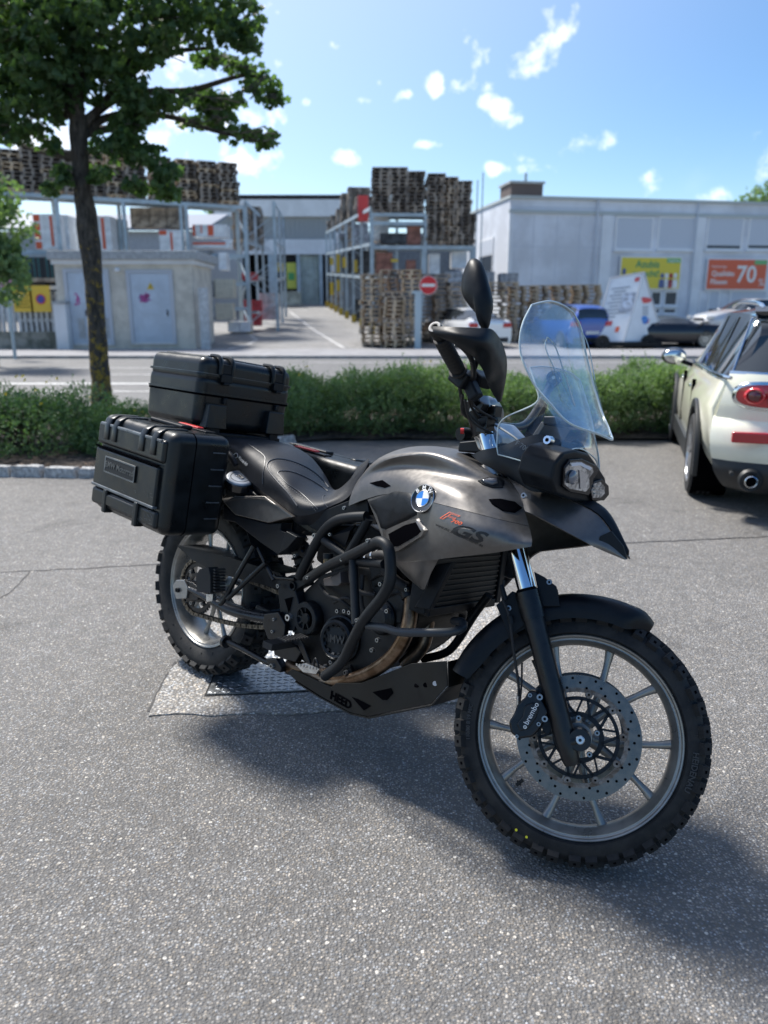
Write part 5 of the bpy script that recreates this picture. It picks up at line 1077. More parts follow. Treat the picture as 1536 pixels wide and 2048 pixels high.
# centre stand leg and side stand
st = tb('centre_stand', [(556, 1330, -.13), (530, 1322, -.135), (490, 1300, -.14), (455, 1283, -.145)], .0105, mBlk2, k=4)
b = MB(); c_ = T(452, 1283, -.145); b.cyl(c_+Vector((-.006, 0, 0)), c_+Vector((.006, 0, 0)), .022, n=18); b.build('stand_foot', mBlk2, st)
b = MB(); b.prism([T(x, y, -.148) for x, y in [(530, 1318), (552, 1318), (563, 1336), (560, 1346), (540, 1336)]], (0, .03, 0)); b.build('stand_pivot', mBlk2, st, bev=.003); bolt(T(544, 1332, -.150), RT, .010, .005, st)
b = MB(); b.tube([Vector((.72, .13, .28)), Vector((.66, .17, .12)), Vector((.62, .20+.02, -.035))], .011, n=10, k=4); ss = b.build('side_stand', mBlk2, moto); b = MB(); b.cyl((.62, .222, -.040), (.62, .222, -.030), .03, n=16); b.build('stand_foot', mBlk2, ss)
# ---- rear end: swingarm, sprocket, chain, hugger, passenger pegs
mSw = mat('swingarm_metal', (.022, .025, .03), .30, .5, var=.2, vscale=12, rvar=.08)
for s in (-1, 1):
    b = MB(); y = -.118*s
    b.tube([Vector((-.03, -.118*s*-1*-1, .33)), Vector((.10, -.12*s, .325)), Vector((.25, -.118*s, .315)), Vector((.42, -.112*s, .33)), Vector((.56, -.10*s, .36))], .02, n=12, k=5, rad=[.022, .027, .033, .036, .036], flat=.62)
    sw = b.build('swingarm', mSw if s > 0 else mBlk2, moto, ang=50)
b = MB(); b.bx(.36, .44, -.11, .11, .30, .36); b.build('swingarm_bridge', mBlk2, moto, bev=.01)
b = MB(); b.prism([T(x, y, -.142) for x, y in [(345, 1172), (352, 1160), (368, 1160), (375, 1175), (372, 1197), (352, 1198)]], (0, .02, 0)); ax = b.build('axle_plate', mBolt, moto, bev=.002); bolt(T(356, 1180, -.144), RT, .010, .008, ax, mEng)
b = MB(); b.prism([T(x, y, -.135) for x, y in [(368, 1160), (385, 1165), (400, 1180), (395, 1200), (372, 1204)]], (0, .03, 0)); b.build('chain_adjuster', mBlk2, moto, bev=.003)
sc = MB(); cs = Vector((0, -.088, .33)); rs = .098
for i in range(42):
    a = 2*PI*i/42; d_ = Vector((math.cos(a), 0, math.sin(a))); sc.box(cs+d_*(rs-.002), (.010, .006, .006), Matrix.Rotation(-a, 3, 'Y'))
sc.lathe([(.078, -.003), (rs-.004, -.003), (rs-.004, .003), (.078, .003)], cs, (0, 1, 0), n=42, closed=True); sc.lathe([(.045, -.004), (.056, -.004), (.056, .004), (.045, .004)], cs, (0, 1, 0), n=32, closed=True)
for i in range(6):
    a = 2*PI*i/6+.2; d_ = Vector((math.cos(a), 0, math.sin(a))); sc.bar(cs+d_*.052, cs+d_*.082, .016, .006, up=Vector((0, 1, 0)))
spk = sc.build('rear_sprocket', mBlk2, rw_par if False else moto, ang=40)
for i in range(6):
    a = 2*PI*i/6+.2; bolt(cs+Vector((math.cos(a)*.068, -.004, math.sin(a)*.068)), RT, .008, .008, spk)
# chain: one closed run round both sprockets
c2 = Vector((.60, -.088, .385)); r2 = .036; ch = []
import math as _m
dv = (c2-cs); Ld = dv.length; th = _m.atan2(dv.z, dv.x); be = _m.acos((rs+.004-r2)/Ld)
a1 = th+be; a2 = th-be
def arc(c, r, A0, A1): n_ = max(2, int(abs(A1-A0)*r/.0079)); return [c+Vector((_m.cos(A0+(A1-A0)*i/n_)*r, 0, _m.sin(A0+(A1-A0)*i/n_)*r)) for i in range(n_)]
path = arc(cs, rs+.004, a1, a2+2*PI)
p_a = cs+Vector((_m.cos(a2)*(rs+.004), 0, _m.sin(a2)*(rs+.004))); p_b = c2+Vector((_m.cos(a2)*r2, 0, _m.sin(a2)*r2))
n_ = int((p_b-p_a).length/.0079); low = [p_a.lerp(p_b, i/n_)+Vector((0, 0, -.022*math.sin(PI*i/n_))) for i in range(n_)]
p_c = c2+Vector((_m.cos(a1)*r2, 0, _m.sin(a1)*r2)); p_d = cs+Vector((_m.cos(a1)*(rs+.004), 0, _m.sin(a1)*(rs+.004)))
path += low + arc(c2, r2, a2, a1) + [p_c.lerp(p_d, i/n_) for i in range(n_)]
b = MB(); mChain = mat('chain_metal', (.13, .115, .095), .4, .85, var=.4, vscale=60)
for i, p in enumerate(path):
    q = path[(i+2) % len(path)]
    if i % 2 == 0:
        for s in (-1, 1):
            y_ = (.0085 if (i//2) % 2 else .0065)*s; d_ = (q-p).normalized(); up_ = Vector((0, 1, 0)).cross(d_)
            for w_ in (0,): b.prism([p-d_*.004+up_*.0035+Vector((0, y_, 0)), p+up_*.0066+Vector((0, y_, 0)), q+up_*.0066+Vector((0, y_, 0)), q+d_*.004+up_*.0035+Vector((0, y_, 0)), q+d_*.004-up_*.0035+Vector((0, y_, 0)), q-up_*.0066+Vector((0, y_, 0)), p-up_*.0066+Vector((0, y_, 0)), p-d_*.004-up_*.0035+Vector((0, y_, 0))], (0, .0018*s, 0))
        b.cyl(p+Vector((0, -.0115, 0)), p+Vector((0, .0115, 0)), .0032, n=6)
b.build('chain', mChain, moto, smooth=False)['kind'] = 'stuff'
b = MB(); b.prism([T(x, y, -.10) for x, y in [(355, 1093), (372, 1094), (470, 1118), (560, 1148), (585, 1165), (560, 1180), (520, 1168), (440, 1148), (385, 1120)]], (0, .012, 0)); b.patch([[T(355, 1092, -.102), T(420, 1105, -.102), T(500, 1130, -.102), T(560, 1148, -.102)], [Vector((p.x, .02, p.z+.0)) for p in (T(355, 1092, -.10), T(420, 1105, -.1), T(500, 1130, -.1), T(560, 1148, -.1))]], 2, 1, thick=.003, flip=True); b.build('chain_guard', mBlk, moto, ang=40)
pb = tb('peg_bracket', [(508, 1092, -.15), (475, 1150, -.17), (448, 1200, -.185), (440, 1208, -.188)], .0085, mBlk2, k=3)
tb('peg_bracket', [(532, 1125, -.15), (490, 1165, -.17), (455, 1198, -.185)], .0085, mBlk2, k=3); tb('peg_bracket', [(516, 1096, -.14), (530, 1125, -.14), (548, 1160, -.14)], .007, mBlk2, k=3); tb('peg_bracket', [(548, 1150, -.14), (555, 1155, -.14), (590, 1158, -.14)], .006, mBlk2, k=3)
b = MB(); p = T(424, 1188, -.20); b.prism([T(x, y, -.185) for x, y in [(411, 1150), (418, 1137), (436, 1133), (440, 1150), (440, 1185), (412, 1182)]], (0, -.04, 0))
for k in range(8): b.box(T(439, 1139+k*6, -.203), (.012, .044, .006))
peg = b.build('passenger_peg', mGrip, pb, smooth=False, bev=.002); b = MB(); b.prism([T(x, y, -.20) for x, y in [(412, 1188), (425, 1188), (424, 1202), (412, 1204)]], (0, .02, 0)); b.build('peg_hinge', mAlu, pb, bev=.002)
b = MB(); b.cyl(T(590, 1060, -.06), T(612, 1150, -.04), .028, n=20); sh = b.build('shock_absorber', mEng2, moto); b = MB(); 
for k in range(6): b.lathe([(.033, -.004), (.037, 0), (.033, .004), (.029, 0)], T(592+k*4, 1068+k*15, -.058), T(612, 1150, -.04)-T(590, 1060, -.06), n=20, closed=True)
b.build('spring', mBlk2, sh)
b = MB(); b.lathe([(.012, 0), (.026, 0), (.028, .006), (.012, .008)], T(610, 1098, -.10), RT, n=12, closed=True); b.build('preload_knob', mBlk, sh, ang=20)
# inner mudguard and tail
b = MB(); rows = []
for a in (150, 130, 110, 90, 70, 50, 30): 
    ra = math.radians(a); rows.append([Vector((math.cos(ra)*r_, y_, .33+math.sin(ra)*r_)) for r_, y_ in ((.36, -.09), (.375, -.06), (.38, 0), (.375, .06), (.36, .09))])
b.patch(rows, 3, 3, thick=.004); b.build('rear_mudguard', mBlk, moto)
b = MB(); b.prism([Vector((-.28, -.06, .74)), Vector((-.26, -.06, .84)), Vector((.2, -.09, .86)), Vector((.5, -.10, .74)), Vector((.5, -.10, .62)), Vector((.1, -.08, .70))], (0, .17, 0)); b.build('tail_unit', mBlk, moto, bev=.008)
b = MB(); b.bx(-.30, -.275, -.05, .05, .765, .815); b.build('tail_lamp', mat('red_lens', (.45, .01, .01), .15, coat=1), moto, bev=.006)
b = MB(); b.box((-.42, 0, .56), (.004, .19, .16), Matrix.Rotation(.3, 3, 'Y')); b.box((-.35, 0, .66), (.16, .04, .012), Matrix.Rotation(.9, 3, 'Y')); b.build('plate_holder', mBlk, moto)
# ---- cases
def casebox(name, x0, x1, y0, y1, z0, z1, piv, pitch, lab=None, r=.028):
    Rm = Matrix.Translation(piv) @ Matrix.Rotation(pitch, 4, 'Y') @ Matrix.Translation(-Vector(piv))
    return Rm
def rounded(b_, x0, x1, y0, y1, z0, z1): b_.bx(x0, x1, y0, y1, z0, z1)
for s in (-1, 1):
    Rm = Matrix.Translation((.05, 0, .75)) @ Matrix.Rotation(math.radians(3.2), 4, 'Y') @ Matrix.Translation((-.05, 0, -.75))
    def YY(y): return y if s < 0 else -y
    x0, x1, z0, z1 = (-.185, .270, .590, .925) if s < 0 else (-.13, .46, .62, .885)
    def pbx(b, xa, xb, ya, yb, za, zb): ya, yb = YY(ya), YY(yb); b.bx(xa, xb, min(ya, yb), max(ya, yb), za, zb)
    b = MB(); pbx(b, x0, x1, -.435, -.205, z0, z1); b.xf(Rm); pan = b.build('pannier', mCase, moto, bev=.034, seg=5)
    b = MB(); pbx(b, x0+.012, x1-.045, -.449, -.42, z0+.085, z1-.118); b.xf(Rm); b.build('case_panel', mCase, pan, bev=.008, seg=3)
    b = MB(); pbx(b, x0+.006, x1-.030, -.446, -.40, z1-.105, z1-.030); b.xf(Rm); b.build('case_lid_panel', mCase, pan, bev=.012, seg=3)
    b = MB(); pbx(b, x0+.006, x1-.030, -.446, -.40, z0+.018, z0+.078); b.xf(Rm); b.build('case_lower_panel', mCase, pan, bev=.012, seg=3)
    b = MB(); pbx(b, x0+.014, x1-.050, -.4515, -.44, z1-.116, z1-.112); b.xf(Rm)
    b.build('case_crease', mDark, pan, smooth=False)
    b = MB(); pbx(b, x0+.010, x1-.044, -.4525, -.43, z0+.082, z0+.092); b.xf(Rm); b.build('worn_highlit_edge', mWearHi, pan, bev=.003); b = MB(); pbx(b, x0+.02, x1-.05, -.4475, -.43, z1-.040, z1-.030); b.xf(Rm); b.build('worn_highlit_edge', mWearHi, pan, bev=.003)  # pale strips: edge highlights painted on together with the edge wear
    for xa in (x0+.055, x0+.105, x1-.175, x1-.105):
        b = MB(); P_ = [Vector((xa, YY(y), z)) for y, z in ((-.447, z1-.085), (-.446, z1-.038), (-.436, z1-.014), (-.415, z1-.0015), (-.36, z1+.001), (-.335, z1+.001))]
        vs = []
        for p in P_: vs += [p, p+Vector((.030, 0, 0))]
        b.add(vs, [(2*i, 2*i+1, 2*i+3, 2*i+2) for i in range(len(P_)-1)]); b.xf(Rm)
        o = b.build('case_rib', mCase, pan, ang=80); md = o.modifiers.new('s', 'SOLIDIFY'); md.thickness = .009; md.offset = 0; b2 = o.modifiers.new('b', 'BEVEL'); b2.width = .003; b2.segments = 2
    b = MB(); pbx(b, x0+.11, x1-.15, -.452, -.44, z0+.03, z0+.07); b.xf(Rm); b.build('case_foot', mCase, pan, bev=.006)
    for xa in (x0+.10, x1-.155):
        b = MB(); pbx(b, xa, xa+.024, -.455, -.42, z0+.004, z0+.085); b.xf(Rm); b.build('case_rib', mCase, pan, bev=.006)
    # seam, front slots, handle, red tab
    b = MB(); 
    b.prism([Vector((u, YY(-.352), v)) for u, v in rrect(x0-.0008, x1+.0008, z0-.0008, z1+.0008, .034)], (0, YY(-.3485)-YY(-.352), 0)); b.xf(Rm); b.build('lid_seam', mDark, pan, ang=50)
    b = MB()
    for k in range(5): pbx(b, x1-.002, x1+.0035, -.285, -.235, z0+.06+k*.055, z0+.064+k*.055)
    b.xf(Rm); b.build('case_slots', mWearHi, pan, smooth=False)
    b = MB(); pbx(b, x0+.13, x0+.33, -.33, -.285, z1, z1+.014); b.xf(Rm); b.build('carry_handle', mBlk, pan, bev=.006)
    b = MB(); pbx(b, x0+.20, x0+.32, -.262, -.235, z1+.0, z1+.012); b.xf(Rm); b.build('release_lever', mRed, pan, bev=.004)
    b = MB(); pbx(b, x0+.17, x0+.38, -.27, -.23, z1-.002, z1+.006); b.xf(Rm); b.build('latch_base', mBlk, pan, bev=.002)
    if s < 0:
        sb = MB()
        for k in range(70):
            x_ = x1-.05-abs(R.gauss(0, .13)); z_ = z0+.02+abs(R.gauss(0, .05)); a_ = R.uniform(-.5, .5)+(.9 if R.random() < .3 else 0); l_ = R.uniform(.003, .022)
            if x_ < x0+.02: continue
            yy_ = -.4466 if z_ < z0+.078 else -.4496; sb.box((x_, yy_, z_), (l_, .0004, R.uniform(.0004, .0011)), Matrix.Rotation(a_, 3, 'Y'))
        sb.xf(Rm); sb.build('scratches', mWearHi, pan, smooth=False)['kind'] = 'stuff'
        # recessed name plate
        cx, cz = x0+.190, z1-.165
        b = MB(); b.bx(cx-.098, cx+.098, -.4535, -.449, cz-.028, cz+.028); b.xf(Rm); npz = b.build('name_plate', mCase, pan, bev=.004)
        b = MB(); b.bx(cx-.093, cx+.093, -.4545, -.4534, cz-.023, cz+.023); b.xf(Rm); b.build('name_plate_field', mat('plate_field', (.006, .007, .008), .6), pan, smooth=False)
        q = MB(); 
        b = MB()
        for (xa, xb, za, zb) in ((cx-.098, cx+.098, cz+.023, cz+.0275), (cx-.098, cx+.098, cz-.028, cz-.0235), (cx-.098, cx-.093, cz-.0235, cz+.023), (cx+.093, cx+.098, cz-.0235, cz+.023)): b.bx(xa, xb, -.4555, -.4536, za, zb)
        b.xf(Rm); b.build('name_plate_rim', mWearHi, pan, smooth=False)
        text('BMW Motorrad', .028, Rm @ frameM((cx, -.4550, cz), (1, 0, 0), None, (0, -1, 0)), mat('embossed', (.05, .056, .062), .35), pan, ext=.0012, bold=.0004)
        b = MB(); b.lathe([(.0, .0), (.006, 0), (.007, -.004)], Rm @ Vector((x0+.31, -.31, z1+.010)), (0, 0, 1), n=12); b.build('lock', mat('brass', (.55, .38, .10), .3, .9), pan)
# top case
Rt_ = Matrix.Translation((-.13, 0, 1.0)) @ Matrix.Rotation(math.radians(1.2), 4, 'Y') @ Matrix.Translation((.13, 0, -1.0))
X0, X1, Y0, Y1, Z0, Z1 = -.300, .052, -.205, .215, .925, 1.182
b = MB(); b.bx(X0, X1, Y0, Y1, Z0, Z1-.062)
b.v = [Vector((v.x - (.012 if v.z < 1 and v.x > 0 else 0), v.y*(.97 if v.z < 1 else 1), v.z)) for v in b.v]; b.xf(Rt_); tcs = b.build('top_case', mCase, moto, bev=.034, seg=5)
def ztop_plate(nm, m_, o, za, zb): b = MB(); b.prism([Vector((u, v, za)) for u, v in rrect(X0+o, X1-o, Y0+o, Y1-o, .034)], (0, 0, zb-za)); b.xf(Rt_); return b.build(nm, m_, tcs, ang=50)
b = MB(); b.bx(X0+.004, X1-.002, Y0+.004, Y1-.004, Z1-.10, Z1-.002); b.xf(Rt_); lid = b.build('lid', mCase, tcs, bev=.032, seg=5)
b = MB(); b.bx(X0+.03, X1-.05, Y0+.05, Y1-.05, Z1-.01, Z1+.004); b.xf(Rt_); b.build('lid_panel', mCase, tcs, bev=.008, seg=3)
ztop_plate('lid_rim', mCase, -.0025, Z1-.068, Z1-.060)
ztop_plate('lid_rim_highlight', mWearHi, -.0028, Z1-.0605, Z1-.0592)  # rim highlight painted as a thin pale band
ztop_plate('body_groove', mDark, -.0008, Z1-.139, Z1-.132)
ztop_plate('body_ridge', mCase, -.0025, Z1-.131, Z1-.124)
for yc in (-.105, .135):
    b = MB(); b.bx(X1-.012, X1+.007, yc-.030, yc+.030, Z1-.055, Z1-.02); b.bx(X1-.01, X1+.013, yc-.024, yc+.024, Z1-.085, Z1-.055); b.bx(X1, X1+.016, yc-.012, yc+.012, Z1-.094, Z1-.084); b.xf(Rt_); b.build('latch', mBlk, tcs, bev=.003)
    b = MB()
    for yy in (yc-.032, yc+.020): b.tube([Vector((X1+.004, yy+.006, Z1-.058)), Vector((X1+.003, yy+.006, Z1-.02)), Vector((X1-.015, yy+.006, Z1+.002)), Vector((X1-.06, yy+.006, Z1+.004))], .008, n=8, k=4)
    b.xf(Rt_); b.build('lid_strap', mCase, tcs)
    b = MB(); b.bx(X1-.01, X1+.008, yc+.0, yc+.018, Z1-.16, Z1-.138); b.xf(Rt_); b.build('hinge_nub', mBlk, tcs, bev=.003)
for yc in (-.135, .135):
    b = MB(); b.box((X1+.002, yc, Z0+.050), (.045, .088, .085), taper=.84); b.xf(Rt_); b.build('mount_block', mCase, tcs, bev=.004)
    b = MB(); b.box((X1+.004, yc, Z0-.010), (.028, .040, .05)); b.box((X1+.006, yc, Z0-.030), (.05, .055, .012)); b.xf(Rt_); b.build('mount_foot', mBlk, tcs, bev=.003)
b = MB(); b.bx(X0+.04, X1+.015, -.17, .17, Z0-.022, Z0-.006); b.bx(X0+.1, X0+.16, -.13, .13, Z0-.06, Z0-.02); b.bx(X1-.10, X1-.06, -.12, -.08, Z0-.07, Z0-.02); b.bx(X1-.10, X1-.06, .08, .12, Z0-.07, Z0-.02); b.xf(Rt_); b.build('luggage_rack', mBlk, moto, bev=.004)
for s in (-1, 1):
    b = MB(); b.tube([Vector((-.22, .10*s, .86)), Vector((-.10, .14*s, .885)), Vector((.08, .16*s, .88)), Vector((.20, .165*s, .855)), Vector((.24, .16*s, .82))], .010, n=10, k=4); b.build('grab_rail', mBlk, moto)
    b = MB(); b.tube([Vector((-.2, .18*s, .84)), Vector((.1, .19*s, .82)), Vector((.22, .18*s, .72)), Vector((.0, .18*s, .60)), Vector((-.2, .18*s, .64)), Vector((-.22, .18*s, .8))], .008, n=8, k=4); b.build('pannier_frame', mBlk2, moto)
# left fork-side indicator and horn hints keep the far side complete
b = MB(); b.ell((1.26, .30, .86), (.03, .012, .018)); b.build('indicator', MATS['smoked_lens'], moto)
# ------------------------------------------------------------------ yard across the street
def gz(px, Y): 
    x = at(px, 620, Y).x; return Vector((x, Y, yz(Y)))
mWood = mat('pallet_wood', (.30, .235, .18), .85, var=.3, vscale=3.5, col2=(.48, .39, .30), vdet=2)
mWoodG = mat('pallet_wood_grey', (.19, .165, .145), .9, var=.4, vscale=2.2, col2=(.36, .315, .27), vdet=2)
mWoodL = mat('pallet_wood_light', (.46, .34, .22), .8, var=.3, vscale=4, col2=(.60, .47, .33), vdet=2)
mRack = mat('rack_steel', (.38, .46, .52), .45, .3, var=.12, vscale=2)
mOrg = mat('orange_label', (.70, .12, .05), .6); mWrap = mat('white_wrap', (.78, .80, .82), .45, var=.12, vscale=4); mYelF = mat('guard_yellow', (.62, .45, .05), .5); mGlassD = mat('window_dark', (.05, .065, .085), .25, spec=.3)
def pallet_mesh(m):
    b = MB(); b.bx(-.6, .6, -.4, .4, .102, .144)
    for y in (-.35, 0, .35):
        b.bx(-.6, .6, y-.05, y+.05, 0, .022)
        for x in (-.53, 0, .53): b.bx(x-.07, x+.07, y-.05, y+.05, .022, .102)
    return b.mesh('pallet', m)
PM = [pallet_mesh(mWood), pallet_mesh(mWoodG), pallet_mesh(mWoodL)]
pal_n = 0; rest = MB(); 
ORD = 'topmost second third fourth fifth sixth seventh eighth ninth tenth eleventh twelfth thirteenth fourteenth fifteenth sixteenth seventeenth eighteenth nineteenth twentieth'.split()
def stack(c, z, n, rz, kind, label, group, turn=0, split=True):
    global pal_n
    pre, post = label.split(' in the ', 1); k_ = n
    for i in range(n):
        m = Matrix.Translation((c.x+R.gauss(0, .03), c.y+R.gauss(0, .03), z+i*.146)) @ Matrix.Rotation(rz+R.uniform(-.03, .03)+(PI/2 if turn else 0), 4, 'Z') @ Matrix.Diagonal((.95, .93, 1, 1))
        if pal_n < 300 and split:
            o = bpy.data.objects.new('pallet', PM[kind if R.random() < .8 else (kind+1) % 3]); COL.objects.link(o); o.matrix_world = m; tag(o, pre+' '+(ORD[0]+' in the ' if i == n-1 else ORD[min(19, n-1-i)]+' from top in ')+post, 'pallet', group); pal_n += 1
        else:
            me = PM[0]; rest.add([m @ v.co for v in me.vertices], [tuple(p.vertices) for p in me.polygons], kind)
# -- pallets standing on the ground in front
GP = 'wooden pallets stacked on the ground of the yard'
for (px, Y, n, k, lb) in [(745, 28.6, 17, 2, 'brown pallet in the ground stack left of the low front stack'), (790, 28.2, 13, 2, 'light wooden pallet in the low front stack below the rack'), (779, 30.0, 18, 0, 'wooden pallet in the stack behind the low front one'), (822, 29.0, 18, 2, 'pallet in the pale stack just left of the no entry sign'),
                          (868, 30.2, 17, 0, 'pallet in the dark stack right of the no entry sign post'), (900, 29.6, 15, 0, 'pallet in the ground stack behind the white coupe'),
                          (1003, 30.5, 15, 2, 'pallet in the tall light stack right of the motorcycle mirror'), (1045, 31.2, 14, 2, 'light pallet in the stack behind the windscreen'), (1088, 31.8, 14, 2, 'light pallet in the stack above the blue car'), (1130, 32.4, 14, 2, 'light pallet in the second stack from the right above the blue car'), (1168, 33.0, 14, 2, 'light pallet in the rightmost stack beside the tent shaped sign')]:
    c = gz(px, Y); stack(c, c.z, n, -.05, k, lb, GP, turn=0 if px > 860 else 1)
def beamline(A, B, t): return A.lerp(B, t)
def rack(A, B, n, top, levels, dep, name_label, group=None, name='pallet_rack', guards=False, topz=None, braces=True, skip=()):
    """A, B ground points of the front line; top: post height at A and B; levels: heights (fractions of the top)"""
    t = empty(name, A); tag(t, name_label, 'rack', group); d = (B-A); d.z = 0; d.normalize(); nb = Vector((-d.y, d.x, 0))
    if nb.y < 0: nb = -nb
    for i in range(n):
        q = i/(n-1); p = A.lerp(B, q); h = top[0]+(top[1]-top[0])*q
        for s in (0, 1):
            b = MB(); c = p + nb*dep*s - A; b.bx(c.x-.06, c.x+.06, c.y-.06, c.y+.06, c.z-.2, c.z+h); b.build('post', mRack, t, smooth=False)
        b = MB()
        k = 0; z = .4
        while z < h-.8: b.bar(p-A+nb*(dep*(k % 2))+Vector((0, 0, z)), p-A+nb*(dep*(1-k % 2))+Vector((0, 0, z+.9)), .04, .04); z += .9; k += 1
        b.build('frame_bracing', mRack, t, smooth=False)
        if guards:
            b = MB(); c = p-A; b.bx(c.x-.12, c.x+.12, c.y-.16, c.y-.08, c.z-.1, c.z+.40); o = b.build('post_guard', mYelF, t, smooth=False)
            for j in range(3): b = MB(); b.bar(c+Vector((-.12, -.163, .02+j*.13)), c+Vector((.12, -.163, .10+j*.13)), .004, .045, up=Vector((0, 1, 0))); b.build('guard_stripe', mDark, o, smooth=False)
    for i in range(n-1):
        for lv in levels:
            for s in (0, 1):
                p = A.lerp(B, i/(n-1)); q = A.lerp(B, (i+1)/(n-1)); h0 = (top[0]+(top[1]-top[0])*i/(n-1)); h1 = (top[0]+(top[1]-top[0])*(i+1)/(n-1))
                if (i, lv) in skip: continue
                b = MB(); b.bar(p-A+nb*dep*s+Vector((0, 0, h0*lv)), q-A+nb*dep*s+Vector((0, 0, h1*lv)), .06, .14); b.build('beam', mRack, t, smooth=False)
    return t, d, nb
# left rack, running a little away from the street
A = gz(-5, 30.0); B = gz(497, 34.5); hA = at(-5, 384, 30.0).z-A.z; hB = at(497, 415, 34.5).z-B.z
rack(A, B, 5, (hA, hB), (1.0, .62), 1.1, 'long blue grey pallet rack with towering pallet stacks on top, behind the utility house')
rack(gz(374, 33.3)+Vector((0, 0, 0)), B+Vector((.02, -.02, 0)), 2, (hB, hB), (.40, .20), 1.1, 'shelf bay at the right end of the left rack, holding cream and white boxes', guards=True)
GT = 'weathered pallets stacked on top of the left rack'
tops = [(-25, 300, 17), (14, 296, 0), (53, 296, 0), (92, 296, 0), (131, 300, 0), (170, 302, 0), (209, 304, 0), (248, 306, 0), (287, 308, 0), (336, 312, 0), (384, 318, 0), (424, 320, 0), (463, 322, 0)]
dr = (B-A).normalized()
nm = ['at the far left end', 'first from the left', 'second from the left', 'third from the left', 'left of the tree trunk', 'hidden behind the tree trunk', 'right of the tree trunk', 'second right of the tree trunk', 'third right of the tree trunk', 'just left of the gap', 'just right of the gap', 'second from the right', 'at the right end']
for i, (px, ty, _) in enumerate(tops):
    q = (px+5)/502*.98; Y = 30.0+4.5*q; c = gz(px, Y+.55); zt = at(px, ty, Y+.5).z; zb = (A.z+hA)*(1-q)+(B.z+hB)*q + .09
    n = int((zt-zb)/.146); stack(c, zb, n, math.atan2(dr.y, dr.x), 1, 'weathered pallet in the left rack stack '+nm[i], GT, turn=1, split=(i not in (0, 5)))
def goods(px0, px1, py0, py1, Y, D, m, label, cat, group=None, stripes=None, name='goods_box', off=0.0):
    a = at(px0, py1, Y); c = at(px1, py0, Y); t = empty(name, a); tag(t, label, cat, group); w = c.x-a.x; h = c.z-a.z
    b = MB(); b.bx(0, w, 0, D, 0, h); b.build('box', m, t, smooth=False, bev=.01)
    if stripes:
        for (f0, f1, g0, g1) in stripes: b = MB(); b.bx(w*f0, w*f1, -.006, -.002, h*g0, h*g1); b.build('label', mOrg, t, smooth=False)
    return t
GO = 'white packages with orange labels in the left rack'
so = [(.02, .25, .02, .22), (.02, .25, .28, .48), (.02, .25, .54, .74), (.02, .25, .80, .98), (.62, .72, .1, .95)]
goods(72, 118, 428, 499, 31.4, .9, mWrap, 'tall white stack with orange labels at the left of the rack', 'package', GO, so)
goods(121, 134, 430, 499, 31.9, .9, mWrap, 'narrow white and orange stack just left of the tree trunk', 'package', GO, [(.3, .6, .1, .95)])
goods(195, 219, 432, 502, 32.4, .9, mWrap, 'white package stack just right of the tree trunk', 'package', GO, [(.4, .6, .05, .95)])
goods(320, 362, 460, 505, 33.2, .8, mWrap, 'white package with orange label in the third bay of the rack', 'package', GO, [(.02, .35, .78, .98), (.5, .6, .1, .9)])
goods(386, 452, 449, 474, 33.8, .8, mWrap, 'wide white package with orange labels in the last bay of the rack', 'package', GO, [(0, .08, .1, .95), (.45, .62, .1, .95), (.24, .28, .3, .95)])
goods(386, 458, 484, 496, 33.8, .8, mWrap, 'flat white and orange package below the wide one', 'package', GO, [(.0, .9, .55, .95)])
goods(262, 296, 415, 455, 33.4, .6, mWood, 'brown timber bundle in the third bay, left one', 'timber', 'timber bundles'); goods(299, 330, 415, 455, 33.5, .6, mWood, 'brown timber bundle in the third bay, middle one', 'timber', 'timber bundles'); goods(334, 366, 415, 456, 33.6, .6, mWood, 'brown timber bundle in the third bay, right one', 'timber', 'timber bundles')
goods(220, 247, 438, 500, 33.2, .5, mat('corrugated_grey', (.30, .32, .33), .5), 'grey metal sheet stack in the second bay of the rack', 'sheet metal')
mCream = mat('cream_box', (.58, .54, .43), .7, var=.1)
goods(430, 466, 558, 596, 33.6, .7, mCream, 'cream box on the lower shelf at the right end of the left rack', 'box', 'cream boxes'); goods(432, 464, 606, 640, 33.6, .7, mCream, 'cream box on the bottom shelf at the right end of the left rack', 'box', 'cream boxes')
goods(400, 426, 562, 594, 33.5, .7, mat('grey_block', (.25, .26, .27), .8, var=.3), 'grey block bundle beside the cream box', 'block bundle'); goods(438, 452, 505, 540, 33.5, .7, mWrap, 'small white package on the middle shelf', 'package')
goods(399, 420, 500, 536, 33.5, .7, mat('grey_block', (.25, .26, .27), .8), 'grey machine part on the middle shelf', 'machine part')
for x0, x1 in ((456, 478), (480, 500)): goods(x0, x1, 643, 664, 34.0, .8, mWrap, 'low white crate standing %s under the last rack bay' % ('left' if x0 < 470 else 'right'), 'crate', 'low white crates')
mRedB = mat('red_crate', (.38, .035, .045), .55, var=.25, vscale=5)
for (x0, x1, y0, y1, k) in ((484, 512, 545, 560, 'upper'), (488, 520, 600, 622, 'middle'), (490, 520, 628, 652, 'lower')): goods(x0, x1, y0, y1, 35.6, .6, mRedB, 'red crate stack beside the left rack end, %s one' % k, 'crate', 'red crates beside the driveway')
goods(520, 552, 586, 640, 36.5, 1.2, mat('foil', (.52, .50, .50), .4, var=.25, vscale=4), 'foil wrapped pallet load standing on the left side of the driveway', 'pallet load')
rack(gz(500, 35.2), gz(530, 46), 3, (5.4, 5.4), (1.0, .7, .4), 1.2, 'pallet rack receding along the left side of the driveway', name='driveway_rack')
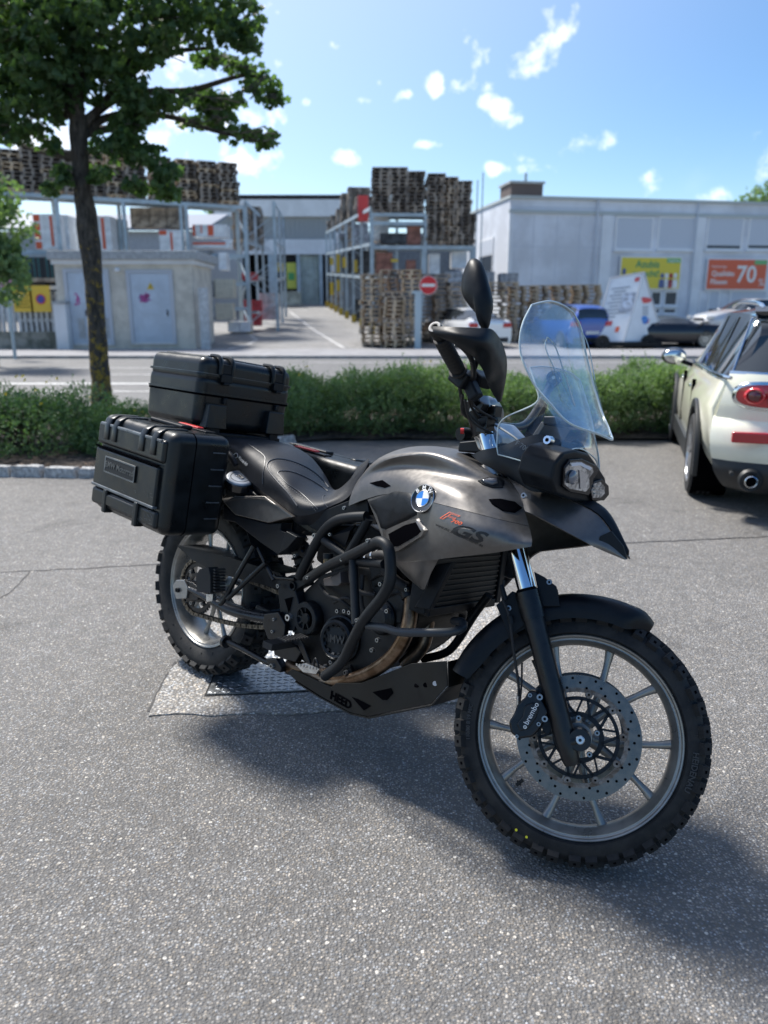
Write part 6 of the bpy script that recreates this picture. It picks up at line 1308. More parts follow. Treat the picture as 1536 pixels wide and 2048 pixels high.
for i, (px, Y, zt) in enumerate([(508, 38, 408), (520, 41.5, 412), (532, 45, 415)]):
    c = gz(px, Y); z0 = at(px, 500, Y).z; n = int((at(px, zt, Y).z-z0)/.146); stack(c+Vector((-.4, 0, 0)), z0, n, .05, 1, 'pallet in the %s stack of the left driveway rack' % ('nearest', 'middle', 'farthest')[i], 'pallets in the left driveway rack', turn=1)
# -- right rack: front bays and the row receding along the driveway
Y2 = 34.0; A2 = gz(745, Y2); B2 = gz(945, Y2); hT = at(745, 430, Y2).z-A2.z
t2, _, _ = rack(A2, gz(849, Y2), 2, (hT+2.0*.01, hT), (1.0, .93), 1.15, 'front bay of the blue grey rack right of the driveway, dark goods inside', guards=False)
rack(A2+Vector((.0, -.01, 0)), B2+Vector((0, -.01, 0)), 3, (at(745, 495, Y2).z-A2.z,)*2, (1.0,), 1.15, 'lower right rack carrying the tall pallet stacks', guards=True)
GR = 'pallets towering on the right rack'
zA = A2.z+hT+.08; zB = at(849, 492, Y2).z+.05
for i, (px, ty, zb, k) in enumerate([(762, 333, zA, 1), (796, 335, zA, 1), (829, 341, zA, 1), (866, 349, zB, 1), (893, 350, zB, 0), (918, 357, zB, 1)]):
    c = gz(px, Y2+.5); n = int((at(px, ty, Y2+.3).z-zb)/.146); stack(c, zb, n, 0, k, 'weathered pallet in the right rack tower, '+('leftmost', 'second', 'third', 'fourth', 'fifth', 'rightmost')[i]+' stack of six', GR, turn=1, split=True)
c = gz(926, Y2+1.4); stack(c, zB, 9, 0, 1, 'pallet in the short stack at the right foot of the tower', GR, turn=1)
mDg = mat('dark_goods', (.05, .055, .06), .7, var=.5, vscale=3); mTerra = mat('terracotta_goods', (.28, .13, .10), .8, var=.3, vscale=4)
goods(760, 812, 466, 487, Y2+.2, .8, mDg, 'dark crate inside the upper right rack bay', 'crate'); goods(814, 842, 452, 487, Y2+.2, .8, mTerra, 'terracotta coloured goods inside the upper right rack bay', 'goods')
goods(752, 785, 505, 545, Y2+.3, .8, mTerra, 'terracotta bundle under the right rack beam', 'goods'); goods(812, 832, 520, 560, Y2+.3, .8, mTerra, 'pale red bundle between the right rack posts', 'goods'); goods(858, 880, 507, 548, Y2+.4, .8, mWrap, 'white upright package right of the rack post', 'package'); goods(903, 934, 503, 536, Y2+.4, .8, mWrap, 'white drum like package at the right end of the rack', 'package')
goods(782, 796, 518, 524, Y2, .02, mYelF, 'small yellow sign plate in the rack', 'sign', name='sign_plate')
mFoil = mat('grey_foil', (.30, .33, .37), .35, var=.4, vscale=5, bump=.6, bscale=12, bdist=.05)
for i, (x0, x1, y0, y1) in enumerate([(892, 925, 543, 585), (928, 960, 545, 590), (964, 990, 543, 592), (1000, 1037, 546, 592), (885, 920, 588, 640)]): goods(x0, x1, y0, y1, 33.0+.2*i, 1.0, mFoil, 'grey foil wrapped load, %s of the row behind the white coupe' % ('first', 'second', 'third', 'last', 'lower one'[0:5])[i], 'pallet load', 'grey foil wrapped loads')
A3 = gz(743, 34.4); B3 = gz(655, 58); t3, d3, n3 = rack(A3, B3, 8, (5.1, 5.1), (1.0, .72, .45), 1.1, 'long blue grey rack receding along the right side of the driveway', guards=True, name='driveway_rack')
for i in range(7):
    p = A3.lerp(B3, (i+.5)/7)+Vector((.5, 0, 0)); hh = [0, 5, 10, 10, 6, 5, 4][i]
    if hh: stack(p, yz(p.y)+5.2, hh, math.atan2(d3.y, d3.x), 1, 'pallet in the %s stack from the street on the right driveway rack' % ('', 'first', 'second', 'third', 'fourth', 'fifth', 'sixth')[i], 'pallets on the right driveway rack', turn=1)
    for lv in (0, .46, .73): 
        if R.random() < .8: 
            q = p+Vector((.1, 0, 5.1*lv+.1)); t = empty('stored_load', q); tag(t, 'load on the %s shelf in the %s bay of the right driveway rack' % ({0: 'ground', .46: 'middle', .73: 'upper'}[lv], ('first', 'second', 'third', 'fourth', 'fifth', 'sixth', 'farthest')[i]), 'pallet load', 'loads in the receding rack'); b = MB(); b.bx(-.4, .4, -1.0, 1.0, 0, 1.0); b.build('load', R.choice([mFoil, mWood, mWrap, mDg]), t, smooth=False)
for i, (px, y0, y1, Y) in enumerate([(663, 515, 530, 52), (676, 508, 545, 48), (688, 515, 535, 44), (711, 520, 545, 40), (663, 565, 590, 52), (676, 560, 582, 48)]): goods(px-3, px+4, y0, y1, Y-.2, .03, mYelF, 'small yellow load sign on the receding rack, %s' % ('upper one farthest', 'upper one third', 'upper one second', 'upper one nearest', 'lower one farthest', 'lower one nearer')[i], 'sign', 'yellow load signs', name='load_sign')
a = at(716, 440, 37); rb = empty('red_container', a); tag(rb, 'bright red upright container standing on the driveway rack', 'container'); b = MB(); b.bx(0, .46, 0, .8, 0, at(716, 391, 37).z-a.z); b.build('shell', mat('bright_red', (.62, .06, .06), .5), rb, smooth=False, bev=.02)
if rest.f: struct(rest.build('distant_pallets', [mWood, mWoodG, mWoodL], smooth=False), 'stuff')
# -- warehouse at the end of the driveway
YW = 62.0; w0 = at(440, 620, YW).x; w1 = at(700, 620, YW).x; Zf = lambda py: at(0, py, YW).z
wh = empty('warehouse', (w0, YW, yz(YW))); tag(wh, 'grey warehouse with white fascia and dark gateway at the end of the driveway', 'building'); ow = wh.location
mWW = mat('white_panel', (.66, .69, .72), .6, var=.06, vscale=1); mGW = mat('grey_corrugated', (.30, .325, .34), .55, .2)
b = MB(); b.bx(0, w1-w0, -.4, .4, Zf(434)-ow.z, Zf(400)-ow.z); b.build('fascia', mWW, wh, smooth=False)
b = MB(); xx = 0.0
while xx < w1-w0: b.bx(xx, xx+.22, -.04, .2, Zf(479)-ow.z, Zf(434)-ow.z); b.bx(xx+.22, xx+.36, 0, .2, Zf(479)-ow.z, Zf(434)-ow.z); xx += .36
struct(b.build('corrugated_wall', mGW, wh, smooth=False), 'stuff')
b = MB(); b.bx(0, w1-w0, -.2, .2, Zf(509)-ow.z, Zf(479)-ow.z); b.build('lintel', mWW, wh, smooth=False)
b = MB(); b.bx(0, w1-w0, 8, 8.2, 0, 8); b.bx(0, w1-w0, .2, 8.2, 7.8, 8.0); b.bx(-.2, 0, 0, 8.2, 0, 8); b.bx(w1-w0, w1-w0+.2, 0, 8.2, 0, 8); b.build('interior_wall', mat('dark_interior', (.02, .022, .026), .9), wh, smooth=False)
X = lambda px: at(px, 620, YW).x-w0
b = MB(); b.bx(X(598), X(638), .3, .4, 0, Zf(510)-ow.z); st_ = b.build('strip_curtain', mat('strip_curtain', (.34, .42, .38), .3, var=.2, vscale=2), wh, smooth=False)
for k in range(8): b = MB(); xk = X(598)+(X(638)-X(598))*k/8; b.bx(xk, xk+.03, .26, .30, 0, Zf(510)-ow.z); b.build('strip', mWW, st_, smooth=False)
for (x0, x1, y0, y1, m_) in ((552, 571, 526, 543, mYelF), (575, 594, 525, 577, mat('yellow_green', (.60, .62, .10), .5)), (578, 590, 545, 560, mat('green_mark', (.08, .35, .12), .5))): b = MB(); b.bx(X(x0), X(x1), .2-(.03 if x0 == 578 else 0), .25, Zf(y1)-ow.z, Zf(y0)-ow.z); b.build('notice', m_, wh, smooth=False)
for x0 in (540, 546, 596, 640): b = MB(); b.bx(X(x0), X(x0)+.25, -.1, .3, 0, Zf(508)-ow.z); b.build('gate_post', mRack, wh, smooth=False)
goods(560, 600, 583, 610, 57, 1.0, mat('green_foil', (.32, .38, .36), .35, var=.3, vscale=2), 'pale green wrapped load in front of the warehouse gateway', 'pallet load')
# grey hall behind the left rack
hl2 = empty('storage_hall', (-26, 44, yz(44))); tag(hl2, 'low grey hall seen through the left pallet rack', 'building'); b = MB(); b.bx(0, 16.2, 0, 12, 0, 4.6); b.build('wall', mat('hall_wall', (.38, .42, .46), .6, var=.1), hl2, smooth=False)
b = MB(); b.prism([Vector((-.3, -.4, 4.6)), Vector((16.5, -.4, 4.6)), Vector((16.5, 6, 6.0)), Vector((-.3, 6, 6.0))], (0, 0, .15)); b.build('roof', mat('hall_roof', (.20, .23, .28), .5), hl2, smooth=False)
hl3 = empty('storage_hall', (-2.4, 47, yz(47))); tag(hl3, 'blue grey hall wall seen through the right pallet rack', 'building'); b = MB(); b.bx(0, 8.5, 0, 5, 0, 4.4); b.build('wall', mat('hall_wall_dark', (.17, .20, .23), .6, var=.15), hl3, smooth=False); b = MB(); b.bx(-.2, 8.7, -.3, 5.2, 4.4, 4.6); b.build('roof', MATS['hall_roof'], hl3, smooth=False)
b = MB(); b.bx(X(550), X(597), .35, .45, 0, Zf(510)-ow.z); b.bx(X(639), X(658), .35, .45, 0, Zf(510)-ow.z); b.build('gateway_shade', MATS['dark_interior'], wh, smooth=False)  # dark sheets painting the shade inside the open gateway
# -- utility house
YU = 27.0; hx0, hx1 = at(117, 620, YU).x, at(388, 620, YU).x; ztop = at(250, 520, YU).z
ut = empty('utility_house', (hx0, YU, .0)); tag(ut, 'small rendered utility house with flat roof and two grey steel doors behind the tree', 'building')
mRen = mat('beige_render', (.56, .535, .47), .85, var=.12, vscale=2, bump=.3, bscale=40); mDoor = mat('door_grey', (.46, .54, .63), .5, var=.08, vscale=1.5); mRoofC = mat('roof_concrete', (.36, .38, .39), .8, var=.15)
WU = hx1-hx0
b = MB(); b.bx(0, WU, 0, 3.0, 0, ztop); b.build('wall', mRen, ut, smooth=False)
b = MB(); b.bx(-.12, WU+.25, -.25, 3.2, ztop+.002, at(250, 506, YU).z+.06); b.build('roof', mRoofC, ut, smooth=False, bev=.02)
b = MB(); b.bx(-.05, WU+.12, -.12, 3.1, ztop-.14, ztop+.001); b.build('roof_fascia', mWW, ut, smooth=False)
UX = lambda px: at(px, 620, YU).x-hx0; UZ = lambda py: at(0, py, YU).z
for (x0, x1, y0, y1, lab) in ((134, 224, 538, 690, 'left'), (258, 350, 540, 688, 'right')):
    b = MB()
    b.bx(UX(x0), UX(x0)+.12, -.06, .0, UZ(y1), UZ(y0)); b.bx(UX(x1)-.12, UX(x1), -.06, 0, UZ(y1), UZ(y0)); b.bx(UX(x0)+.12, UX(x1)-.12, -.06, 0, UZ(y0)-.1, UZ(y0)); fr_ = b.build('door_frame', mat('door_frame', (.46, .50, .56), .5), ut, smooth=False)
    n_ = 2 if lab == 'left' else 1; xa, xb = UX(x0)+.12, UX(x1)-.12
    for k in range(n_):
        b = MB(); b.bx(xa+(xb-xa)*k/n_+.008, xa+(xb-xa)*(k+1)/n_-.008, -.03, -.005, UZ(y1)+.06, UZ(y0)-.11); dd_ = b.build('door', mDoor, ut, smooth=False)
        b = MB(); b.bx(xb-.14 if n_ == 1 else xa+(xb-xa)*.5-.12, xb-.11 if n_ == 1 else xa+(xb-xa)*.5-.09, -.07, -.03, 1.15, 1.35); b.build('handle', mDark, dd_, smooth=False)
    b = MB(); b.bx(xa, xb, -.05, .0, UZ(y1)-.0, UZ(y1)+.055); b.build('threshold', mWW, ut, smooth=False)
for (xa, xb) in ((UX(155), UX(168)), (UX(205), UX(223))):
    for k in range(8): b = MB(); b.bx(xa, xb, -.055, -.02, .42+k*.085, .47+k*.085); b.build('vent_slat', mRoofC, ut, smooth=False)
# graffiti tags and a warning triangle
mPk = mat('pink_spray', (.50, .10, .32), .6); mPr = mat('purple_spray', (.22, .10, .35), .6)
b = MB()
for k in range(7): a = R.uniform(0, 6.28); b.tube([Vector((UX(292)+R.uniform(-.2, .2), -.034, UZ(595)+R.uniform(-.16, .16))) for _ in range(4)], .018, n=5, k=5)
b.build('graffiti', mPk, ut)
b = MB()
for k in range(4): b.tube([Vector((UX(292)+R.uniform(-.18, .22), -.036, UZ(597)+R.uniform(-.12, .14))) for _ in range(4)], .012, n=5, k=5)
b.build('graffiti', mPr, ut); b = MB()
for k in range(4): b.tube([Vector((UX(157)+R.uniform(-.10, .10), -.034, UZ(598)+R.uniform(-.2, .2))) for _ in range(4)], .014, n=5, k=5)
b.build('graffiti', mPk, ut)
b = MB(); cx, cz = UX(305), UZ(573); b.prism([Vector((cx-.12, -.036, cz-.09)), Vector((cx+.12, -.036, cz-.09)), Vector((cx, -.036, cz+.13))], (0, -.006, 0)); wt_ = b.build('warning_triangle', mYelF, ut, smooth=False); b = MB(); b.prism([Vector((cx+.01, -.043, cz+.06)), Vector((cx-.03, -.043, cz)), Vector((cx+.0, -.043, cz)), Vector((cx-.01, -.043, cz-.06)), Vector((cx+.03, -.043, cz+.01)), Vector((cx, -.043, cz+.01))], (0, -.002, 0)); b.build('bolt_symbol', mDark, wt_, smooth=False)
b = MB(); b.ell((UX(243), -.10, UZ(540)), (.10, .08, .08)); b.build('wall_lamp', mWW, ut)
# cabinet and picket fence with yellow notices
a = at(106, 620, 26.6); cbx = empty('junction_cabinet', (a.x, 26.6, 0)); tag(cbx, 'white junction cabinet against the left wall of the utility house', 'cabinet'); b = MB(); b.bx(0, .42, 0, .4, 0, at(0, 608, 26.6).z); b.build('body', mWW, cbx, smooth=False, bev=.01); b = MB(); b.bx(-.03, .45, -.03, .43, at(0, 608, 26.6).z, at(0, 604, 26.6).z+.02); b.build('cap', mRoofC, cbx, smooth=False)
fx0, fx1 = at(-60, 620, 27.2).x, at(118, 620, 27.2).x; fe = empty('picket_fence', (fx0, 27.2, 0)); tag(fe, 'grey concrete picket fence on a low wall left of the utility house', 'fence')
mFen = mat('fence_concrete', (.48, .51, .53), .85, var=.15)
b = MB(); b.bx(0, fx1-fx0, 0, .25, 0, .62); b.build('base_wall', mat('mossy_wall', (.20, .21, .17), .9, var=.35, vscale=2, col2=(.33, .32, .28)), fe, smooth=False)
xx = .05
while xx < fx1-fx0-.05: b = MB(); b.bx(xx, xx+.09, .08, .16, .60, 1.95); b.build('picket', mFen, fe, smooth=False); xx += .19
for z in (.95, 1.75): b = MB(); b.bx(0, fx1-fx0, .16, .22, z, z+.1); b.build('rail', mFen, fe, smooth=False)
b = MB(); b.bx(0, fx1-fx0, .0, .3, 2.02, 2.14); b.build('top_rail', mFen, fe, smooth=False)
for (x0, x1, lb) in ((30, 62, 'yellow notice board on the fence, left one'), (64, 98, 'yellow notice board with round no parking symbol on the fence')):
    a = at(x0, 624, 27.1); c = at(x1, 571, 27.1); t = empty('notice_board', (a.x, 27.1, a.z)); tag(t, lb, 'sign'); b = MB(); b.bx(0, c.x-a.x, -.03, 0, 0, c.z-a.z); b.build('board', mat('notice_yellow', (.68, .46, .05), .5), t, smooth=False)
    if x0 > 60:
        b = MB(); b.cyl((.36, -.032, .42), (.36, -.038, .42), .17, n=24); b.build('prohibition_ring', mat('sign_red', (.55, .03, .04), .4), t); b = MB(); b.cyl((.36, -.0385, .42), (.36, -.041, .42), .125, n=24); b.build('ring_field', mat('sign_blue', (.03, .08, .38), .4), t); b = MB(); b.bar((.26, -.043, .52), (.46, -.043, .32), .004, .045, up=Vector((0, 1, 0))); b.build('ring_bar', MATS['sign_red'], t, smooth=False)
    else:
        for k in range(6): b = MB(); b.bx(.06, c.x-a.x-.08-.05*(k % 2), -.034, -.031, .15+k*.1, .175+k*.1); b.build('print_line', mDark, t, smooth=False)
for i, px in enumerate((18, 53, 88)):
    for j in range(1): 
        a = at(px, 556, 30); c = at(px+32, 514, 30); t = empty('black_crate', (a.x, 30, a.z)); tag(t, 'black slatted crate stack above the fence, %s' % ('left one', 'middle one', 'right one')[i], 'crate', 'black crates behind the fence'); b = MB(); b.bx(0, c.x-a.x-.04, 0, 1, 0, c.z-a.z); b.build('crate_body', mat('black_crate', (.02, .024, .028), .6), t, smooth=False, bev=.02)
        for k in range(3): b = MB(); xk = (c.x-a.x)*(k+.6)/4+.05; b.bx(xk, xk+.03, -.02, 0, 0, c.z-a.z); b.build('crate_strap', mat('teal_strap', (.03, .18, .18), .5), t, smooth=False)
        b = MB(); b.bx(0, c.x-a.x, -.1, 1, -.14, 0); b.build('crate_pallet', mWood, t, smooth=False)
        b = MB(); b.bx(.1, c.x-a.x-.1, .2, .8, yz(30)-a.z, -.14); b.build('lower_load', mDg, t, smooth=False)
a = at(-14, 575, 22); ps = empty('pink_sign', (a.x, 22, 0)); tag(ps, 'pink poster sign on a grey pole at the left picture edge', 'sign'); c = at(16, 508, 22); b = MB(); b.bx(-.15, c.x-a.x, -.03, 0, a.z, c.z); b.build('board', mat('pink_poster', (.60, .12, .36), .5, var=.3, vscale=8, col2=(.75, .45, .62)), ps, smooth=False)
for k in range(3): b = MB(); b.bx(0, (c.x-a.x)*.7, -.034, -.031, a.z+.2+k*.22, a.z+.28+k*.22); b.build('print_line', mWhite, ps, smooth=False)
b = MB(); b.cyl((c.x-a.x-.16, .04, 0), (c.x-a.x-.16, .04, c.z), .045, n=10); b.build('pole', mRack, ps)
smalltree((at(-25, 620, 19).x, 19, 0), 4.6, 1.15, 'dense green tree cut off by the left picture edge, beside the pink sign', 1500, ls=.13)
smalltree((-24, 40, .6), 7, 2.6, 'tree behind the left rack, glimpsed through its first bay', 900, ls=.3); smalltree((at(1500, 620, 60).x, 60, 1.6), 9.3, 2.2, 'treetop showing above the flat roof at the right edge', 900, ls=.3)
smalltree((at(470, 620, 75).x, 75, 1.9), 11, 2.8, 'dark tree behind the warehouse roof left of the driveway', 700, ls=.35)
# pole-like column and creeper right of the utility house
a = at(398, 620, 26.8); t = empty('cable_pillar', (a.x, 26.8, 0)); tag(t, 'grey weathered concrete pillar at the right corner of the utility house', 'pillar'); b = MB(); b.bx(0, .28, 0, .28, 0, at(0, 576, 26.8).z); b.build('shaft', mFen, t, smooth=False, bev=.02)
# no entry sign and pillar
a = at(845, 620, 27.4); t = empty('no_entry_sign', (a.x, 27.4, 0)); tag(t, 'red round no entry sign with white bar on a slanting pole', 'sign')
b = MB(); b.cyl((-.14, .03, 0), (.06, .03, at(0, 552, 27.4).z), .03, n=10); b.build('pole', mRack, t)
zc = at(0, 570.5, 27.4).z; cx = at(856, 620, 27.4).x-a.x
b = MB(); b.cyl((cx, 0, zc), (cx, -.02, zc), .315, n=36); b.build('rim', mWhite, t); b = MB(); b.cyl((cx, -.021, zc), (cx, -.026, zc), .295, n=36); b.build('disc', mat('no_entry_red', (.60, .02, .03), .4), t); b = MB(); b.bx(cx-.23, cx+.23, -.032, -.0265, zc-.05, zc+.05); b.build('bar', mWhite, t, smooth=False)
a = at(831, 620, 27.3); t = empty('steel_column', (a.x, 27.3, 0)); tag(t, 'pale blue steel column standing before the pallet stacks left of the no entry sign', 'column'); b = MB(); b.bx(-.02, .20, 0, .2, 0, at(0, 587, 27.3).z); b.build('shaft', mat('pale_blue_steel', (.42, .52, .58), .45), t, smooth=False); b = MB(); b.bx(-.12, .22, -.02, .22, at(0, 587, 27.3).z, at(0, 583, 27.3).z+.02); b.build('head_plate', MATS['pale_blue_steel'], t, smooth=False)
# -- office building on the right
YB = 38.0; bc = at(1012, 620, YB); be_ = at(1560, 620, 40.6); dB = Vector((be_.x-bc.x, 40.6-YB, 0)).normalized(); nB = Vector((dB.y, -dB.x, 0))
zB0 = yz(YB)-.3; off_ = empty('office_building', (bc.x, YB, zB0), math.atan2(dB.y, dB.x)); tag(off_, 'pale grey two storey flat roofed commercial building with shuttered windows on the right', 'building')
mOff = mat('pale_wall', (.66, .70, .76), .7, var=.12, vscale=.45, bump=.1, bscale=20); mOff2 = mat('pale_pilaster', (.72, .76, .80), .7, var=.05, vscale=.7); mShut = mat('roller_shutter', (.54, .59, .66), .6); mFrm = mat('window_frame_white', (.80, .82, .84), .5)
HB = at(1012, 391, YB).z-zB0; LB = 26.0
def BX(px): r = ray(px, 620); k = (bc-C0); n = nB; tt = k.dot(n)/r.dot(n); p = C0+r*tt; return (p-bc).dot(dB)
def BZ(px, py): r = ray(px, py); tt = (bc-C0).dot(nB)/Vector((r.x, r.y, 0)).dot(nB); return (C0+r*tt).z-zB0
b = MB(); b.bx(0, LB, 0, 11, 0, HB-.12); b.build('wall', mOff, off_, smooth=False)
b = MB(); b.bx(-.06, LB, -.14, 11.1, HB-.119, HB); b.bx(-.06, LB, -.10, .0, HB-.75, HB-.6); b.build('roof_edge', mat('roof_trim', (.45, .50, .50), .6), off_, smooth=False)
# side face panels and pilasters
for px in (1018, 1202, 1382, 1560): b = MB(); x = BX(px); b.bx(x-.28 if px != 1018 else -.03, x+.28 if px != 1018 else .16, -.09, -.0, 0, HB-.76); b.build('pilaster', mOff2, off_, smooth=False)
for py in (415, 494): b = MB(); z = BZ(1100, py); b.bx(.17, BX(1195)-.1, -.012, -.001, z-.02, z+.02); b.build('panel_joint', mShut, off_, smooth=False)
for px in (1060, 1105, 1150): b = MB(); x = BX(px); b.bx(x-.012, x+.012, -.010, -.001, .1, HB-.8); b.build('panel_joint', mShut, off_, smooth=False)
def window(x0, x1, y0, y1, shutter, m=None):
    xa, xb = BX(x0), BX(x1); zt, zb = BZ((x0+x1)/2, y0), BZ((x0+x1)/2, y1); b = MB()
    b.bx(xa, xa+.07, -.05, .0, zb, zt); b.bx(xb-.07, xb, -.05, 0, zb, zt); b.bx(xa+.07, xb-.07, -.05, 0, zb, zb+.07); b.bx(xa+.07, xb-.07, -.05, 0, zt-.07, zt)
    w = b.build('window', mFrm, off_, smooth=False)
    zs = zb+.07+(zt-zb-.14)*shutter
    if shutter < 1: b = MB(); b.bx(xa+.07, xb-.07, -.03, -.02, zs, zt-.07); b.build('roller_shutter', mShut, w, smooth=False)
    if shutter > 0: b = MB(); b.bx(xa+.07, xb-.07, -.02, -.012, zb+.07, zs); b.build('pane', mGlassD, w, smooth=False)
    b = MB(); b.bx(xa-.05, xb+.05, -.14, -.002, zb-.08, zb-.002); b.build('sill', mOff2, w, smooth=False)
for (x0, x1) in ((1219, 1292), (1302, 1378), (1397, 1468), (1478, 1555)): window(x0, x1, 433, 500, .0 if x0 < 1390 else .10)
for (x0, x1) in ((1298, 1320), (1325, 1352)):
    window(x0, x1, 582, 612, 1.0); window(x0, x1, 616, 628, 1.0)
for (x0, x1) in ((1374, 1397), (1413, 1436), (1456, 1530)): window(x0, x1, 580, 628, .17 if x0 < 1450 else 0)
for (x0, x1, y0, y1) in ((950, 962, 440, 495), (966, 1000, 430, 495)):   # windows of the short side, seen askew
    pass
for i, (ya, yb_) in enumerate([(2.2, 4.6), (5.4, 7.2), (7.8, 9.2)]):
    b = MB(); b.bx(-.04, .0, ya, yb_, HB-3.6, HB-1.6); w = b.build('window', mFrm, off_, smooth=False); b = MB(); b.bx(-.05, -.041, ya+.1, yb_-.1, HB-2.4 if i == 0 else HB-3.5, HB-1.7); b.build('roller_shutter', mShut, w, smooth=False)
    if i == 0: b = MB(); b.bx(-.05, -.041, ya+.1, yb_-.1, HB-3.5, HB-2.45); b.build('pane', mGlassD, w, smooth=False)
a = Vector((.9, 2.0, HB)); b = MB(); b.bx(.5, 2.1, 1.4, 3.0, HB, HB+.75); ch_ = b.build('chimney', mat('chimney_brown', (.11, .085, .08), .8), off_, smooth=False); b = MB(); b.bx(.42, 2.18, 1.32, 3.08, HB+.75, HB+.85); b.build('chimney_cap', mRoofC, ch_, smooth=False); b = MB(); b.cyl((1.5, 2.2, HB+.85), (1.5, 2.2, HB+1.35), .07, n=8); b.build('chimney_pipe', mRack, ch_)
b = MB(); b.ell((-1.5+.5, 4, HB+.25), (.16, .1, .12)); b.cyl((-1.0, 4, HB-.1), (-1.0, 4, HB+.2), .03, n=6); 
for px in (1195, 1388): x = BX(px); b = MB(); b.cyl((x-.38, -.13, 0), (x-.38, -.13, HB-.12), .045, n=8); b.build('downpipe', mShut, off_)
b = MB(); b.bx(-.02, LB, -.05, -.0005, .0, .35); b.build('plinth', mRoofC, off_, smooth=False)
# banners on the facade
def banner(x0, x1, y0, y1, m, name, label, d=.16):
    xa, xb = BX(x0), BX(x1); zt, zb = BZ(x0, y0), BZ(x0, y1); p = off_.matrix_basis @ Vector((xa, -d, zb)); t = empty(name, Vector((bc.x, YB, zB0)) + dB*xa + nB*d + Vector((0, 0, zb)), math.atan2(dB.y, dB.x)); tag(t, label, 'banner')
    b = MB(); b.bx(-.06, xb-xa+.06, .0, .05, -.06, zt-zb+.06); b.build('frame', mFrm, t, smooth=False); b = MB(); b.bx(0, xb-xa, -.02, -.001, 0, zt-zb); b.build('print_field', m, t, smooth=False); return t, xb-xa, zt-zb
FM = lambda x, z: frameM((x, -.024, z), (1, 0, 0), None, (0, -1, 0))
t, w, h = banner(1233, 1349, 515, 577, mat('banner_yellow', (.72, .60, .06), .5), 'yellow_banner', 'yellow banner with green lettering between the storeys of the pale building')
mGr = mat('banner_green', (.06, .30, .14), .5); mBl2 = mat('figure_blue', (.10, .14, .30), .6)
text('Azubis', .46, FM(w*.44, h*.78), mGr, t, ext=.004, bold=.01); text('gesucht!', .42, FM(w*.42, h*.48), mGr, t, ext=.004, bold=.01)
b = MB(); b.bx(w*.76, w*.995, -.026, -.0205, h*.84, h*.99); b.build('corner_field', mat('banner_green2', (.15, .45, .18), .5), t, smooth=False); text('hagebau', .18, FM(w*.88, h*.915), mWhite, t, ext=.008)
for k, c_ in enumerate((mBl2, mWrap, mRedB, mWrap)):
    b = MB(); x = w*(.70+.075*k); b.ell((x, -.03, h*.42), (.10, .01, .13), n=10, m=6); b.prism([Vector((x-.16, -.022, .03)), Vector((x+.16, -.022, .03)), Vector((x+.14, -.022, h*.30)), Vector((x-.14, -.022, h*.30))], (0, -.006, 0)); b.build('printed_figure', c_, t)
b = MB(); b.ell((w*.05, -.03, h*.55), (.10, .01, .16), n=10, m=6); b.build('printed_figure', mBl2, t)
t, w, h = banner(1404, 1519, 519, 578, mat('banner_orange', (.68, .13, .06), .5), 'orange_banner', 'orange red banner reading 70% on the pale building')
text('70', 1.12, FM(w*.66, h*.48), mWhite, t, ext=.004, bold=.02); text('%', .5, FM(w*.93, h*.22), mWhite, t, ext=.004); text('Qualitäts', .34, FM(w*.26, h*.52), mWhite, t, ext=.004, bold=.006); text('Fliesen', .34, FM(w*.20, h*.24), mWhite, t, ext=.004, bold=.006); text('Hochwertige', .16, FM(w*.18, h*.76), mWhite, t, ext=.004)
b = MB(); b.bx(w*.78, w*.995, -.026, -.0205, h*.84, h*.99); b.build('corner_field', MATS['banner_green2'], t, smooth=False)
# -- tent shaped advertising stand
Yt = 27.6; g = lambda px, py, Y: at(px, py, Y)
pts = dict(bl=g(1184, 698, Yt), bm=g(1246, 700, Yt-.35), br=g(1326, 700, Yt+.35), tl=g(1222, 556, Yt+.6), tr=g(1288, 545, Yt+.35))
for k in ('bl', 'bm', 'br'): pts[k].z = .28
org = pts['bm'].copy(); org.z = 0; ts = empty('advertising_tent', org); tag(ts, 'white tent shaped advertising stand on a low trailer beside the blue car', 'advertising stand')
v = {k: p-org for k, p in pts.items()}; v['bk'] = v['bl'] + (v['br']-v['bm'])*1.0
mTent = mat('tent_white', (.80, .83, .86), .5, var=.05, vscale=2)
b = MB(); b.add([v['bl'], v['bm'], v['tr'], v['tl']], [(0, 1, 2, 3)]); nF = (v['bm']-v['bl']).cross(v['tr']-v['bl']).normalized(); b.add([v['bm'], v['br'], v['tr']], [(0, 1, 2)]); b.add([v['br'], v['bk'], v['tl'], v['tr']], [(0, 1, 2, 3)]); b.add([v['bk'], v['bl'], v['tl']], [(0, 1, 2)]); b.add([v['bl'], v['bm'], v['br'], v['bk']], [(3, 2, 1, 0)]); b.build('panels', mTent, ts, smooth=False)
b = MB()
for p, q in (('bl', 'bm'), ('bm', 'tr'), ('tr', 'tl'), ('tl', 'bl'), ('bm', 'br'), ('br', 'tr')): b.tube([v[p], v[q]], .035, n=6, k=1)
b.build('frame_tube', mat('frame_silver', (.5, .52, .55), .4, .6), ts)
b = MB(); b.bx(-1.0, 1.3, -.1, .9, .12, .27); b.build('trailer_bed', mBlk, ts, smooth=False)
for (x, y) in ((-.75, -.05), (.95, .3)): b = MB(); b.lathe([(.05, -.08), (.24, -.08), (.26, 0), (.24, .08), (.05, .08)], (x, y, .26), (0, 1, 0), n=20, closed=True); b.build('wheel', mRub, ts)
if nF.y > 0: nF = -nF
def tentpt(s, q, o=.02): a = v['bl'].lerp(v['bm'], s); c = v['tl'].lerp(v['tr'], s); return a.lerp(c, q) + nF*o
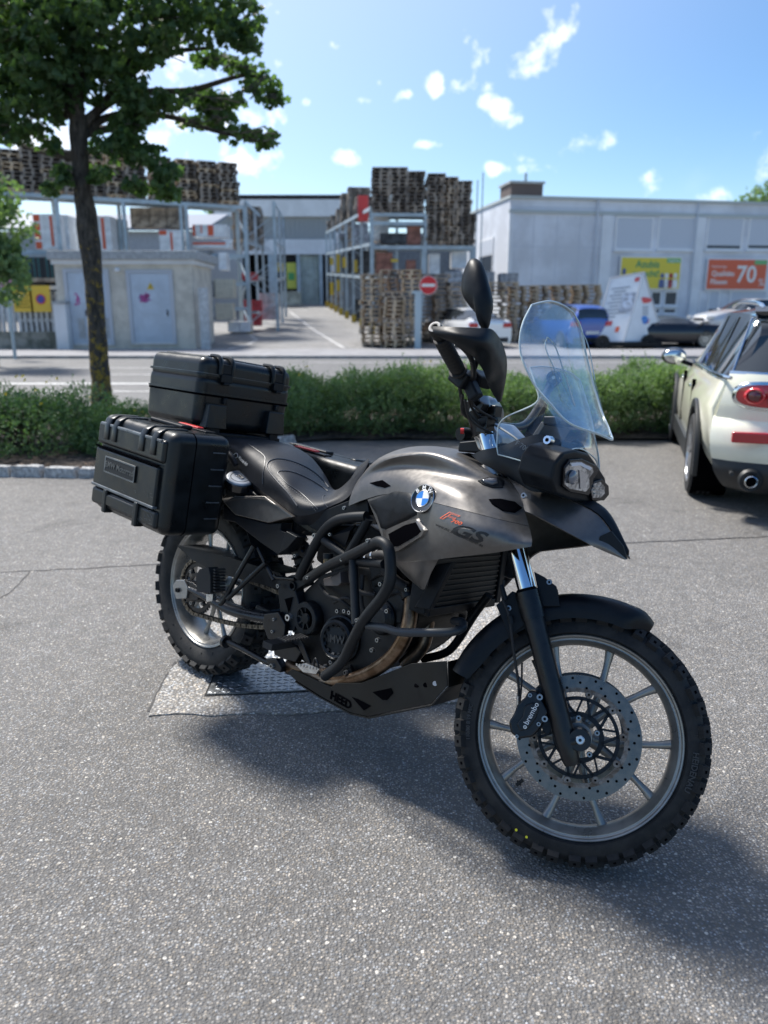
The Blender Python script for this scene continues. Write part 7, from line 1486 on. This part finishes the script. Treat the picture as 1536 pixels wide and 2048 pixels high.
def tentbox(s0, s1, q0, q1, m, nm, o=.015): b = MB(); b.add([tentpt(s0, q0, o), tentpt(s1, q0, o), tentpt(s1, q1, o), tentpt(s0, q1, o)], [(0, 1, 2, 3)]); return b.build(nm, m, ts, smooth=False)
mLine = mat('grey_print', (.38, .42, .48), .6); mRp = mat('red_print', (.65, .10, .10), .5)
for k in range(9): tentbox(.12+.1*(k % 2), .50+.1*((k*7) % 3), .36+k*.055, .385+k*.055, mLine, 'print_line')
tentbox(.55, .95, .42, .72, mat('photo_print', (.45, .50, .58), .5, var=.4, vscale=6), 'print_picture'); tentbox(.08, .46, .24, .31, mRp, 'print_logo'); tentbox(.78, .92, .88, .94, mRp, 'print_logo'); tentbox(.62, .74, .14, .22, mOrg, 'print_logo')
def endpt(s, z, o=.02): return v['bm'].lerp(v['br'], s)*(1-z) + v['tr']*z + Vector((.2, -.98, 0))*o
b = MB(); c_ = endpt(.5, .60, .03); b.ell(c_, (.26, .01, .10), n=20, m=6); b.build('print_logo', mRp, ts); b = MB(); b.ell(endpt(.5, .31, .03), (.14, .01, .14), n=16, m=6); b.build('print_logo', mBlue, ts); b = MB(); b.ell(endpt(.58, .30, .04), (.08, .01, .10), n=12, m=6); b.build('print_logo', mOrg, ts)
b = MB()
for k in range(4): c_ = endpt(.5, .50-k*.035, .025); b.box(c_, (.30, .008, .04))
b.build('print_block', mLine, ts, smooth=False)
# street lamp like thin masts above the roofs
for i, (px, y0, Y) in enumerate([(948, 360, 36.5), (958, 345, 37)]):
    a = at(px, 620, Y); t = empty('thin_mast', (a.x, Y, yz(Y))); tag(t, 'thin grey mast beside the pallet tower, %s one' % ('left', 'right')[i], 'mast', 'thin masts'); b = MB(); b.cyl((0, 0, 0), (0, 0, at(px, y0, Y).z-yz(Y)), .03, n=6); b.build('mast_pole', mRack, t)
# ------------------------------------------------------------------ cars
mTyre = mat('car_tyre', (.018, .018, .019), .75, bump=.2, bscale=60); mAl = mat('car_alloy', (.42, .43, .45), .3, .85); mTrim = mat('car_trim', (.018, .020, .022), .5)
mGl = mat('car_glass', (.02, .026, .032), .04, spec=.9, coat=.3); mTail = mat('tail_lamp_red', (.45, .012, .02), .12, coat=1.0); mHead = mat('head_lamp', (.55, .6, .65), .08, .3, coat=1.0); mPlate = mat('plate_white', (.7, .7, .7), .4)
def carwheel(par, x, y, r, w, s, detail=False):
    b = MB(); b.lathe([(r*.62, -w*.42), (r*.70, -w*.5), (r*.92, -w*.5), (r*.985, -w*.40), (r, -w*.2), (r, w*.2), (r*.985, w*.40), (r*.92, w*.5), (r*.70, w*.5), (r*.62, w*.42)], (x, y, r), (0, 1, 0), n=40)
    if detail:
        for g in (-.24, -.08, .08, .24): b.mi = 1; b.lathe([(r+.001, (g-.018)*w), (r+.001, (g+.018)*w)], (x, y, r), (0, 1, 0), n=40)
    b.mi = 0; wl = b.build('wheel', [mTyre, mDark], par)
    b = MB(); b.lathe([(r*.64, -w*.44*s*-1), (r*.60, s*w*.30), (r*.56, s*w*.05), (.02, s*w*.0)], (x, y, r), (0, 1, 0), n=32); b.lathe([(r*.70, s*w*.505), (r*.64, s*w*.50), (r*.60, s*w*.40)], (x, y, r), (0, 1, 0), n=32)
    for i in range(10): a = 2*PI*i/10; d = Vector((math.cos(a), 0, math.sin(a))); b.bar(Vector((x, y+s*w*.42, r))+d*.03, Vector((x, y+s*w*.42, r))+d*r*.62, .035, .03, up=Vector((0, 1, 0)))
    b.build('rim', mAl, wl)
def carbody(par, st, mB, mRoof=None, n=3, side=(), wind=(), tuck=False):
    """st: stations rear -> front (x, ztop, zbelt, half width roof, belt, sill); side / wind: spans that are glass"""
    def ring(s):
        x, zt, zb, wt, wb, wl = s; rr_ = tuck and x < -.3
        return [Vector((x, 0, zt)), Vector((x, wt*.6, zt-.008)), Vector((x, wt, zt-.045)), Vector((x, wb, zb)), Vector((x, wl, zb*.80)), Vector((x, wl*(.96 if rr_ else 1.01), .50 if rr_ else .48)), Vector((x, wl*(.88 if rr_ else .985), .40 if rr_ else .30)), Vector((x, wl*(.80 if rr_ else .93), .34 if rr_ else .20))]
    rings = [ring(s) for s in st]; cols = [crom([r[j] for r in rings], n) for j in range(8)]; L = len(cols[0])
    body = MB(); glass = {}; roof = MB()
    for sg in (1, -1):
        for j in range(7):
            for i in range(L-1):
                sp_ = i//n; q = [cols[j][i], cols[j+1][i], cols[j+1][i+1], cols[j][i+1]]; q = [Vector((p.x, p.y*sg, p.z)) for p in q]
                if sg < 0: q = q[::-1]
                key = None
                if j == 2 and sp_ in side: key = ('side', sp_, sg)
                if j < 2 and sp_ in wind: key = ('wind', sp_, 0)
                tgt = body
                if key: tgt = glass.setdefault(key, MB())
                elif j < 2 and mRoof and zroof(st, sp_): tgt = roof
                elif j == 2 and mRoof and (zroof(st, sp_) or (tuck and sp_ == 1)): tgt = roof
                tgt.add(q, [(0, 1, 2, 3)])
    # end caps
    for r_, fl in ((rings[0], 1), (rings[-1], 0)):
        P = r_ + [Vector((p.x, -p.y, p.z)) for p in r_[:0:-1]]; body.add(P, [tuple(range(len(P)))[::(1 if fl else -1)]])
    for g_ in [body, roof] + list(glass.values()): pass
    body.build('body', mB, par, weld=.0005, ang=40)
    if roof.f: roof.build('roof', mRoof, par, weld=.0005, ang=40)
    for k, g_ in glass.items(): g_.build('window' if k[0] == 'side' else 'windscreen', mGl, par, weld=.0005, ang=40)
    return rings
def zroof(st, sp): return (st[sp][1]-st[sp][2]) > .25 and (st[sp+1][1]-st[sp+1][2]) > .25
def car(name, loc, hd, label, st, col, wb, x0, side, wind, wr=.33, tail=True, lamps=None, roofm=None, hw=.86):
    t = empty(name, loc, hd); tag(t, label, 'car'); m = mat(name+'_paint', col, .28, .2, coat=.8, spec=.5)
    carbody(t, st, m, roofm, side=side, wind=wind)
    for x in (x0, x0+wb):
        for s in (1, -1):
            b = MB(); b.cyl((x, s*(hw-.20), wr*1.1), (x, s*(hw+.004), wr*1.1), wr*1.08, n=28); b.build('wheel_arch', mDark, t); carwheel(t, x, s*(hw-.075), wr, .20, s)
    xr = st[0][0]; xf = st[-1][0]; zb = st[1][2]
    for s in (1, -1):
        b = MB(); b.box((xr+.03, s*(hw-.20), zb*.86), (.10, .34, .16)); b.build('tail_lamp', mTail, t, bev=.02)
        b = MB(); b.box((xf-.10, s*(hw-.22), .64), (.22, .32, .14)); b.build('headlight', mHead, t, bev=.03)
        b = MB(); b.ell((st[0][0]+(st[-1][0]-st[0][0])*.63, s*(hw+.08), zb+.02), (.06, .10, .07), n=10, m=6); b.build('mirror', m, t)
    b = MB(); b.bx(xr-.012, xr+.02, -.26, .26, .50, .61); b.build('number_plate', mPlate, t, smooth=False); b = MB(); b.bx(xf-.02, xf+.014, -.26, .26, .36, .47); b.build('number_plate', mPlate, t, smooth=False)
    b = MB(); b.bx(xr-.01, xr+.1, -hw*.85, hw*.85, .22, .40); b.build('rear_skirt', mTrim, t, bev=.02); b = MB(); b.bx(xf-.05, xf+.01, -.5, .5, .26, .34); b.bx(xf-.04, xf+.012, -.32, .32, .52, .62); b.build('grille', mTrim, t, bev=.01)
    return t
hatch = [(-.70, .62, .55, .60, .70, .74), (-.68, 1.05, .98, .58, .74, .80), (-.55, 1.38, .99, .54, .77, .84), (-.2, 1.50, .99, .60, .79, .86), (.6, 1.53, .98, .61, .80, .87), (1.35, 1.47, .97, .59, .80, .87), (2.05, 1.06, .95, .62, .78, .86), (2.6, .95, .86, .62, .76, .85), (3.05, .84, .74, .55, .70, .80), (3.20, .60, .52, .50, .62, .70)]
coupe = [(-.95, .70, .64, .60, .72, .78), (-.92, .98, .94, .62, .78, .86), (-.5, 1.12, .97, .56, .80, .89), (.1, 1.35, .97, .55, .80, .90), (.8, 1.42, .96, .57, .80, .90), (1.5, 1.37, .95, .56, .80, .90), (2.3, .98, .93, .62, .79, .89), (3.0, .88, .82, .62, .76, .88), (3.55, .74, .68, .55, .70, .82), (3.72, .52, .46, .50, .62, .72)]
conv = [(-.85, .60, .55, .60, .70, .78), (-.80, .86, .82, .62, .76, .85), (0, .90, .86, .62, .78, .88), (.3, 1.02, .87, .52, .76, .89), (.9, 1.10, .86, .52, .76, .89), (1.4, 1.06, .86, .52, .76, .89), (1.9, .88, .84, .62, .76, .88), (2.8, .80, .76, .62, .74, .87), (3.2, .66, .60, .55, .68, .80), (3.32, .45, .40, .5, .6, .7)]
g_ = gz(1163, 28.5); car('parked_hatchback', (g_.x, 28.2, 0.02), math.radians(106), 'bright blue hatchback parked beside the tent shaped sign, its tail towards the street', hatch, (.008, .07, .36), 2.5, .0, (2, 3, 4, 5), (1, 5), wr=.31)
g_ = gz(955, 28.4); car('parked_coupe', (g_.x, 28.3, .02), math.radians(112), 'white coupe with red light band seen from behind, left of the windscreen', coupe, (.78, .80, .82), 2.75, .0, (2, 3, 4, 5), (1, 2, 5), wr=.33)
g_ = gz(1300, 28.6); car('parked_convertible', (g_.x-.25, 28.6, .02), math.radians(3), 'black convertible half hidden behind the tent shaped sign', conv, (.010, .011, .016), 2.4, -.4, (3, 4), (2, 5), wr=.32)
g_ = gz(1470, 35); car('parked_saloon', (g_.x+1.6, 35.0, yz(35)), math.radians(196), 'silver white car parked with its front to the left before the pale building', coupe, (.55, .57, .60), 2.75, 0, (2, 3, 4, 5), (1, 2, 5), wr=.33)
# ---- cream estate car close at the right
HD = math.radians(90-17.0); K = .94
mini = empty('cream_car', (3.11, 5.45, .004), HD); mini.scale = (K, K, K); tag(mini, 'cream estate car with black roof seen from behind at the right picture edge', 'car')
mCr = mat('cream_paint', (.80, .785, .64), .30, coat=.9, var=.02); mRfB = mat('roof_black', (.012, .014, .018), .08, coat=1.0); mChr2 = mat('car_chrome', (.65, .68, .70), .12, 1.0)
st = [(-.64, .99, .93, .70, .760, .83), (-.63, 1.02, .96, .68, .775, .845), (-.58, 1.30, .97, .585, .785, .865), (-.46, 1.405, .965, .58, .795, .88), (-.10, 1.445, .955, .60, .80, .885), (.70, 1.455, .945, .61, .80, .885), (1.40, 1.41, .935, .60, .80, .88), (2.0, 1.03, .93, .60, .78, .875), (2.6, .96, .87, .60, .75, .87), (3.1, .86, .76, .52, .69, .82), (3.32, .55, .50, .45, .60, .70)]
mM = Matrix.Translation((3.11, 5.45, .004)) @ Matrix.Rotation(HD, 4, 'Z') @ Matrix.Diagonal((K, K, K, 1)); mI = mM.inverted(); cM = mI @ C0
def MX(px, py, x): r = mI.to_3x3() @ ray(px, py); return cM + r*((x-cM.x)/r.x)
carbody(mini, st, mCr, mRfB, n=4, side=(2, 3, 4, 5), wind=(1, 6), tuck=True)
def zprof(y): return 0
for x in (0.0, 2.67):
    for s in (1, -1):
        b = MB(); b.cyl((x, s*.64, .36), (x, s*.893, .36), .355, n=40); b.build('wheel_arch', mDark, mini)
        b = MB(); b.lathe([(.372, .0), (.43, .0), (.435, .02), (.43, .035), (.372, .035)], (x, s*.895-(.0175), .33), (0, 1, 0), n=40, closed=True, a0=-.25, a1=PI+.25, up=Vector((0, 0, 1))); b.build('arch_trim', mTrim, mini)
        carwheel(mini, x, s*.795, .327, .235, s, True)
# rear bumper, cladding, sill
b = MB(); 
def rsec(z, xo, w): return [Vector((xo+(abs(y)/w)**4*.17, y, z)) for y in [w*k/8 for k in range(-8, 9)]]
b.patch([rsec(.70, -.805, .82), rsec(.62, -.86, .835), rsec(.50, -.885, .83), rsec(.40, -.86, .80)], 1, 4, thick=.02, flip=True); b.build('rear_bumper', mCr, mini, ang=60)
b = MB(); b.patch([rsec(.415, -.868, .81), rsec(.34, -.885, .79), rsec(.24, -.84, .72), rsec(.20, -.74, .66)], 1, 4, thick=.02, flip=True); b.build('lower_cladding', mTrim, mini, ang=60)
b = MB(); b.patch([rsec(1.0, -.775, .74), rsec(.90, -.815, .765), rsec(.80, -.825, .79), rsec(.69, -.812, .81)], 1, 4, thick=.02, flip=True); tg = b.build('tailgate', mCr, mini, ang=60)
b = MB(); b.patch([rsec(1.405, -.50, .585), rsec(1.34, -.60, .60), rsec(1.16, -.70, .665), rsec(1.0, -.776, .735)], 1, 4, thick=.01, flip=True); b.build('rear_window', mGl, mini, ang=60)
b = MB(); b.patch([rsec(1.02, -.775, .745), rsec(.985, -.785, .75)], 1, 1, thick=.012, flip=True); b.build('rear_chrome', mChr2, mini)
b = MB(); b.patch([rsec(1.43, -.50, .59), rsec(1.395, -.58, .60)], 1, 1, thick=.03, flip=True); b.build('roof_spoiler', mRfB, mini)
for s in (1, -1): b = MB(); b.bx(.42, 2.25, s*.885-.02, s*.885+.02, .20, .36); b.build('side_cladding', mTrim, mini, bev=.01)
# tail lamps: chrome ring, red lens with darker rings
for s in (1, -1):
    def lp(y, z, o): return Vector((-.836-o+(abs(y)/.79)**4*.17, y*s, z))
    def oval(cy, cz, ry, rz, n=40, e=2.8): 
        return [(cy+math.copysign(abs(math.cos(a))**(2/e), math.cos(a))*ry, cz+math.copysign(abs(math.sin(a))**(2/e), math.sin(a))*rz) for a in [2*PI*i/n for i in range(n)]]
    def disc(cy, cz, ry, rz, o, m, nm, par, e=2.8, ring=None):
        b = MB(); P = oval(cy, cz, ry, rz, e=e); n = len(P)
        if ring: Q = oval(cy, cz, ry-ring, rz-ring, e=e); vs = [lp(y, z, o) for y, z in P]+[lp(y, z, o+.006) for y, z in Q]+[lp(y, z, o-.02) for y, z in P]; b.add(vs, [(i, (i+1) % n, n+(i+1) % n, n+i) for i in range(n)]+[(2*n+i, 2*n+(i+1) % n, (i+1) % n, i) for i in range(n)])
        else:
            sc_ = (1.0, .92, .7, .45, .2); vs = []
            for k_, q_ in enumerate(sc_): vs += [lp(cy+(y-cy)*q_, cz+(z-cz)*q_, o+.010*(1-q_*q_)) for y, z in P]
            vs.append(lp(cy, cz, o+.011)); b.add(vs, [(k_*n+i, k_*n+(i+1) % n, (k_+1)*n+(i+1) % n, (k_+1)*n+i) for k_ in range(4) for i in range(n)] + [(4*n+i, 4*n+(i+1) % n, 5*n) for i in range(n)])
        return b.build(nm, m, par, ang=70)
    lc = disc(.50, .870, .235, .098, .012, mChr2, 'lamp_surround', mini, ring=.022); disc(.50, .870, .214, .077, .014, mTail, 'tail_lamp', lc)
    mDkR = mat('tail_dark_red', (.10, .008, .012), .15, coat=1.0)
    disc(.605, .870, .062, .055, .030, mat('tail_bright_red', (.62, .03, .04), .15, coat=1.0), 'lamp_ring', lc, e=2, ring=.012); disc(.605, .870, .036, .032, .032, mDkR, 'lamp_core', lc, e=2)
    for k in range(3): disc(.515-.075*k, .870, .014, .056, .030, mDkR, 'lamp_bar', lc, e=2)
    b = MB(); b.box((-.885, s*.53, .60), (.05, .40, .075)); b.build('fog_lamp', mTail, mini, bev=.012)
    b = MB(); b.cyl((-.93, s*.58, .305), (-.70, s*.58, .305), .042, n=28, cap=False); b.lathe([(.033, 0), (.037, -.005), (.042, 0)], (-.93, s*.58, .305), (1, 0, 0), n=28); b.build('exhaust_tip', mChr2, mini); b = MB(); b.cyl((-.925, s*.58, .305), (-.9, s*.58, .305), .034, n=24); b.build('exhaust_bore', mDark, mini)
    b = MB(); b.lathe([(.048, 0), (.068, -.012), (.082, .01)], (-.885, s*.58, .305), (1, 0, 0), n=28); b.build('exhaust_shroud', mTrim, mini)
    b = MB(); b.cyl((-.89, s*.70, .345), (-.83, s*.70, .345), .014, n=12); b.build('parking_sensor', mTrim, mini)
# rear screen with pillars, belt chrome, door lines, handles
b = MB(); b.bx(-.83, -.815, -.008, .008, .70, 1.0); b.build('door_gap', mDark, mini, smooth=False)
for s in (1, -1):
    b = MB(); b.tube([Vector((-.78, s*.76, .985)), Vector((-.66, s*.795, .985)), Vector((-.2, s*.812, .975)), Vector((.7, s*.815, .965)), Vector((1.5, s*.812, .952)), Vector((1.95, s*.80, .95))], .013, n=8, k=3); b.build('belt_chrome', mChr2, mini)
    b = MB(); b.tube([Vector((-.40, s*.55, 1.44)), Vector((-.2, s*.56, 1.475)), Vector((.6, s*.57, 1.49)), Vector((1.2, s*.56, 1.46))], .016, n=8, k=4); b.build('roof_rail', mChr2, mini)
    for xx in (.62, 1.62): b = MB(); b.bx(xx, xx+.012, s*.870-.012, s*.870+.020, .38, .86); b.build('door_gap', mDark, mini, smooth=False)
    for xx in (.72, .48-.1+1.3): b = MB(); b.box((xx, s*.895, .80), (.12, .022, .03)); b.build('door_handle', mChr2, mini, bev=.01)
    b = MB(); b.ell((1.86, s*.985, .985), (.085, .12, .085), n=20, m=12); b.bar((1.84, s*.80, .90), (1.86, s*.94, .95), .05, .04); mr_ = b.build('door_mirror', mRfB, mini); b = MB(); b.ell((1.79, s*.985, .985), (.02, .10, .068), n=20, m=10); b.build('mirror_glass', mChr2, mr_)
    b = MB(); b.bar((-.60, s*.735, 1.00), (-.40, s*.62, 1.375), .05, .016, up=Vector((0, 1, 0))); b.build('pillar_strip', mChr2, mini, bev=.004)
    b = MB(); b.bar((.60, s*.798, .98), (.60, s*.66, 1.385), .07, .014, up=Vector((0, 1, 0))); b.build('door_pillar', mRfB, mini, smooth=False); b = MB(); b.bar((-.02, s*.797, .98), (-.02, s*.655, 1.38), .05, .014, up=Vector((0, 1, 0))); b.build('door_pillar', mRfB, mini, smooth=False)
b = MB(); b.bx(-.895, -.875, -.26, .26, .54, .65); b.build('number_plate', mPlate, mini, smooth=False)
